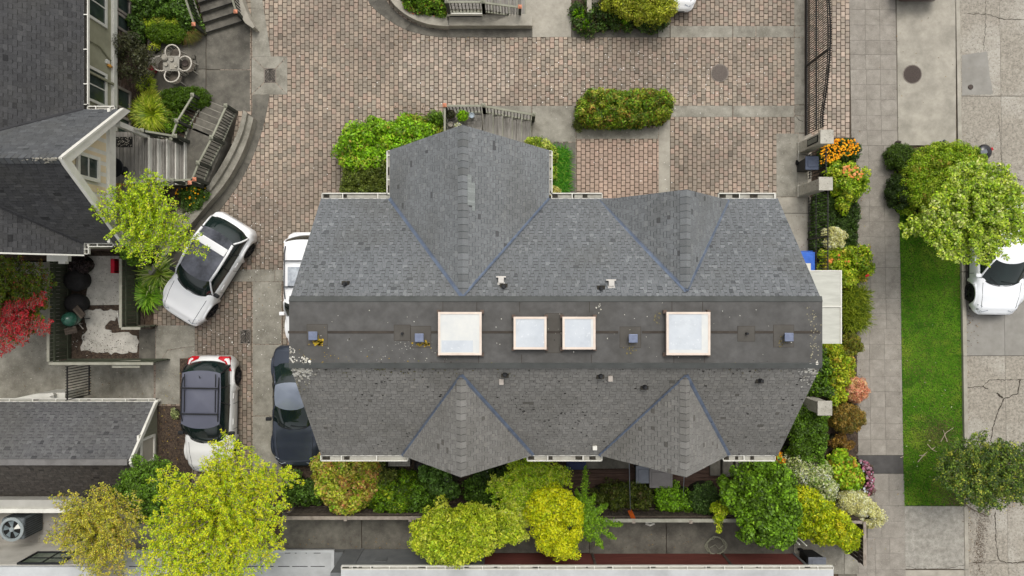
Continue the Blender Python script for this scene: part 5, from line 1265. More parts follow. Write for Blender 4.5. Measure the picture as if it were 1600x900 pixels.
def airy(poly_px, zt, zb, t, pal, base, limbs=40, rc=.13, per=26, size=.06, step=.2, droop=.25, out=.0, tr=.08, asp=.6, side=2, twig=.011, jit=.27):
    """open crown: limbs fan out to every part of the outline and carry leafy side twigs"""
    poly = [tuple(P(a,b,(zt+zb)/2)[:2]) for a, b in poly_px]; xs = [p[0] for p in poly]; ys = [p[1] for p in poly]
    cx, cy = sum(xs)/len(xs), sum(ys)/len(ys); Rm = max(math.hypot(x-cx,y-cy) for x, y in poly)
    b0 = Vector(base); top = Vector((cx*.6+b0.x*.4, cy*.6+b0.y*.4, zb*.8)); mid = b0.lerp(top,.5)+Vector((.06,-.05,0))
    MB().tube([b0, b0.lerp(mid,.5), mid, top], tr, 8, r2=tr*.6).build('trunk', M_trunk, t, smooth=True)
    C = []; tw = MB(); k = 0; tries = 0
    ends = []; tips = [((x-cx)*.95+cx, (y-cy)*.95+cy) for x, y in poly]
    while k < limbs and tries < limbs*60:
        tries += 1; x, y = R.uniform(min(xs),max(xs)), R.uniform(min(ys),max(ys))
        if tips: x, y = tips.pop()
        elif not in_poly(x, y, poly): continue
        elif ends and min(math.hypot(x-a,y-b) for a, b in ends) < Rm*1.5/math.sqrt(limbs)*max(.3,1-tries/(limbs*40)): continue
        ends.append((x,y)); k += 1
        d_ = min(1, math.hypot(x-cx,y-cy)/Rm); ze = zb+(zt-zb)*math.sqrt(max(0,1-d_*d_))*R.uniform(.75,1.05)
        st = top.lerp(b0, R.uniform(0,.25)); e = Vector((x,y,ze)); m_ = st.lerp(e,.5)+Vector((R.uniform(-.2,.2),R.uniform(-.2,.2),droop+R.uniform(-.1,.15)))
        L = (e-st).length; n = max(4, int(L/step)); pts = []
        for i in range(n+1):
            u = i/n; pts.append(st*(1-u)**2+m_*2*u*(1-u)+e*u*u)
        tw.tube(pts, tr*.32, 5, r2=.008)
        for i in range(int(n*.35), n+1):
            p_ = pts[i]; C.append(p_); d = (pts[min(i+1,n)]-pts[max(i-1,0)]).normalized(); sd = d.cross(Vector((0,0,1))).normalized()
            for q in range(side):
                sg = -1 if (i+q) % 2 else 1; ln = R.uniform(.15,.42)*(1.15-.5*i/n)*min(1.4,Rm/1.8); dd = (d*R.uniform(.3,.9)+sd*sg*R.uniform(.5,1)+Vector((0,0,R.uniform(-.25,.35)))).normalized()
                q2 = p_+dd*ln; tw.tube([p_, p_+dd*ln*.5+Vector((0,0,.02)), q2], twig, 4, r2=.004)
                for w_ in (.55, 1.0): C.append(p_+dd*ln*w_)
    tw.build('branches', mat('pale_bark', c(160,150,132), c(110,100,86), 8, 5, .9), t, kind='stuff')
    cc = np.array([tuple(q) for q in C]); K = len(cc); ids = np.repeat(np.arange(K), per); N = len(ids)
    dv = NR.normal(size=(N,3)); dv /= np.linalg.norm(dv,axis=1,keepdims=True); r = rc*NR.uniform(.25,1.1,N)*(.7+.6*NR.rand(K)[ids])
    pos = cc[ids]+dv*r[:,None]*np.array([1,1,.6]); nor = dv*.5+np.array([0,0,.8])+NR.normal(0,.5,(N,3)); nor[:,2] = np.abs(nor[:,2])
    bse = pick(pal,K)[ids]; lf = pick(pal,N); mx = NR.uniform(.2,.9,N)[:,None]; col = (bse*(1-mx)+lf*mx)*(1+NR.normal(0,jit,N))[:,None]*(1+NR.normal(0,.1,K)[ids])[:,None]
    leaf_mesh('crown', pos, nor, size*NR.uniform(.6,1.35,N), np.clip(col,.004,1), t, M_leaf, asp)
def airy_tree(name, label, cat, poly_px, zt, zb, pal, trunk, **kw):
    b = P(*trunk); t = thing(name, label, cat, (b.x,b.y,0)); airy(poly_px, zt, zb, t, pal, b, **kw); return t
def plant(name, label, cat, poly_px, zt, zb, pal, group=None, trunk=None, core=True, tr=.09, limbs=7, **kw):
    pm = [P(a,b,(zt+zb)/2) for a, b in poly_px]; cx = sum(p.x for p in pm)/len(pm); cy = sum(p.y for p in pm)/len(pm)
    if trunk and trunk is not True: q = P(*trunk); cx_, cy_ = q.x, q.y
    else: cx_, cy_ = cx, cy
    t = thing(name, label, cat, (cx_,cy_,0), group)
    res = crown(poly_px, zt, zb, t, pal, **kw)
    if trunk:
        cc = res[1]; K = len(cc); top = Vector((cx,cy,zb+(zt-zb)*.3)); b0 = Vector((cx_,cy_,0))
        tk = MB(); mid = b0.lerp(top,.5)+Vector((.05,-.06,0)); tk.tube([b0, b0.lerp(mid,.5), mid, top], tr, 8, r2=tr*.5); tk.build('trunk', M_trunk, t, smooth=True)
        for k in range(limbs):
            e = Vector(cc[NR.randint(K)]); st = b0.lerp(top, R.uniform(.45,1)); m_ = st.lerp(e,.5)+Vector((R.uniform(-.15,.15),R.uniform(-.15,.15),.15))
            MB().tube([st, m_, e], tr*.4, 6, r2=.012).build('branch', M_trunk, t, smooth=True)
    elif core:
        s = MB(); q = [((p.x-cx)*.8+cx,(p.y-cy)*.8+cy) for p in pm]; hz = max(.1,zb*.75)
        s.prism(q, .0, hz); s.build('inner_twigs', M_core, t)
    return t
def grassy(name, label, px, py, r, h, pal, n=350, w=.02, dirs=None, cat='grass clump', group=None, z=0, lean=1.0, r2=None, ang=None):
    p = P(px,py,z); t = thing(name, label, cat, (p.x,p.y,z), group); mb = MB(); cl = [q[0] for q in pal]; wt = [q[1] for q in pal]
    for _ in range(n):
        a = R.uniform(0,6.283) if ang is None else R.gauss(ang[0], ang[1]); rr_ = r*R.uniform(.1,.4); L = r*R.uniform(.5,1.05)*lean
        if r2: 
            x0 = p.x+R.uniform(-r,r)*.7; y0 = p.y+R.uniform(-r2,r2)*.7; L = min(r,r2)*R.uniform(.6,1.1)
        else: x0 = p.x+math.cos(a)*rr_*R.random(); y0 = p.y+math.sin(a)*rr_*R.random()
        dx, dy = math.cos(a), math.sin(a); ex, ey = -dy*w/2, dx*w/2; hh = h*R.uniform(.6,1.1)
        cc = R.choices(cl, wt)[0]; v = R.uniform(.75,1.2); cc = (cc[0]*v,cc[1]*v,cc[2]*v,1)
        pts = [(0,0),(L*.35,hh*.8),(L*.7,hh),(L,hh*.72)]
        P_ = [(x0+dx*u, y0+dy*u, z+k) for u, k in pts]
        for i in range(3):
            wa = 1 if i < 2 else .8; wb = 1 if i < 1 else (.8 if i == 1 else .15)
            A, B = P_[i], P_[i+1]; mb.face([(A[0]-ex*wa,A[1]-ey*wa,A[2]),(A[0]+ex*wa,A[1]+ey*wa,A[2]),(B[0]+ex*wb,B[1]+ey*wb,B[2]),(B[0]-ex*wb,B[1]-ey*wb,B[2])], cc)
    mb.build('blades', M_leaf, t, kind='stuff'); return t
def flowers(parent, poly_px, z, n, r, cols, name='flowers', zj=.08):
    poly = poly_px; xs = [p[0] for p in poly]; ys = [p[1] for p in poly]; mb = MB(); k = 0
    while k < n:
        px, py = R.uniform(min(xs),max(xs)), R.uniform(min(ys),max(ys))
        if not in_poly(px,py,poly): continue
        k += 1; p = P(px,py,z+R.uniform(-zj,zj)); cc = R.choice(cols); v = R.uniform(.8,1.15); cc = (min(1,cc[0]*v),min(1,cc[1]*v),min(1,cc[2]*v),1); rr_ = r*R.uniform(.6,1.25); a0 = R.uniform(0,6.28)
        tx, ty = R.uniform(-.3,.3), R.uniform(-.3,.3)
        ring_ = [(p.x+rr_*math.cos(a0+q*6.283/6), p.y+rr_*math.sin(a0+q*6.283/6), p.z+rr_*(tx*math.cos(a0+q*1.047)+ty*math.sin(a0+q*1.047))) for q in range(6)]
        for q in range(6): mb.face([(p.x,p.y,p.z+rr_*.25), ring_[q], ring_[(q+1)%6]], cc)
    return mb.build(name, M_flower, parent, kind='stuff')
def E(x0, y0, x1, y1, n=14, jit=.06, seed=0):
    rr_ = random.Random(seed or int(x0*7+y0)); cx, cy, a, b = (x0+x1)/2, (y0+y1)/2, (x1-x0)/2, (y1-y0)/2
    return [(cx+a*math.cos(2*math.pi*k/n)*(1+rr_.uniform(-jit,jit)), cy+b*math.sin(2*math.pi*k/n)*(1+rr_.uniform(-jit,jit))) for k in range(n)]
# palettes: living leaf colours
YG = [(c(196,208,30),4),(c(168,192,26),4),(c(214,212,44),2),(c(120,156,28),2)]
GOLD = [(c(214,214,20),4),(c(192,202,20),4),(c(232,212,34),1.2),(c(140,164,24),2.5)]
LIME = [(c(190,204,48),4),(c(160,184,40),4),(c(208,214,80),1.5),(c(118,146,36),2)]
MID = [(c(84,126,32),4),(c(110,148,38),3),(c(60,98,32),3),(c(128,164,44),1)]
BRG = [(c(110,172,26),4),(c(136,188,38),3),(c(76,132,28),3),(c(168,176,56),.8)]
DKG = [(c(60,88,38),4),(c(76,104,44),3),(c(42,64,30),3),(c(84,118,46),1)]
DEEP = [(c(58,104,42),4),(c(74,124,48),3),(c(40,78,34),3),(c(100,146,64),1.3)]
OLV = [(c(96,110,44),3),(c(76,92,40),3),(c(122,126,58),2),(c(58,70,36),2)]
DOL = [(c(64,68,42),4),(c(80,82,52),3),(c(48,50,36),3),(c(100,100,66),1)]
MIX = [(c(96,146,34),3),(c(150,160,44),2),(c(140,92,44),1.5),(c(64,112,34),3),(c(190,186,76),1)]
PHOT = [(c(158,174,46),3.4),(c(194,192,64),2.4),(c(186,120,74),2),(c(208,156,106),1.2),(c(112,150,40),2.4),(c(206,202,96),1.4)]
CREAM = [(c(240,232,160),4),(c(226,220,134),3),(c(248,242,192),2),(c(190,194,100),.9)]
VARI = [(c(236,240,186),4),(c(206,218,140),3),(c(120,156,60),2.4),(c(84,118,44),1.4)]
PEACH = [(c(240,168,130),4),(c(232,140,110),3),(c(244,196,150),2),(c(214,180,96),1),(c(206,110,96),1)]
BRN = [(c(146,116,48),3),(c(120,100,40),3),(c(168,134,60),2),(c(96,100,40),3)]
AUT = [(c(206,190,64),4),(c(184,176,52),4),(c(156,162,46),4),(c(222,190,90),1.5),(c(176,132,66),.8),(c(104,116,44),2.4)]
RED = [(c(206,30,52),4),(c(176,24,44),3),(c(226,56,70),2),(c(130,26,34),2)]
# --- top-left garden
HG = 'clumps of golden ornamental grass by the left house'
plant('leafy_shrub','dark green leafy shrub mass at the top edge, left of the corner stairs','shrub',[(208,-30),(285,-30),(300,6),(312,40),(296,44),(270,24),(240,22),(222,34),(206,22)],.7,.35,DEEP,rc=.2,per=60,size=.1,side=1)
plant('fern','dark ferns close to the brick wall windows at the top left','fern',[(200,16),(222,26),(228,48),(218,66),(204,60)],.6,.25,DKG,rc=.2,per=60,size=.1)
GY = [(c(190,206,50),4),(c(160,186,40),4),(c(212,216,90),2),(c(110,140,36),2)]
grassy('golden_grass','golden grass clump above the clipped hedge, the left one of two',237,30,.48,.35,GY,group=HG,n=420,w=.028)
grassy('golden_grass','golden grass clump above the clipped hedge, the right one of two',270,30,.48,.35,GY,group=HG,n=420,w=.028)
CL = [(c(92,124,24),4),(c(74,106,20),4),(c(112,140,36),2),(c(54,80,20),2)]
plant('clipped_hedge','clipped green box hedge between the golden grasses and the patio chairs','hedge',[(228,42),(240,37),(262,36),(280,40),(288,52),(282,62),(262,64),(238,63),(226,55)],.55,.45,CL,rc=.09,per=36,size=.04,cover=2.6,side=2.4,R_=.3,jit=.15)
grassy('brown_grass','brownish wispy grass leaning over the patio by the copper-capped railing',298,48,.6,.4,[(c(140,116,64),3),(c(118,122,54),3),(c(160,130,80),2),(c(96,112,40),2)],n=520,w=.018,ang=(-.9,.7))
plant('dark_shrub','dark brownish open shrub against the left house wall','shrub',[(180,70),(196,52),(216,52),(232,64),(243,84),(240,104),(228,124),(206,134),(188,124),(181,100)],1.6,.7,DOL,rc=.26,per=60,size=.07,cover=1.3,layers=2,trunk=(214,92),tr=.04)
plant('small_shrub','small yellow-green plant beside the patio chairs','shrub',[(228,64),(244,66),(248,76),(240,82),(228,76)],.35,.2,LIME,rc=.14,per=50,size=.06)
grassy('golden_grass','golden grass clump just below the dark brownish shrub',234,136,.42,.35,GY,group=HG,n=360,w=.028)
grassy('golden_grass','brightest golden grass clump, left end of the curved hedge',240,158,.42,.42,[(c(214,216,80),4),(c(190,204,60),3)],group=HG,n=360,w=.026)
grassy('golden_grass','largest golden grass clump, left of the stone stairs railing',241,180,.80,.45,GY,group=HG,n=900,w=.026)
plant('clipped_hedge','curved clipped green hedge between the patio and the stone stairs','hedge',[(250,146),(256,140),(280,136),(304,135),(318,139),(325,148),(322,160),(312,168),(292,167),(262,167),(252,160)],.55,.45,[(c(60,104,20),4),(c(46,86,18),4),(c(86,126,30),1.5)],rc=.09,per=36,size=.04,cover=2.6,side=2.4,R_=.3,jit=.15)
plant('ground_cover','low mixed dark green plants behind the stair railing','plants',[(252,172),(288,170),(300,182),(284,208),(262,206),(250,196)],.3,.12,MID+[(c(104,96,66),2)],rc=.16,per=44,size=.07)
# --- centre top
t = plant('planting','leafy green and red-tinged bed inside the top curved planter wall','shrub',[(618,-40),(694,-40),(694,22),(676,24),(652,16),(632,8)],.75,.5,MID+[(c(160,80,50),.8)],rc=.18,per=60,size=.08,side=1)
plant('clipped_hedge','yellow-green clipped hedge at the top edge beside the white car','hedge',[(935,-50),(1058,-50),(1060,0),(1050,22),(1032,28),(1006,26),(980,22),(958,8),(944,6)],1.3,1.15,[(c(168,172,44),4),(c(140,152,38),4),(c(190,180,74),1.5),(c(104,120,36),2)],rc=.16,per=60,size=.06,cover=2.2,side=2,R_=.4)
plant('low_shrubs','dark low shrubs and ferns under the top hedge','shrub',[(892,14),(900,4),(920,0),(948,10),(975,20),(1030,26),(1046,32),(1034,46),(1000,42),(960,44),(918,52),(896,44)],.5,.25,DKG+[(c(110,84,60),1.2)],rc=.18,per=60,size=.07,side=.6)
for (x,y,l,r_) in ((904,27,'bright green rosette plant at the left end of the low shrubs',.27),(914,46,'small bright rosette plant at the kerb corner below the low shrubs',.18),(976,38,'single bright fern rosette in the middle of the low shrubs',.16)):
    grassy('fern_rosette',l,x,y,r_,.6,[(c(150,200,30),3),(c(120,176,24),2)],n=46,w=.06,cat='fern')
plant('planter_hedge','dense mixed green and rust planter hedge standing in the brick driveway','hedge',[(916,144),(926,139),(960,141),(1000,140),(1036,142),(1049,148),(1052,164),(1048,180),(1034,186),(1000,190),(950,193),(918,190),(906,182),(904,166)],.95,.75,MIX,rc=.17,per=74,size=.085,cover=2.4,side=2.6,R_=.5,asp=.4)
plant('low_shrub','low olive shrub at the lower left foot of the planter hedge','shrub',[(898,176),(906,172),(914,186),(916,200),(904,207),(896,196)],.4,.2,OLV,rc=.13,per=44,size=.05)
grassy('grass_tuft','green grassy edging along the lower side of the planter hedge',975,197,1.0,.25,[(c(60,120,20),3),(c(84,140,30),2)],n=900,w=.02,r2=.16,cat='grass clump')
# beside the big gable
plant('rounded_shrub','bright green rounded shrub with pink tips, left of the big gable','shrub',[(530,208),(540,194),(560,188),(580,182),(606,188),(630,182),(650,184),(682,204),(700,216),(640,236),(612,262),(590,272),(556,272),(532,262),(527,236)],1.3,.8,BRG+[(c(190,150,80),.4)],rc=.24,per=90,size=.10,cover=1.7,side=1)
plant('yellowing_shrub','yellow-green loose shrub behind the bright green one, touching the gable tip','shrub',[(606,192),(640,178),(664,180),(690,202),(712,214),(650,232),(612,230)],1.0,.6,[(c(140,150,40),3),(c(170,160,60),2),(c(96,126,36),3)],rc=.2,per=70,size=.08)
plant('olive_hedge','dull olive-green hedge in the corner of the gutters, left of the big gable','hedge',[(540,262),(580,258),(606,240),(622,252),(622,318),(534,318),(531,290)],1.2,1.0,[(c(92,108,40),4),(c(76,88,36),4),(c(112,122,52),2)],rc=.15,per=66,size=.06,cover=2.2,side=1.5,R_=.3)
plant('round_shrub','small round dark green shrub touching the porch railing','shrub',E(668,172,694,206),.9,.4,MID,rc=.14,per=60,size=.06,side=1.5)
plant('trimmed_shrub','yellow-edged green shrub bordering the gable, right of the porch steps','shrub',[(812,216),(838,212),(860,222),(874,232),(872,262),(866,282),(852,292),(850,250),(830,232)],.6,.35,[(c(148,166,50),3),(c(190,190,96),2),(c(88,130,36),3)],rc=.16,per=60,size=.07)
grassy('green_grass','bright green grassy strip beside the gable gutter and concrete path',874,268,.42,.35,[(c(66,140,20),3),(c(92,160,36),3),(c(140,180,60),1)],n=1500,w=.02,r2=1.15)
t = plant('pale_flowers','pale yellow flowering plant in the corner of the two gutters','flowers',E(856,288,876,310),.4,.2,[(c(222,206,120),3),(c(206,180,96),2)],rc=.1,per=40,size=.05)
# --- left spreading tree etc
SPR = [(c(178,204,26),4),(c(150,184,26),4),(c(204,214,50),1.5),(c(104,140,32),2)]
airy_tree('spreading_tree','airy yellow-green tree spreading over the front deck and planter wall on the left','tree',[(147,325),(166,300),(186,296),(206,282),(222,284),(238,268),(252,276),(262,286),(256,304),(284,322),(296,346),(310,372),(318,396),(296,388),(282,372),(272,392),(254,408),(232,412),(214,398),(190,392),(178,366),(196,350),(176,338),(158,334)],5.6,4.7,SPR,limbs=46,rc=.10,per=10,size=.058,tr=.06,step=.25,twig=.013,trunk=(246,352))
t_ = plant('leafy_tree','small deeper green branch clump under the spreading tree near the red chair','shrub',[(188,388),(214,378),(236,384),(230,402),(214,418),(196,408)],1.8,1.3,[(c(66,120,34),3),(c(88,140,40),2)],rc=.2,per=60,size=.09,cover=1.2,layers=1)
t = plant('marigolds','small orange marigolds in dark foliage inside the curved planter wall','flowers',[(272,296),(290,292),(328,294),(326,306),(312,324),(296,330),(280,316)],.6,.45,DEEP,rc=.14,per=50,size=.07)
flowers(t,[(272,296),(290,293),(327,294),(322,306),(300,322),(286,316),(276,308)],.75,26,.032,[c(244,160,10),c(236,190,20)])
grassy('silver_plant','small silvery pale plant next to the marigolds',296,334,.3,.5,[(c(206,204,176),3),(c(150,156,116),2)],n=130,w=.03)
STR = [(c(164,190,70),3),(c(196,208,120),2.4),(c(112,150,50),3),(c(222,220,160),1)]
grassy('strappy_plant','pale strappy leafed plant between the yard fence and tilted white car, upper one',252,428,.85,.5,STR,n=260,w=.04,group='strappy plants by the tilted car')
grassy('strappy_plant','bright strappy leafed plant between the yard fence and tilted white car, lower one',237,460,.72,.45,[(c(140,190,50),3),(c(170,206,70),2),(c(110,160,40),2)],n=170,w=.05,group='strappy plants by the tilted car')
airy_tree('maple_tree','small maple with green and brownish foliage at the left edge','tree',[(-30,410),(10,404),(40,408),(70,420),(86,440),(80,470),(70,500),(50,520),(20,530),(-30,540)],2.0,1.2,[(c(92,116,30),4),(c(118,136,36),3),(c(68,90,28),3),(c(120,80,40),1),(c(150,40,40),.5)],(10,470),limbs=42,rc=.12,per=26,size=.06,tr=.05,step=.2)
airy_tree('red_maple','bright red maple foliage hanging over the green maple, left edge','tree',[(-20,436),(8,426),(14,438),(4,452),(24,462),(72,462),(66,472),(34,476),(44,492),(80,508),(78,516),(44,508),(46,524),(38,536),(26,514),(14,516),(16,546),(2,554),(-20,548),(-10,500),(20,490)],2.5,2.2,[(c(190,24,44),4),(c(150,20,36),3),(c(210,60,70),1.5),(c(110,60,36),2.5)],(-10,486),limbs=16,rc=.07,per=13,size=.045,tr=.04,step=.16)
plant('dark_purple_shrub','dark purple-brown leafy plant between the house and the black bins','shrub',E(104,396,138,430),.7,.4,[(c(62,50,50),3),(c(48,40,42),3),(c(88,74,70),1.5)],rc=.15,per=60,size=.06)
# --- south planting
plant('red_tipped_shrub','large rounded shrub mottled green, yellow and rust, below the left south gutter','shrub',[(488,722),(500,712),(540,712),(574,716),(586,730),(588,756),(580,780),(566,798),(546,806),(524,802),(508,786),(494,764),(486,742)],1.6,1.1,PHOT,rc=.2,per=90,size=.085,cover=1.9,side=1.6,R_=1.0,asp=.7)
plant('dark_shrub','dark green shrub between the dark sedan and the rust-mottled shrub','shrub',[(440,758),(458,744),(478,752),(496,762),(506,782),(490,794),(468,794),(448,780)],.8,.4,DEEP,rc=.2,per=66,size=.09)
plant('olive_shrub','small-leafed olive shrub in front of the wooden bench','shrub',E(580,722,622,764),1.1,.5,OLV+[(c(150,158,80),1)],rc=.17,per=66,size=.06)
plant('green_shrub','wide bright-to-mid green shrub with yellow leaves below the bench','shrub',[(572,764),(590,750),(618,744),(640,744),(650,760),(652,780),(640,800),(612,806),(584,804),(572,790)],1.2,.6,[(c(66,130,24),4),(c(104,150,30),3),(c(170,180,44),1.2),(c(44,92,26),3)],rc=.2,per=80,size=.085,cover=1.7,side=1)
plant('green_shrub','dense darker green shrub touching the lime round tree, at the fence','shrub',[(640,756),(668,752),(694,764),(700,786),(680,802),(652,806),(632,798)],1.0,.6,[(c(52,116,36),4),(c(70,138,44),3),(c(36,84,30),3),(c(120,170,80),.8)],rc=.18,per=80,size=.075,cover=1.7,side=1)
plant('blue_green_shrub','blue-green large-leafed shrub hugging the left south gable tip','shrub',[(650,730),(676,726),(704,742),(722,752),(716,772),(700,782),(678,770),(656,752)],1.2,.7,[(c(66,122,56),4),(c(88,142,72),3),(c(44,88,44),3)],rc=.2,per=66,size=.10)
plant('dark_shrub','dark green shrub between the left south gable tip and the golden trees','shrub',[(724,756),(750,748),(782,750),(796,770),(790,796),(766,808),(736,800),(722,784)],.9,.5,DEEP,rc=.2,per=70,size=.085)
plant('dark_shrub','deep green shrub directly under the gutter between the two south gables, left','shrub',[(728,744),(760,730),(800,722),(812,738),(786,752),(756,760)],1.0,.6,DKG,rc=.18,per=60,size=.08)
plant('lime_tree','rounded lime-green tree overhanging the alley','tree',[(634,846),(642,830),(664,806),(690,790),(720,788),(742,798),(760,796),(778,810),(800,822),(812,836),(800,852),(776,864),(744,872),(716,890),(700,884),(686,880),(672,878),(650,866),(638,858)],3.0,2.1,LIME,rc=.24,per=110,size=.085,cover=1.8,trunk=(712,826),tr=.08)
airy_tree('young_tree','loose yellow-green tree rising in front of the gutter between the south gables','tree',[(764,762),(772,748),(790,742),(800,722),(826,716),(858,718),(888,738),(890,752),(868,760),(852,772),(820,788),(800,806),(780,790),(790,774)],2.2,1.5,[(c(180,204,40),4),(c(146,180,34),4),(c(206,214,90),1.5),(c(96,140,32),2)],limbs=44,rc=.12,per=26,size=.075,tr=.06,asp=.35,step=.2,trunk=(826,760))
airy_tree('pale_tree','yellow-green foliage between the lime tree and the golden tree','tree',[(770,800),(796,784),(822,790),(828,816),(822,840),(800,846),(782,840),(774,824)],2.4,1.8,[(c(196,208,60),4),(c(160,188,44),3),(c(214,218,110),1.5)],limbs=24,rc=.12,per=26,size=.075,tr=.05,asp=.35,step=.2,trunk=(800,812))
plant('golden_tree','dense golden-yellow rounded tree in the middle of the alley planting','tree',[(822,792),(838,772),(864,764),(890,770),(904,786),(912,810),(910,842),(898,866),(876,876),(856,868),(838,846),(824,820)],3.0,2.2,GOLD,rc=.2,per=120,size=.075,cover=2.0,trunk=(866,820),tr=.08)
# fern-like conifer
t = thing('drooping_conifer','green drooping conifer with long feathery arms, right of the golden tree','tree',tuple(P(905,806,0)))
MB().tube([P(905,806,0), P(908,800,1.4), P(910,795,2.0)], .07, 7, r2=.03).build('trunk', M_trunk, t)
for (x,y) in ((915,728),(900,764),(950,788),(930,772),(972,820),(962,842),(942,856),(922,846),(902,780),(925,800),(945,812)):
    a = P(909,800,1.9); b = P(x,y,1.5); n = 520
    u = NR.rand(n); L = (b-a).length; ctr = np.array(a)[None]*(1-u[:,None])+np.array(b)[None]*u[:,None]; ctr[:,2] += .35*np.sin(u*3.14)*1.0
    d = np.array((b-a).normalized()); pe = np.cross(d,[0,0,1]); wd = .19*(1-u)**.6+.03
    ctr += pe[None]*(NR.normal(0,1,n)*wd*.55)[:,None]; ctr[:,2] += NR.normal(0,.05,n)
    nor = np.tile([0,0,1.0],(n,1))+NR.normal(0,.5,(n,3))
    cols = pick([(c(96,150,30),4),(c(72,126,28),3),(c(140,176,44),1.5)],n)*(1+NR.normal(0,.15,n))[:,None]
    leaf_mesh('feathery_arm', ctr, nor, .09*NR.uniform(.6,1.3,n), np.clip(cols,.004,1), t, M_leaf, .35)
plant('dark_hedge','dull olive low hedge along the back deck, left part','hedge',[(920,762),(950,758),(985,756),(1020,760),(1026,780),(1018,800),(990,796),(960,794),(928,786)],.7,.5,[(c(84,98,34),4),(c(66,80,30),4),(c(112,118,50),1),(c(96,76,50),.8)],rc=.17,per=70,size=.065,cover=1.7)
plant('bright_shrub','vivid green shrub along the back deck, centre part','shrub',[(1020,762),(1050,756),(1082,764),(1088,786),(1076,802),(1050,800),(1026,796)],.8,.5,[(c(76,152,32),4),(c(108,176,44),3),(c(48,104,30),2.4)],rc=.18,per=70,size=.08,cover=1.6)
plant('grey_green_shrub','grey-green rounded shrub along the back deck, right part','shrub',E(1074,754,1130,806),1.0,.6,[(c(74,104,54),4),(c(60,88,46),3),(c(96,124,72),2)],rc=.17,per=80,size=.06,cover=1.8)
t = plant('hanging_vine','golden vine trailing over the right end of the alley fence','vine',[(1108,790),(1128,784),(1150,788),(1146,800),(1134,806),(1130,824),(1128,838),(1117,838),(1118,812),(1110,802)],1.7,1.4,[(c(176,196,36),4),(c(150,180,34),3),(c(206,206,60),1)],rc=.12,per=40,size=.08,cover=1.3,layers=1,core=False)
plant('large_green_tree','large round-leafed green tree at the lower right corner of the townhouse','tree',[(1128,762),(1140,742),(1160,730),(1196,722),(1226,726),(1246,742),(1250,770),(1250,800),(1254,830),(1244,852),(1216,860),(1186,852),(1164,846),(1158,820),(1150,800),(1134,790),(1124,776)],3.0,2.0,[(c(72,130,28),4),(c(96,152,36),3),(c(48,94,26),3.4),(c(136,172,50),1)],rc=.22,per=110,size=.088,cover=1.9,trunk=(1196,792),tr=.1,asp=.75)
plant('golden_conifer','golden-tipped feathery conifer by the corner fence','tree',[(1232,800),(1236,774),(1250,756),(1266,760),(1282,778),(1300,792),(1320,800),(1336,816),(1345,838),(1340,856),(1330,864),(1308,850),(1282,852),(1256,846),(1236,828)],1.9,1.3,[(c(190,200,24),4),(c(156,180,28),4),(c(232,204,36),1.3),(c(112,140,28),3)],rc=.19,per=100,size=.10,cover=1.9,trunk=(1285,812),tr=.07,asp=.35)
plant('variegated_shrub','white-and-green variegated shrub above the golden conifer','shrub',[(1226,722),(1246,714),(1268,718),(1290,726),(1304,746),(1310,768),(1306,786),(1292,788),(1278,770),(1262,760),(1246,752),(1236,738)],1.3,.8,VARI,rc=.2,per=90,size=.09,cover=1.9,side=.8,asp=.35)
t = plant('cream_hydrangea','cream flowering hydrangea spilling over the pavement','shrub',[(1312,784),(1322,770),(1340,766),(1356,774),(1366,788),(1380,800),(1384,812),(1374,828),(1356,824),(1344,808),(1326,804),(1314,796)],.9,.5,CREAM,rc=.15,per=90,size=.05,cover=2.0,side=1,m=M_flower)
# --- east strip
t = plant('marigold_bed','bed of bright orange marigolds beside the stone gate pillar','flowers',[(1284,236),(1286,222),(1300,216),(1326,217),(1344,222),(1346,236),(1338,252),(1316,254),(1296,256),(1284,258)],.55,.3,DKG,rc=.15,per=60,size=.06)
flowers(t,[(1286,222),(1302,217),(1336,218),(1344,228),(1340,240),(1314,246),(1298,254),(1282,256),(1282,236)],.72,300,.034,[c(250,170,16),c(246,150,10),c(252,190,40)])
t = plant('orange_blooms','light green shrub with pale orange blooms beyond the marigolds','shrub',[(1284,262),(1304,250),(1320,250),(1336,256),(1356,266),(1362,284),(1354,300),(1336,312),(1322,328),(1308,322),(1312,306),(1298,300),(1288,282)],.9,.4,[(c(150,180,40),4),(c(120,156,36),3),(c(190,192,60),2),(c(70,100,36),1.5)],rc=.18,per=70,size=.085,cover=1.6)
flowers(t,[(1316,258),(1334,256),(1350,270),(1342,282),(1326,280),(1316,272)],.95,60,.05,[c(240,150,80),c(232,168,110)])
plant('ivy_bed','dark green ivy ground cover between the iron fence and the pavement','ground cover',[(1270,304),(1300,300),(1343,318),(1344,340),(1340,372),(1336,392),(1290,392),(1268,390)],.32,.25,[(c(50,84,32),4),(c(40,70,28),4),(c(70,104,44),1.6),(c(96,124,64),.5)],rc=.11,per=44,size=.05,cover=1.9,R_=.2)
plant('cream_flower_shrub','cream-flowered round shrub in the ivy by the iron fence','shrub',[(1284,372),(1290,358),(1302,353),(1316,358),(1323,370),(1320,386),(1306,392),(1294,386)],.7,.45,CREAM,rc=.12,per=80,size=.045,cover=2.0,side=1,m=M_flower)
t = plant('rose_bush','yellow-green rose bush leaning over the pavement above the tall grass','shrub',[(1282,392),(1300,390),(1322,384),(1340,386),(1352,380),(1366,392),(1371,410),(1362,434),(1344,440),(1330,450),(1314,452),(1300,446),(1286,426)],.8,.4,[(c(150,176,36),4),(c(176,192,50),2.4),(c(90,130,36),3),(c(190,150,50),.8)],rc=.18,per=70,size=.08,cover=1.6)
flowers(t,[(1292,396),(1324,400),(1330,412),(1296,410)],.95,9,.05,[c(226,140,70)]); flowers(t,[(1352,428),(1358,428),(1358,434),(1352,434)],.8,2,.07,[c(200,30,50)])
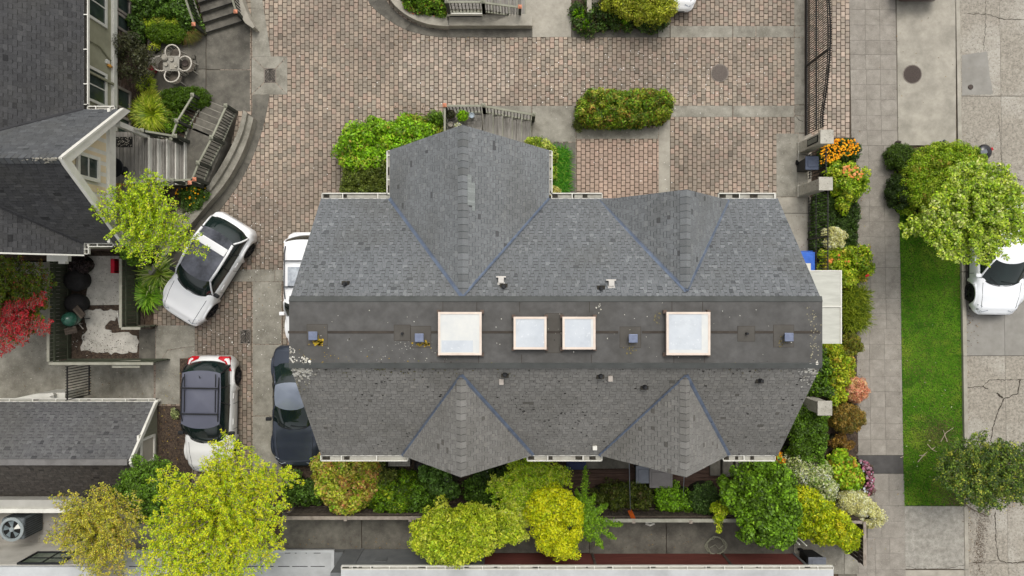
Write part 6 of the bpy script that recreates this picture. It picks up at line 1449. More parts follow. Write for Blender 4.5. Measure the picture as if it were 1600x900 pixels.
grassy('tall_grass','tall yellow-green fountain grass right of the pale porch roof',1329,482,.48,.7,[(c(140,156,34),4),(c(160,172,48),3),(c(104,128,32),3)],n=1700,w=.022,r2=1.0)
plant('small_dark_plant','dark spiky plant at the foot of the tall fountain grass','plants',[(1318,508),(1334,500),(1344,504),(1338,518),(1324,522)],.3,.15,[(c(64,62,52),3),(c(50,50,42),2)],rc=.1,per=36,size=.08,asp=.2)
plant('round_olive_shrub','small round olive-brown shrub below the fountain grass, at the pavement','shrub',E(1314,520,1349,557),.8,.4,[(c(124,130,36),3),(c(146,120,44),2),(c(96,106,34),3)],rc=.13,per=70,size=.055,side=1.4)
plant('yellow_shrub','yellow-green shrub below the pale porch roof','shrub',[(1284,540),(1312,534),(1324,552),(1336,574),(1334,592),(1322,606),(1320,626),(1300,634),(1292,606),(1296,574)],.9,.5,[(c(150,178,36),4),(c(184,186,46),3),(c(104,140,36),2.4),(c(196,160,60),1)],rc=.17,per=70,size=.085,cover=1.7)
plant('dark_leafy_shrub','dark green leafy shrub tucked against the house below the porch roof','shrub',[(1262,538),(1284,538),(1292,560),(1294,590),(1300,618),(1276,622),(1256,624),(1262,580)],1.1,.6,[(c(40,92,30),4),(c(80,132,34),3),(c(120,158,36),1.6),(c(30,64,26),3)],rc=.18,per=70,size=.085,cover=1.6)
plant('peach_ball_shrub','round peach-pink shrub clipped as a ball beside the pavement','shrub',E(1322,591,1357,629,16,.03),.9,.45,PEACH,rc=.11,per=90,size=.045,side=2,cover=2.4,m=M_flower)
plant('olive_ball_shrub','round olive and orange-brown ball shrub below the peach one','shrub',E(1302,632,1353,676,18,.03),1.0,.5,BRN,rc=.12,per=90,size=.05,side=2,cover=2.4)
plant('box_hedge','tall green hedge along the lower right end of the townhouse','hedge',[(1244,636),(1270,632),(1292,640),(1292,700),(1288,722),(1250,722),(1236,706)],1.2,1.1,[(c(52,104,28),4),(c(84,136,36),3),(c(38,76,24),3),(c(110,150,50),1)],rc=.15,per=70,size=.065,cover=2.2,side=1.5,R_=.3)
plant('brown_shrub','small brown-gold shrub under the olive ball shrub','shrub',[(1294,690),(1304,678),(1322,680),(1337,694),(1330,706),(1310,704)],.6,.3,[(c(140,104,44),3),(c(104,80,44),3),(c(164,132,50),1.4)],rc=.13,per=60,size=.055)
t = plant('orange_flower_cluster','orange flower cluster at the right end of the south gutter','flowers',E(1202,706,1226,728),1.4,1.1,[(c(240,150,20),4),(c(226,120,16),2),(c(120,120,30),1)],rc=.12,per=60,size=.06,m=M_flower)
plant('hydrangea_foliage','broad-leafed yellow-green shrub with rust leaves behind the mauve blooms','shrub',[(1298,712),(1312,702),(1330,708),(1344,724),(1350,744),(1346,762),(1330,768),(1312,770),(1302,752),(1294,732)],.9,.5,[(c(150,186,40),4),(c(104,150,36),3),(c(190,110,50),.8),(c(176,176,50),1)],rc=.17,per=70,size=.10,cover=1.6,asp=.7)
t = plant('mauve_hydrangea','mauve and pink flower heads beside the asphalt patch','flowers',[(1342,714),(1352,718),(1362,732),(1368,748),(1364,768),(1354,776),(1346,762),(1352,744)],.6,.35,[(c(110,60,70),2),(c(84,70,48),2)],rc=.13,per=44,size=.06)
flowers(t,[(1342,714),(1352,718),(1362,732),(1368,748),(1364,768),(1354,778),(1348,762),(1352,744)],.75,90,.045,[c(176,136,146),c(180,110,132),c(150,116,130),c(196,200,208),c(124,74,88)])
# --- street side
plant('street_hedge','big rounded clipped hedge with orange patches under the street tree','hedge',[(1416,270),(1426,244),(1448,228),(1476,222),(1506,220),(1528,228),(1544,248),(1552,280),(1550,320),(1520,350),(1460,360),(1426,330),(1414,300)],1.1,.8,[(c(132,160,34),4),(c(110,148,30),4),(c(160,174,56),2),(c(176,120,56),.4)],rc=.16,per=80,size=.055,cover=2.1,side=1.4,R_=.8)
plant('clipped_shrub','dark green clipped shrub at the pavement, left of the street hedge, upper','hedge',E(1391,222,1432,264),.8,.5,[(c(72,98,26),4),(c(56,80,22),4)],rc=.13,per=70,size=.045,cover=2,side=1.6)
plant('clipped_shrub','darker clipped shrub at the pavement, left of the street hedge, lower','hedge',E(1391,272,1428,326),.7,.45,[(c(50,72,24),4),(c(40,60,22),4)],rc=.13,per=70,size=.045,cover=2,side=1.6)
plant('small_weed','bright green leaves at the lawn corner under the street tree','plants',E(1400,316,1420,334),.3,.15,BRG,rc=.1,per=30,size=.07)
airy_tree('street_tree','wide street tree with pale yellow-green leaves over the parked white car','tree',[(1426,352),(1440,336),(1452,316),(1470,300),(1484,272),(1500,256),(1526,254),(1540,262),(1566,262),(1592,290),(1606,310),(1604,345),(1600,372),(1586,366),(1570,378),(1556,398),(1534,410),(1500,408),(1480,400),(1468,396),(1446,372),(1418,360)],3.9,2.9,[(c(150,182,44),4),(c(178,196,66),3),(c(206,214,130),1.6),(c(100,134,38),2.6),(c(130,150,80),1)],limbs=76,rc=.14,per=22,size=.08,tr=.11,step=.27,trunk=(1490,320))
airy_tree('roadside_tree','dark green roadside tree with yellow leaves at its rim, lower right','tree',[(1468,712),(1484,696),(1508,684),(1530,680),(1560,690),(1584,696),(1620,700),(1630,770),(1600,776),(1570,778),(1548,786),(1520,786),(1496,778),(1474,752),(1462,728)],2.6,1.9,[(c(66,92,40),4),(c(50,74,36),3),(c(104,130,46),3),(c(184,184,66),.9),(c(110,124,50),1)],limbs=56,rc=.14,per=26,size=.062,tr=.08,step=.22,trunk=(1512,764))
# --- bottom left trees
airy_tree('big_yellow_green_tree','large yellow-green tree over the front of the white and black car, bottom left','tree',[(214,900),(222,872),(236,846),(232,818),(248,800),(256,770),(252,744),(262,730),(290,742),(318,740),(334,716),(352,706),(350,686),(366,676),(384,690),(404,704),(420,716),(440,728),(462,730),(466,744),(440,760),(452,784),(444,812),(446,848),(432,872),(424,880),(400,900),(380,960),(250,960)],4.2,3.0,[(c(206,216,28),4),(c(176,202,26),4),(c(228,212,44),1.8),(c(122,160,30),2.4)],limbs=88,rc=.11,per=24,size=.052,tr=.13,step=.26,twig=.014,trunk=(350,812))
airy_tree('autumn_tree','yellow-orange autumn tree beside the air conditioner, bottom left','tree',[(80,836),(96,816),(104,790),(92,776),(120,770),(140,780),(150,762),(170,758),(190,770),(214,778),(222,800),(218,830),(214,862),(196,880),(190,910),(150,906),(140,884),(116,872),(104,850)],3.0,2.2,AUT,limbs=54,rc=.11,per=18,size=.05,tr=.06,step=.24,twig=.013,trunk=(164,830))
airy_tree('deep_green_tree','deep green tree between the autumn tree and the garage','tree',[(184,762),(198,738),(216,716),(236,722),(262,722),(278,742),(270,776),(262,806),(240,828),(218,812),(214,786),(196,776)],2.4,1.6,[(c(76,120,34),4),(c(56,92,30),4),(c(104,144,42),1.8)],limbs=34,rc=.14,per=34,size=.065,tr=.06,step=.22,trunk=(230,772))
plant('pale_weed','small pale-leafed weed in the soil beside the white and black car','plants',E(266,638,280,654),.2,.1,[(c(170,176,140),3),(c(110,126,80),2)],rc=.08,per=24,size=.06)
# dead twigs by the roadside tree, and ivy litter
tw_ = thing('dead_branch','bare pale fallen branches on the lawn beside the roadside tree','branch',tuple(P(1440,712)))
for pts in (((1434,722),(1444,710),(1449,706)),((1436,712),(1447,711)),((1449,694),(1456,702),(1464,706)),((1456,702),(1462,698)),((1407,715),(1412,713)),((1470,690),(1478,676),(1490,668)),((1480,690),(1474,672))):
    MB().tube([P(a,b,.05+.03*k) for k,(a,b) in enumerate(pts)], .016, 5, r2=.006).build('twig', mat('pale_twig', c(206,190,170), c(176,158,138), 5, 4, .9), tw_)
MB().tube([P(1505,786,.15), P(1520,796,.06), P(1545,808,.03)], .03, 5, r2=.01).build('twig', M_trunk, tw_)
# ================================================================ CARS
def paint(name, col, col2=None, rough=.28, metal=0.0): return mat(name, col, col2 or tuple(v*.96 for v in col[:3])+(1,), .8, 3, rough, spec=.5, coat=.35, metal=metal)
M_wp = paint('white_paint', c(248,248,248), c(244,244,244)); M_wp2 = paint('white_paint_cool', c(244,246,248), c(240,243,246)); M_dp = paint('dark_blue_paint', c(62,68,80), c(54,60,72), .25, .3)
M_np = paint('navy_roof_paint', c(88,90,104), c(80,82,96), .4)
M_rp = paint('dark_red_paint', c(60,30,28))
M_cg = mat('car_glass', c(30,44,42), c(22,32,31), 1.2, 3, .04, spec=.7); M_pg = mat('roof_glass', c(104,106,116), c(48,50,56), 1.5, 5, .05, spec=.7)  # roof glass: reflected sky and dark foliage mottled into its colour
M_red = mat('tail_light_red', c(206,30,44), c(170,20,34), 5, 3, .2, spec=.5); M_hl = mat('headlight_clear', c(190,196,202), c(150,156,164), 6, 3, .08, spec=.6)
M_seat = mat('cabin_trim', c(60,62,62), c(44,46,46), 4, 4, .8)
def lerp_t(tab, x):
    if x <= tab[0][0]: return tab[0][1]
    for (a, u), (b, v) in zip(tab, tab[1:]):
        if x <= b:
            t = (x-a)/(b-a); t = t*t*(3-2*t); return u+(v-u)*t
    return tab[-1][1]
def car(name, label, cat, x, y, heading, L=4.5, W=1.84, H=1.62, body=None, style='suv', roof='glass', rails=True, red=True, fenders=0.0, noseW=.80, wsf=None):
    """x forward, y left, origin on the ground at the centre; front at +L/2"""
    t = thing(name, label, cat, (x,y,.0), None, rad(heading))
    h = L/2; hw = W/2; body = body or M_wp; wr = .34
    wsf_ = wsf; belt = .98 if style != 'sedan' else .88
    fx, rx = h-.86, -h+.80                    # axles
    deck = [(-h,belt-.12),(-h+.12,belt-.02),(-h+.5,belt+.02),(h-1.45,belt+.03),(h-.95,belt-.02),(h-.35,belt-.14),(h-.08,belt-.30),(h,belt-.42)] if style != 'sedan' else \
           [(-h,belt-.10),(-h+.15,belt+.02),(-h+.8,belt+.06),(h-1.5,belt+.03),(h-.9,belt-.04),(h-.3,belt-.16),(h-.06,belt-.30),(h,belt-.40)]
    def half(xx):          # plan outline
        u = abs(xx)/h; e = 3.6 if xx < 0 else 2.7; k = noseW if xx > 0 else .86
        s = (1-max(0,(u-.52)/.48)**e*(1-k)); 
        if u > .93: s *= math.sqrt(max(.05,1-((u-.93)/.07)**2*.28))
        return hw*s
    xs = [-h+2*h*k/72 for k in range(73)]
    mb = MB(); ring_n = 0; V = []
    for xx in xs:
        w_ = half(xx); zd = lerp_t(deck, xx); end = max(0,(abs(xx)-(h-.25))/.25)
        low = .26+.10*end
        for ax in (fx, rx):
            d_ = abs(xx-ax)
            if d_ < wr+.07: low = max(low, math.sqrt((wr+.07)**2-d_**2)+.32)
        mid = max(low+.02, .5*(low+zd))
        bulge = .035 if abs(xx-fx) < .55 or abs(xx-rx) < .55 else 0
        prof = [(0,zd+.035),(w_*.45,zd+.028),(w_*.75,zd+.008),(w_-.11,zd-.022),(w_-.045,zd-.065),(w_-.012+bulge*.6,zd-.14),(w_+bulge,mid+.04),(w_-.005+bulge,low+.03),(w_-.02,low),(w_-.18,low+.01)]
        if V == []: ring_n = len(prof)*2-1
        V.append([(xx,-a,b) for a,b in prof[::-1]]+[(xx,a,b) for a,b in prof[1:]])
    nn = len(V[0])
    for r_ in V: mb.v += r_
    for i in range(len(V)-1):
        for j in range(nn-1): mb.f.append((i*nn+j,i*nn+j+1,(i+1)*nn+j+1,(i+1)*nn+j)); mb.c.append(W1)
    mb.f.append(tuple(range(nn-1,-1,-1))); mb.c.append(W1); mb.f.append(tuple((len(V)-1)*nn+j for j in range(nn))); mb.c.append(W1)
    ob = mb.build('body', body, t, local=True, smooth=True)
    MB().box(-h+.2,h-.2,-hw+.16,hw-.16,.16,.62).build('underbody', M_black, t, local=True)
    # wheels
    for ax in (fx, rx):
        for s in (-1, 1):
            wh = bpy.data.objects.new('wheel', None); COL.objects.link(wh); wh.parent = t; wh.location = (ax, s*(hw-.10), wr)
            def ringy(prof, n=24):
                m_ = MB(); 
                for (r_, yy) in prof: 
                    for j in range(n): a_ = 2*math.pi*j/n; m_.v.append((r_*math.cos(a_), s*yy, r_*math.sin(a_)))
                for k in range(len(prof)-1):
                    for j in range(n): j2 = (j+1)%n; q = (k*n+j,k*n+j2,(k+1)*n+j2,(k+1)*n+j); m_.f.append(q if s < 0 else q[::-1]); m_.c.append(W1)
                return m_
            ty = ringy([(.21,-.10),(wr-.03,-.11),(wr,-.08),(wr,.075),(wr-.025,.105),(.225,.11),(.215,.09)]); ty.build('tyre', M_tyre, wh, local=True, smooth=True)
            rm = ringy([(.215,.09),(.205,.06),(.05,.05),(.0,.07)]); rm.build('rim', M_black, wh, local=True)
            for k in range(5):
                a_ = 2*math.pi*k/5+.3; MB().bar((0,s*.085,0),(.2*math.cos(a_),s*.095,.2*math.sin(a_)),.045,.03,up=(0,1,0)).build('spoke', M_rim, wh, local=True)
    # greenhouse between a curve at the belt and a curve at the roof line
    if style == 'sedan': wf0, wf1, rb0, rb1, rw = h-1.52, h-2.35, -h+.62, -h+1.35, .60
    elif style == 'van': wf0, wf1, rb0, rb1, rw = h-1.05, h-1.75, -h+.10, -h+.34, .70
    else: wf0, wf1, rb0, rb1, rw = h-1.22, h-1.90, -h+.14, -h+(.46 if roof == 'black' else .62), (.73 if roof == 'black' else .67)
    if wsf: wf0, wf1 = h-wsf, h-wsf-.85
    def curve(xf, xr, w_, bulge_f, bulge_r, zf, n=14, sidecurve=.03):
        pts = []
        for k in range(n+1):       # front, left to right
            u = 1-2*k/n; pts.append((xf-bulge_f*abs(u)**2.4, w_*u))
        for k in range(1, n+1):    # right side going back
            u = k/n; xx = (xf-bulge_f)+(xr+bulge_r-(xf-bulge_f))*u; pts.append((xx, -w_-sidecurve*math.sin(math.pi*u)))
        for k in range(1, n+1):
            u = -1+2*k/n; pts.append((xr+bulge_r*abs(u)**2.4, w_*u))
        for k in range(1, n):
            u = k/n; xx = (xr+bulge_r)+(xf-bulge_f-(xr+bulge_r))*u; pts.append((xx, w_+sidecurve*math.sin(math.pi*u)))
        return pts
    n = 14; wb = hw-.09; wt = rw*W/1.84
    lowc = curve(wf0, rb0, wb, .34, .18, 0); topc = curve(wf1, rb1, wt, .18, .10, 0)
    N = len(lowc); zl = [lerp_t(deck, p[0])+(.02 if abs(p[1]) < wb*.8 else -.03) for p in lowc]
    zt_ = [H-.075-.03*(p[0]-wf1)**2*(.3) for p in topc]
    def seg(i): return 'front' if i < n else ('right' if i < 2*n else ('rear' if i < 3*n else 'left'))
    levels = 5; rows_ = []
    for l in range(levels+1):
        u = l/levels; b_ = math.sin(math.pi*u)*.035; row = []
        for i in range(N):
            a, b = lowc[i], topc[i]; x_ = a[0]+(b[0]-a[0])*u; y_ = a[1]+(b[1]-a[1])*u
            r_ = math.hypot(x_, y_) or 1; sx = .6 if seg(i) in ('front','rear') else 0
            x_ += b_*sx*(1 if x_ > 0 else -1); y_ += (b_*(1 if y_ > 0 else -1) if seg(i) in ('left','right') else 0)
            row.append((x_, y_, zl[i]+(zt_[i]-zl[i])*(u**.92)))
        rows_.append(row)
    def shell(cols, mname, m, l0=0, l1=levels, off=0.0):
        q = MB(); idx = {}
        for l in range(l0, l1+1):
            for i in cols+[(cols[-1]+1)]:
                ii = i % N; p_ = rows_[l][ii]; r_ = math.hypot(p_[0],p_[1]) or 1; idx[(l,i)] = len(q.v)
                q.v.append((p_[0]+off*p_[0]/r_*.3, p_[1]+off*(1 if p_[1] > 0 else -1)*(1 if abs(p_[1]) > wt*.8 else 0), p_[2]+off))
        for l in range(l0, l1):
            for i in cols: q.f.append((idx[(l,i)],idx[(l+1,i)],idx[(l+1,i+1)],idx[(l,i+1)])); q.c.append(W1)
        return q.build(mname, m, t, local=True, smooth=True)
    shell(list(range(0,n)), 'windshield', M_cg)
    shell(list(range(n,2*n)), 'side_window', M_cg); shell(list(range(3*n,4*n)), 'side_window', M_cg); shell(list(range(2*n,3*n)), 'rear_window', M_cg)
    # pillars: thin body-coloured strips along the corners and door posts
    pm = body if roof != 'black' else M_black
    for i in (0, n, 2*n, 3*n):
        q = MB(); q.tube([tuple(rows_[l][i % N]) for l in range(levels+1)], .035, 6); q.build('pillar', pm, t, local=True, smooth=True)
    for i in (n+6, n+10, 4*n-6, 4*n-10):
        q = MB(); q.tube([tuple(rows_[l][i % N]) for l in range(levels+1)], .022, 5); q.build('door_post', M_black, t, local=True)
    q = MB(); q.tube([tuple(rows_[0][i]) for i in range(0,n+1)], .018, 5); q.build('wiper_cowl', M_black, t, local=True)
    for (i0,i1) in ((3,8),(8,12)):
        a, b = Vector(rows_[0][i0]), Vector(rows_[1][i1]); MB().bar(a+Vector((.0,0,.035)), b+Vector((0,0,.035)), .018,.018).build('wiper', M_black, t, local=True)
    # roof skin with crown
    rm_ = {'glass':M_pg,'black':M_np,'body':body,'pale':mat('roof_sky_reflection', c(138,146,158), c(110,118,132), .5, 3, .25, spec=.6, metal=.3)}[roof]; q = MB(); cx_ = sum(p[0] for p in topc)/N; ringsn = 6  # pale roof: body paint lightened, sky reflection put into its colour
    def roofring(k, shr=1.0, lift=0.0):
        out = []
        for i in range(N):
            p_ = topc[i]; sc_ = (1-k/ringsn)*shr; out.append((cx_+(p_[0]-cx_)*sc_, p_[1]*sc_, zt_[i]+(.075)*(1-((1-k/ringsn))**2)*1.0+lift))
        return out
    for k in range(ringsn): q.v += roofring(k)
    q.v.append((cx_,0,H))
    for k in range(ringsn-1):
        for i in range(N): i2 = (i+1)%N; q.f.append((k*N+i,(k+1)*N+i,(k+1)*N+i2,k*N+i2)); q.c.append(W1)
    for i in range(N): q.f.append(((ringsn-1)*N+i, ringsn*N, (ringsn-1)*N+(i+1)%N)); q.c.append(W1)
    rfo = q.build('roof', rm_, t, local=True, smooth=True)
    if roof in ('glass','black') or rails:
        for s in (-1, 1):
            side_pts = [ (p[0], p[1], z_) for p, z_ in zip(topc, zt_) if p[1]*s > wt*.97]
            side_pts.sort(); a = Vector(side_pts[0]); b = Vector(side_pts[-1]); m_ = a.lerp(b,.5)
            if roof == 'glass': MB().tube([a+Vector((.05,0,.02)), a.lerp(b,.3)+Vector((0,s*.035,.06)), a.lerp(b,.7)+Vector((0,s*.035,.06)), b+Vector((.0,0,.02))], .05, 8).build('roof_rail', body, t, local=True, smooth=True)
            elif rails: MB().tube([a+Vector((.15,-s*.05,.03)), a.lerp(b,.2)+Vector((0,-s*.03,.10)), a.lerp(b,.8)+Vector((0,-s*.03,.10)), b+Vector((-.1,-s*.05,.03))], .022, 6).build('roof_rail', M_black if roof == 'black' else M_rim, t, local=True)
    if roof == 'glass':
        xx = cx_-.42; MB().box(xx-.14,xx+.16,-wt+.03,wt-.03,H-.045,H+.012).build('roof_bar', body, t, local=True, bevel=.02)
    if roof in ('black',) or style == 'van':
        for xx in ((cx_+.55),(cx_-.42)):
            MB().box(xx-.025,xx+.025,-wt+.02,wt-.02,H+.025,H+.06).build('crossbar', M_black if roof == 'black' else M_rim, t, local=True)
    if style == 'van':
        MB().box(cx_-.2,cx_+.52,-wt+.16,wt-.16,H-.02,H+.008).build('sunroof', M_hl, t, local=True, bevel=.02)
    if roof == 'black':
        for (a_, b_) in ((cx_-.95,cx_-.47),(cx_-.36,cx_+.48)):
            for yy in (-wt+.14, wt-.14): MB().box(a_,b_,yy-.012,yy+.012,H-.02,H+.012).build('roof_rib', M_black, t, local=True)
        MB().tube([(cx_-.80,0,H),(cx_-.9,0,H+.09)], .022, 6, r2=.01).build('antenna', M_black, t, local=True)
    # hood shut lines, lights, mirrors, handles
    def on_body(xx, yy): 
        w_ = half(xx); zd = lerp_t(deck, xx); a = abs(yy)/w_
        prof = [(0,.035),(.45,.028),(.75,.008),((w_-.11)/w_,-.022),((w_-.045)/w_,-.065),(1,-.14)]
        for (p, u), (q_, v) in zip(prof, prof[1:]):
            if a <= q_: return zd+u+(v-u)*(a-p)/(q_-p)
        return zd-.14
    for s in (-1, 1):
        pts = [(h-1.25+k*.19, s*(hw-.20-.10*(k/6)**1.6)) for k in range(7)]
        MB().tube([(a, b, on_body(a,b)+.001) for a, b in pts], .009, 4).build('hood_line', M_black, t, local=True)
        pts = [(h-.95+k*.19, s*(hw-.52-.02*k)) for k in range(4)]
        hlx = [(h-.42,s*(half(h-.42)-.05)),(h-.22,s*(half(h-.22)-.05)),(h-.10,s*(half(h-.10)-.16)),(h-.16,s*(half(h-.10)-.36)),(h-.34,s*(half(h-.34)-.20))]
        q = MB(); i0 = 0; top_ = [(a,b,on_body(a,b)+.012) for a,b in hlx]; q.v = top_+[(a,b,c_-.09) for a,b,c_ in top_]; m5 = 5
        q.f = [tuple(range(5)) if s < 0 else tuple(range(4,-1,-1))]+[(k,(k+1)%5,5+(k+1)%5,5+k) for k in range(5)]; q.f[0] = tuple(range(5)); q.c = [W1]*6
        q.build('headlight', M_hl if style != 'sedan' else M_hl, t, local=True)
        if red:
            w_ = half(-h+.10)
            q = MB(); pts = [(-h+.02,s*(w_-.42)),(-h+.03,s*(w_-.10)),(-h+.12,s*(w_-.015)),(-h+.55,s*(half(-h+.55)-.035)),(-h+.50,s*(half(-h+.5)-.10)),(-h+.20,s*(w_-.16)),(-h+.10,s*(w_-.42))]
            top_ = [(a-(.03 if a < -h+.2 else 0),b*1.012,on_body(a,b)+.045) for a,b in pts]; q.v = top_+[(a,b,z_-.16) for a,b,z_ in top_]; q.f = [tuple(range(7))]+[(k,(k+1)%7,7+(k+1)%7,7+k) for k in range(7)]; q.c = [W1]*8
            q.build('tail_light', M_red, t, local=True)
        else:
            w_ = half(-h+.10); MB().tube([(-h+.06,s*(w_-.34),on_body(-h+.06,w_-.34)-.02),(-h+.14,s*(w_-.04),belt-.1),(-h+.5,s*(half(-h+.5)-.03),belt-.12)],.022,5).build('tail_light', M_black, t, local=True)
        mx = wf0-.42; q = MB(); q.box(mx-.06,mx+.08,s*(hw-.04),s*(hw+.17),belt+.02,belt+.16); q.build('mirror', M_black if roof != 'body' else body, t, local=True, bevel=.03)
        for dx in (.25,-.75): MB().box(dx-.11,dx+.11,s*(hw-.01),s*(hw+.022),belt-.20,belt-.165).build('door_handle', body, t, local=True, bevel=.008)
        for xx in (wf0-.50, wf0-1.5, wf0-2.35):
            if xx > -h+.6: MB().tube([(xx,s*(hw-.03),belt-.10),(xx,s*(hw+.003),belt-.28),(xx,s*(hw-.003),.36)],.008,4).build('door_line', M_black, t, local=True)
        MB().box(rx+.45,fx-.45,s*(hw-.03),s*(hw+.004),.30,.37).build('sill', M_black, t, local=True)
    MB().tube([(h-.02,-hw*.5,belt-.46),(h+.005,0,belt-.46),(h-.02,hw*.5,belt-.46)],.035,6).build('grille', M_black, t, local=True)
    MB().box(-h-.01,-h+.02,-.26,.26,.55,.66).build('number_plate', M_hl, t, local=True)
    return t
M_wp3 = paint('white_paint_warm', c(228,227,224))
hd = math.degrees(math.atan2(-150,-93))
car('parked_car','white SUV with dark glass roof parked at an angle by the curved planter wall','car',*(P(326,421,.55)[:2]),hd,4.45,1.86,1.62,M_wp,'suv','glass',True,False)
car('parked_car','white SUV with dark navy roof and red tail lights, nose under the yellow-green tree','car',*(P(333,646,.5)[:2]),-90.8,4.55,1.82,1.68,M_wp3,'suv','black',True,True)
car('parked_car','white van half hidden under the left edge of the townhouse roof','van',-7.83,-.14,-90,4.6,1.9,1.82,M_wp,'van','body',True,False)
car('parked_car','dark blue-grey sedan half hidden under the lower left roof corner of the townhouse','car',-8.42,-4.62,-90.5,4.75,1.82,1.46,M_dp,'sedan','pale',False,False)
car('parked_car','white car parked in the street under the wide street tree, right edge','car',19.02,1.32,-91,4.75,1.88,1.45,M_wp2,'sedan','body',False,True,noseW=.74,wsf=1.12)
car('parked_car','white car at the top edge behind the yellow-green hedge, only its nose in view','car',6.35,13.15,-90,4.5,1.8,1.5,M_wp,'sedan','body',False,True)
car('parked_car','dark red car at the top edge of the street apron, only its end in view','car',16.0,13.62,90,4.6,1.8,1.5,M_rp,'sedan','body',False,True)

# ================================================================ GATE, PILLARS, IRON FENCE
gz = lambda py: 1.62+.62*math.sin(max(0,min(1,(215-abs(py-78)*1.0)/215))*1.57)
gate = thing('sliding_gate','long black iron driveway gate of close vertical bars with an arched top','gate',tuple(P(1262,100)))
gx_ = P(1258,0).x; yA, yB = P(0,-60).y, P(0,212).y
MB().bar((gx_,yA,.12),(gx_,yB,.12),.06,.10).build('bottom_rail', M_iron, gate); MB().bar((gx_,yA,1.0),(gx_,yB,1.0),.045,.05).build('middle_rail', M_iron, gate); MB().bar((gx_-.0,yA,.03),(gx_,yB,.03),.05,.03).build('floor_track', mat('rusty_track', c(96,66,54), c(70,50,42), 6, 5, .9), gate)
def top_z(y):
    k = (y-P(0,82).y)/(P(0,-10).y-P(0,210).y)*2.0
    return 2.17-.62*min(1,abs(k))**2.0
nb_ = int((yA-yB)/.085)
pts = [(gx_, yA+(yB-yA)*k/40, top_z(yA+(yB-yA)*k/40)) for k in range(41)]
MB().tube(pts, .028, 5).build('top_rail', M_iron, gate); MB().tube([(a,b,z_-.16) for a,b,z_ in pts], .02, 5).build('second_rail', M_iron, gate)
for k in range(nb_+1):
    y = yA+(yB-yA)*k/nb_; z_ = top_z(y)+.07
    MB().bar((gx_,y,.1),(gx_,y,z_),.024,.024).build('bar', M_iron, gate)
    MB().lathe(gx_,y,[(.014,z_),(.024,z_+.03),(.002,z_+.09)],5).build('spear_tip', M_iron, gate)
yb0 = P(0,106).y; MB().bar((gx_-.03,yb0,.1),(gx_-.03,yb0,top_z(yb0)),.07,.07).build('gate_post', M_iron, gate)
def pillar(label, px, py, h, w, d, panelled=False):
    p = P(px,py); t = thing('stone_pillar', label, 'pillar', (p.x,p.y,0))
    MB().box(p.x-w/2,p.x+w/2,p.y-d/2,p.y+d/2,-.05,h).build('shaft', M_stone, t, bevel=.015)
    MB().box(p.x-w/2-.05,p.x+w/2+.05,p.y-d/2-.05,p.y+d/2+.05,h+.001,h+.09).build('cap', M_stone, t, bevel=.015)
    MB().box(p.x-w/2-.03,p.x+w/2+.03,p.y-d/2-.03,p.y+d/2+.03,-.05,.12).build('plinth', M_stone, t, bevel=.01)
    if panelled:
        MB().box(p.x-w/2-.02,p.x-w/2-.001,p.y-d/2+.08,p.y+d/2-.08,h*.45,h*.9).build('panel_frame', M_dark, t); MB().box(p.x-w/2-.03,p.x-w/2-.0205,p.y-d/2+.12,p.y+d/2-.12,h*.48,h*.87).build('keypad_panel', mat('panel_grey', c(120,122,112), c(96,98,90), 8, 4, .6), t)
    return t
pillar('square stone gate pillar with an intercom panel, by the marigold bed',1254,232,2.05,.40,.42,True)
pillar('plain stone pillar below the navy bin, next to the ivy bed',1254,299,1.95,.42,.40)
pillar('stone pillar at the lower right edge of the roof, beside the dark leafy shrub',1250,623,2.1,.44,.44)
cabl = MB(); cabl.tube([P(1248,236,.6),P(1247,248,.3),P(1249,255,.1)],.02,5); tag(cabl.build('conduit', M_white), 'thin white conduit between the stone pillar and the navy bin', 'pipe')
def bin_(name, label, px, py, w, d, h, m, rz=0, cat='bin', lidm=None, z=0):
    p = P(px,py,z); t = thing(name, label, cat, (p.x,p.y,z), None, rad(rz)); b = MB()
    k = .82; b.v = [(-w/2*k,-d/2*k,.03),(w/2*k,-d/2*k,.03),(w/2*k,d/2*k,.03),(-w/2*k,d/2*k,.03),(-w/2,-d/2,h),(w/2,-d/2,h),(w/2,d/2,h),(-w/2,d/2,h)]
    b.f = [(4,5,6,7),(3,2,1,0),(0,1,5,4),(1,2,6,5),(2,3,7,6),(3,0,4,7)]; b.c = [W1]*6; b.build('body', m, t, local=True, bevel=.02)
    l = MB(); l.box(-w/2-.03,w/2+.03,-d/2-.03,d/2+.04,h+.002,h+.05); l.build('lid', lidm or m, t, local=True, bevel=.02)
    MB().box(-w/2+.06,w/2-.06,-d/2+.08,d/2-.1,h+.05,h+.075).build('lid_panel', lidm or m, t, local=True, bevel=.012)
    MB().tube([(-w/2+.04,d/2+.07,h-.02),(w/2-.04,d/2+.07,h-.02)],.018,6).build('handle', m, t, local=True)
    for s in (-1,1): 
        q = MB(); q.tube([(s*(w/2*k+.005),d/2*k,.1),(s*(w/2*k+.05),d/2*k,.1)],.10,12); q.build('wheel', M_tyre, t, local=True)
    return t
bin_('wheelie_bin','navy grey bin standing between the two stone gate pillars',1252,262,.46,.46,.95,M_black,0,lidm=M_navy)
t = bin_('wheelie_bin','blue recycling bin half under the roof edge beside the pale porch roof',1243,412,.62,.75,.95,M_blue,0)
MB().box(-.1,.16,-.30,-.02,1.027,1.034).build('white_sticker', M_white, t, local=True)
bin_('wheelie_bin','dark bin with grey lid under the right south gable, left of the big box',1000,735,.5,.62,.6,M_dark,0,lidm=M_grey_p)
bin_('storage_box','wide grey storage box on the brown deck under the right south gable',1027,740,.85,.7,.65,mat('warm_grey_plastic', c(120,116,114), c(108,104,102), 3, 4, .5),0,cat='box')
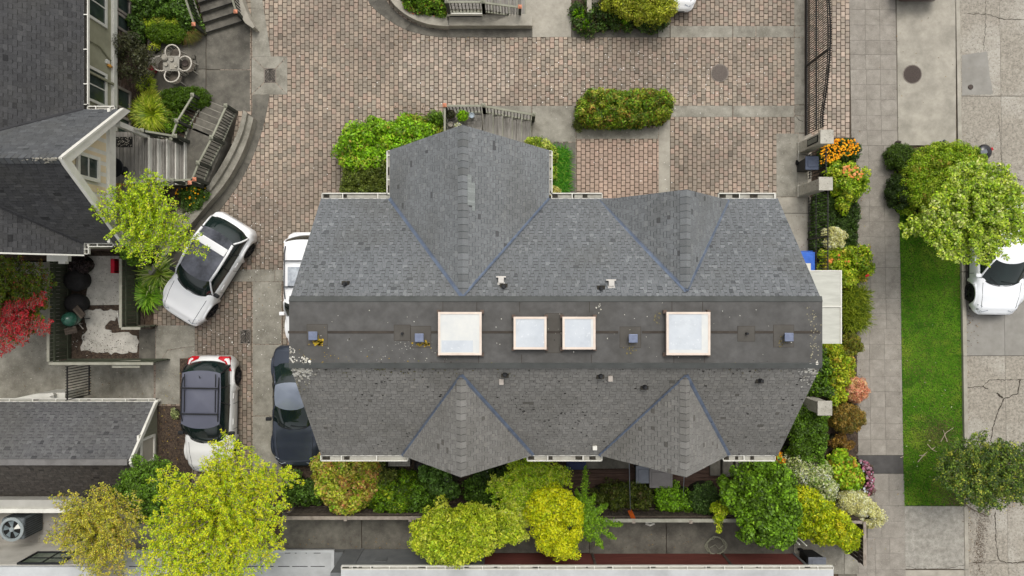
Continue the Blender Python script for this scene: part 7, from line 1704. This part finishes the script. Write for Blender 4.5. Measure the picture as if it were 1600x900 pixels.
bin_('wheelie_bin','dark navy blue bin under the south gutter between the gables',899,722,.72,.35,.35,mat('deep_navy', c(34,46,84), c(28,38,72), 3, 4, .5),0)
bin_('wheelie_bin','black and grey wheeled bin at the end of the red-sided building',1259,868,.62,.62,1.0,M_black,90,lidm=M_grey_p)
t = thing('iron_fence','black iron railing fence beside the ivy bed, east of the townhouse','fence',tuple(P(1270,370)))
fx_ = P(1262,0).x
MB().bar((fx_,P(0,306).y,1.75),(fx_,P(0,430).y,1.75),.035,.035).build('top_rail', M_iron, t); MB().bar((fx_,P(0,306).y,.1),(fx_,P(0,430).y,.1),.035,.035).build('bottom_rail', M_iron, t); MB().bar((fx_,P(0,306).y,.75),(fx_,P(0,430).y,.75),.03,.03).build('middle_rail', M_iron, t)
nbb = 27
for k in range(nbb+1):
    y = P(0,306).y+(P(0,430).y-P(0,306).y)*k/nbb; MB().bar((fx_,y,.05),(fx_,y,1.8),.02,.02).build('bar', M_iron, t)
MB().bar((fx_+.0,P(0,374).y,1.72),(fx_-.0,P(0,374).y,.0),.06,.06).build('post', M_iron, t)
t = thing('iron_fence','short black iron fence panel in the marigold bed behind the navy bin','fence',tuple(P(1262,262)))
ya1, yb1 = P(0,243).y, P(0,280).y
for z_ in (.2,1.6): MB().bar((fx_,ya1,z_),(fx_,yb1,z_),.035,.035).build('rail', M_iron, t)
for k in range(9): 
    y = ya1+(yb1-ya1)*k/8; MB().bar((fx_,y,.05),(fx_,y,1.68),.022,.022).build('bar', M_iron, t)

# ================================================================ PATIO THINGS
def chair(label, px, py, face):
    p = P(px,py,.75); t = thing('patio_chair', label, 'chair', (p.x,p.y,0), 'white patio chairs round the small table', rad(face))
    q = MB(); q.tube([(.29*math.cos(rad(a)),.29*math.sin(rad(a)),.72+.06*math.cos(rad(a-180))) for a in range(40,321,20)],.028,7); q.build('back_ring', M_chair, t, local=True, smooth=True)
    q = MB(); q.lathe(0,0,[(.24,.40),(.25,.425),(.20,.44)],18); q.build('seat', M_chseat, t, local=True)
    for a in (45,135,225,315): MB().tube([(.22*math.cos(rad(a)),.22*math.sin(rad(a)),.41),(.27*math.cos(rad(a)),.27*math.sin(rad(a)),0)],.02,6).build('leg', M_chair, t, local=True)
    for a in range(60,301,30): MB().tube([(.25*math.cos(rad(a)),.25*math.sin(rad(a)),.43),(.29*math.cos(rad(a)),.29*math.sin(rad(a)),.72)],.008,5).build('spindle', M_chair, t, local=True)
    return t
M_chair = mat('chair_paint', c(206,200,188), c(184,178,166), 5, 5, .7); M_chseat = mat('chair_seat', c(104,96,86), c(76,70,62), 8, 6, .9)
chair('white round-backed patio chair at the top of the patio table',269,82,-90); chair('white round-backed patio chair left of the patio table, by the red object',250,99,0)
chair('white round-backed patio chair right of the patio table, with a bowl on its seat',288,99,180); chair('white round-backed patio chair at the bottom of the patio table',268,117,90)
p = P(267,99,.72); t = thing('patio_table','small square grey patio table cluttered with pots and tiles','table',(p.x,p.y,0))
MB().box(p.x-.32,p.x+.32,p.y-.30,p.y+.30,.68,.72).build('table_top', mat('table_stone', c(160,156,146), c(136,132,122), 6, 5, .8), t, bevel=.02)
for a in (-1,1):
    for b in (-1,1): MB().box(p.x+a*.26-.02,p.x+a*.26+.02,p.y+b*.24-.02,p.y+b*.24+.02,0,.68).build('leg', M_chair, t)
for (dx,dy,r_,lab) in ((.05,.14,.085,'small pale clay pot at the back of the patio table'),(-.16,-.05,.075,'round dish at the left of the patio table'),(-.22,.20,.13,'pale round stone ball on the corner of the patio table'),(.22,-.12,.06,'tiny dark pot on the right side of the patio table')):
    q = MB(); q.lathe(p.x+dx,p.y+dy,[(r_*.6,.721),(r_,.76),(r_*1.0,.80),(r_*.7,.85 if r_ > .1 else .79)],14); tag(q.build('table_pot', M_conc_l), lab, 'pot')
q = MB(); q.box(p.x-.02,p.x+.24,p.y-.24,p.y+.02,.722,.745); o = q.build('slate_tile', M_conc_l); tag(o, 'flat square tile lying on the patio table', 'tile')
q = MB(); q.lathe(P(290,99,.45).x,P(290,99,.45).y,[(.05,.442),(.12,.47),(.13,.50),(.10,.485),(.03,.462)],14); tag(q.build('bowl', M_manh),'brown bowl on the seat of the right patio chair','bowl')
q = MB(); bx_ = P(301,101,.1); q.box(bx_.x-.18,bx_.x+.12,bx_.y-.22,bx_.y+.2,0.01,.10); q.box(bx_.x-.02,bx_.x+.10,bx_.y+.21,bx_.y+.38,.01,.16); tag(q.build('stone_blocks', M_conc_d, bevel=.02),'grey stone blocks on the patio floor right of the chairs','blocks')
q = MB(); rp = P(237,107,.25); q.prism([(rp.x-.14,rp.y-.02),(rp.x-.02,rp.y+.16),(rp.x+.15,rp.y+.02),(rp.x+.06,rp.y-.16)],.02,.3); tag(q.build('red_pot', mat('crimson', c(150,28,52), c(120,20,42), 6, 4, .6), bevel=.02),'crimson object beside the left patio chair','pot')
# porch pots by the big gable
def pot(label, px, py, z, r, m, plant_pal=None, pr=.18):
    p = P(px,py,z+.3); t = thing('plant_pot', label, 'plant pot', (p.x,p.y,z))
    MB().lathe(p.x,p.y,[(r*.7,z+.01),(r,z+.26),(r*1.06,z+.30),(r*.86,z+.30),(r*.84,z+.25)],18).build('pot', m, t)
    if plant_pal:
        n = 340; d = NR.normal(size=(n,3)); d /= np.linalg.norm(d,axis=1,keepdims=True); d[:,2] = np.abs(d[:,2]); pos = np.array([p.x,p.y,z+.3])+d*pr*np.array([1,1,.8])*NR.uniform(.6,1.05,(n,1))
        leaf_mesh('foliage', pos, d+NR.normal(0,.4,(n,3)), .06*NR.uniform(.6,1.3,n), np.clip(pick(plant_pal,n)*(1+NR.normal(0,.15,n))[:,None],.004,1), t, M_leaf)
    return t
pot('dark pot with brownish plant in the corner of the porch deck',704,179,dz,.19,M_manh,DOL,.17)
pot('lime green plant in a pot on the porch deck',723,181,dz,.2,M_manh,[(c(150,204,20),4),(c(120,184,20),3)],.25)
pot('small pale blue empty pot on the porch deck',737,180,dz,.10,mat('pale_blue_glaze', c(190,202,212), c(168,182,194), 4, 3, .3))
pot('small grey pot near the railing, lower left of the porch deck',704,194,dz,.09,M_conc_l)
pot('pot of silvery white foliage behind the gable tip',716,199,dz,.13,M_conc_l,[(c(206,206,192),3),(c(176,178,160),2)],.18)
# deck things on the left
p = P(177,262,pz+.7); t = thing('round_table','black round table on the front deck half under the gable','table',(p.x,p.y,pz)); MB().lathe(p.x,p.y,[(.36,pz+.68),(.37,pz+.70),(.35,pz+.72)],26).build('table_top', M_black, t); MB().lathe(p.x,p.y,[(.18,pz),(.04,pz+.05),(.03,pz+.68)],10).build('pedestal', M_black, t)
p = P(191,221,pz+.1); t = thing('doormat','black and white patterned doormat on the front deck','mat',(p.x-.25,p.y,pz)); MB().box(p.x-.62,p.x+.33,p.y-.19,p.y+.19,pz+.004,pz+.02).build('mat_base', M_dark, t)
q = MB()
for _ in range(90): x_, y_ = p.x+R.uniform(-.6,.30), p.y+R.uniform(-.17,.17); q.box(x_-.012,x_+.012,y_-.012,y_+.012,pz+.021,pz+.026)
q.build('mat_pattern', M_conc_l, t, kind='stuff')
p = P(187,298,pz+.3); t = thing('wooden_stool','small tan wooden stool on the front deck beside the tree branches','stool',(p.x,p.y,pz)); M_tan = mat('tan_wood', c(190,140,76), c(164,116,60), 5, 6, .7)
MB().box(p.x-.12,p.x+.12,p.y-.26,p.y+.26,pz+.4,pz+.44).build('seat', M_tan, t)
for a in (-1,1):
    for b in (-1,1): MB().box(p.x+a*.1-.02,p.x+a*.1+.02,p.y+b*.23-.02,p.y+b*.23+.02,pz,pz+.4).build('leg', M_tan, t)
# yard things
for (px,py,r_,lab) in ((120,438,.44,'large round black pot, upper of the two in the yard'),(119,474,.40,'black crinkled round cover, lower one in the yard beside the barbecue')):
    p = P(px,py,.4); q = MB(); q.lathe(p.x,p.y,[(r_*.8,0.0),(r_,.4),(r_*.92,.58),(r_*.5,.68),(.02,.66)],22); tag(q.build('black_tub', mat('matt_black', c(44,42,42), c(30,29,29), 9, 6, .8, .5, 30), smooth=True), lab, 'tub')
p = P(107,499,.9); t = thing('barbecue','green egg-shaped barbecue with two wooden side shelves','barbecue',(p.x,p.y,0)); M_eg = mat('green_ceramic', c(52,98,82), c(40,80,66), 7, 4, .25, spec=.6)
MB().lathe(p.x,p.y,[(.18,.35),(.27,.6),(.29,.8),(.27,.95),(.18,1.08),(.06,1.14)],24).build('lid', M_eg, t, smooth=True); MB().lathe(p.x-.03,p.y+.02,[(.05,1.13),(.05,1.2),(.035,1.22)],12).build('vent', M_eg, t)
MB().lathe(p.x,p.y,[(.292,.79),(.292,.83)],24,cap=False).build('band', M_black, t)
for a in (0,90,180,270): MB().tube([(p.x+.2*math.cos(rad(a)),p.y+.2*math.sin(rad(a)),.5),(p.x+.3*math.cos(rad(a)),p.y+.3*math.sin(rad(a)),0)],.018,5).build('leg', M_black, t)
for (dx,dy,an) in ((.36,.28,-48),(.03,-.44,14)):
    cs, sn = math.cos(rad(an)), math.sin(rad(an)); q = MB(); 
    for k in (-1,0,1):
        pts = [(-.24,k*.09-.04),(.24,k*.09-.04),(.24,k*.09+.04),(-.24,k*.09+.04)]; MB().prism([(p.x+dx+a*cs-b*sn, p.y+dy+a*sn+b*cs) for a,b in pts],.80,.82).build('shelf_slat', M_woodf, t)
q = MB(); 
for (a,b,c2_,d2_) in ((113,512,121,503),(121,503,130,514),(118,508,126,505)): q.bar(P(a,b,.25),P(c2_,d2_,.3),.025,.025)
tag(q.build('metal_stand', M_chair), 'pale metal stand on the bark right of the barbecue', 'stand')
p = P(183,416,.3); t = thing('red_chair','bright red folded chair by the yard fence, under the leafy tree','chair',(p.x,p.y,0)); M_rc = mat('bright_red', c(200,20,50), c(176,16,42), 4, 4, .6)
MB().box(p.x-.08,p.x+.08,p.y-.28,p.y+.28,.02,.62).build('folded_seat', M_rc, t, bevel=.015)
for s in (-1,1): MB().tube([(p.x+.1,p.y+s*.22,0),(p.x+.1,p.y+s*.22,.7)],.014,5).build('frame_tube', M_black, t)
p = P(184,492,.3); tag(MB().bar(P(184,490,.7),P(187,508,.1),.05,.03).build('leaning_stick', M_white), 'white stick leaning at the inner side of the yard fence', 'stick')
# ---------------- air conditioner
p = P(33,822,0); t = thing('air_conditioner','grey air-conditioning unit with a round top fan at the bottom left','air conditioner',(p.x+.35,p.y,0)); ax_, ay_ = P(24,829,1.2).x, P(24,829,1.2).y
px_ = P(17,828,1.2)
MB().box(px_.x-.44,px_.x+.44,px_.y-.42,px_.y+.42,.04,1.12).build('case', mat('ac_case', c(96,102,104), c(80,86,88), 4, 4, .5), t, bevel=.08)
for k in range(9): MB().box(px_.x+.441,px_.x+.455,px_.y-.36+k*.085,px_.y-.34+k*.085,.12,1.05).build('louvre', M_black, t); MB().box(px_.x-.36+k*.085,px_.x-.34+k*.085,px_.y+.421,px_.y+.435,.12,1.05).build('louvre', M_black, t)
MB().lathe(px_.x,px_.y,[(.46,1.121),(.46,1.17),(.36,1.19),(.355,1.10)],30,cap=False).build('fan_ring', mat('ac_ring', c(150,158,158), c(130,138,138), 4, 4, .4), t)
MB().lathe(px_.x,px_.y,[(.354,1.121),(.354,1.124)],30).build('fan_well', M_dark, t); MB().lathe(px_.x,px_.y,[(.09,1.13),(.09,1.17),(.06,1.18)],16).build('fan_hub', MATS['ac_ring'], t)
for k in range(5):
    a_ = 2*math.pi*k/5; q = MB(); pts = [(.08,a_),(.33,a_+.1),(.33,a_+.75),(.08,a_+.5)]
    i0 = [ (px_.x+r_*math.cos(b_), px_.y+r_*math.sin(b_), 1.135+(.02 if j > 1 else 0)) for j,(r_,b_) in enumerate(pts)]; q.face(i0)
    q.build('fan_blade', mat('fan_blade', c(112,122,124), c(90,100,102), 4, 4, .35) if k else M_white, t)
# ---------------- alley things
t = thing('garden_hose','coiled pale garden hose lying on the alley concrete','hose',tuple(P(1118,853)))
q = MB(); c0 = P(1118,852); pts = []
for k in range(180): a_ = k*.17; r_ = .36+.03*math.sin(k*.7)+.02*(k%3); pts.append((c0.x+r_*math.cos(a_)+.03*math.sin(k*.2), c0.y+r_*.9*math.sin(a_),   .03+.0004*k))
q.tube(pts,.011,5); M_hose = mat('hose_rubber', c(170,170,150), c(140,140,120), 6, 4, .6); q.build('coil', M_hose, t)
MB().tube([(c0.x-.25,c0.y-.05,.12),(c0.x-.05,c0.y+.08,.14),(c0.x+.1,c0.y-.1,.13),(c0.x+.28,c0.y+.05,.12)],.011,5).build('loose_end', M_hose, t)
q = MB(); p = P(1016,819,.1); q.tube([(p.x-.18,p.y,.05),(p.x,p.y-.06,.07),(p.x+.18,p.y+.01,.05)],.04,8); q.box(p.x-.18,p.x+.1,p.y+.02,p.y+.07,.01,.05); tag(q.build('white_fitting', M_white), 'small white fitting at the foot of the alley fence', 'fitting')
q = MB(); q.bar(P(984,798,.9),P(990,811,1.4),.16,.06); tag(q.build('orange_brace', mat('orange_wood', c(206,98,30), c(180,80,24), 4, 4, .8)), 'orange painted brace behind the alley fence post', 'brace')
q = MB(); q.tube([P(983,716,5.0), P(984,760,2.6), P(985,798,1.0)],.012,4); tag(q.build('cable', M_grey_p), 'thin cable from the right south gable down to the orange brace', 'cable')
q = MB(); q.tube([P(1069,744,7.4), P(1068,760,3.5), P(1068,775,.9)],.012,4); tag(q.build('cable', M_grey_p), 'thin cable hanging from the tip of the right south gable', 'cable')
for (x,y,lab) in ((1246,840,'left thin white pole by the black bin under the conifer'),(1235,838,'shorter thin pole left of the black bin')):
    b_ = P(x,y,1.8); tag(MB().tube([(b_.x,b_.y,0),(b_.x,b_.y,2.6)],.022,6).build('thin_pole', M_white), lab, 'pole')
q = MB(); p = P(628,741,.3); t = thing('wheel_barrow_wheel','dark round wheel shape under the left south gable eave','wheel',(p.x+.6,p.y,0)); c1 = P(655,728,.4)
MB().tube([(c1.x+.17*math.cos(a_),c1.y+.17*math.sin(a_),.4) for a_ in [k*.3927 for k in range(17)]],.03,6).build('tyre', M_tyre, t)
for k in range(4): a_ = k*.785; MB().bar((c1.x-.16*math.cos(a_),c1.y-.16*math.sin(a_),.4),(c1.x+.16*math.cos(a_),c1.y+.16*math.sin(a_),.4),.015,.015).build('spoke', M_rim, t)
# ---------------- street things
p = P(1461,226,0); t = thing('short_post','short dark post at the edge of the drive apron, by the street hedge','post',(p.x,p.y,0)); MB().lathe(p.x,p.y,[(.07,0),(.07,.62),(.04,.66)],14).build('post_body', mat('post_grey', c(70,74,82), c(54,58,66), 4, 4, .5), t, smooth=False); MB().lathe(p.x,p.y,[(.073,.5),(.073,.57)],14,cap=False).build('band', M_white, t)
p = P(1401,224,0); tag(MB().lathe(p.x,p.y,[(.09,0),(.10,.12),(.05,.2),(.05,.26),(.02,.28)],10).build('valve_stub', M_manh), 'small dark pipe stub at the corner of the clipped pavement shrub', 'pipe')
p = P(1541,231,.75); t = thing('motor_scooter','black motor scooter parked at the top of the street hedge, seat showing','scooter',(p.x-.2,p.y-.2,0),None,rad(20))
MB().lathe(.10,.0,[(.10,.62),(.27,.72),(.30,.80),(.22,.88),(.06,.90)],20).build('seat', mat('scooter_black', c(26,26,32), c(18,18,24), 6, 3, .25, spec=.6), t, local=True, smooth=True)
MB().box(-.12,.14,-.08,.08,.885,.915).build('rack_plate', M_grey_p, t, local=True, bevel=.02); MB().box(-.85,.1,-.14,.14,.35,.62).build('body', M_black, t, local=True, bevel=.06); MB().tube([(-.85,-.3,.98),(-.85,.3,.98)],.02,6).build('handlebar', M_black, t, local=True); MB().box(-.9,-.78,-.13,.13,.3,.95).build('leg_shield', M_black, t, local=True, bevel=.03)
for xx in (-.95,.15):
    q = MB(); q.tube([(xx,-.05,.24),(xx,.05,.24)],.24,18); q.build('wheel', M_tyre, t, local=True)
MB().box(.42,.5,-.06,.06,.68,.76).build('tail_light', M_red, t, local=True, bevel=.01)
# ---------------- tidy: the structure records
for o in list(COL.objects):
    if o.get('kind') == 'structure' and o.parent is None:
        for k in ('label','category'):
            if k in o: del o[k]
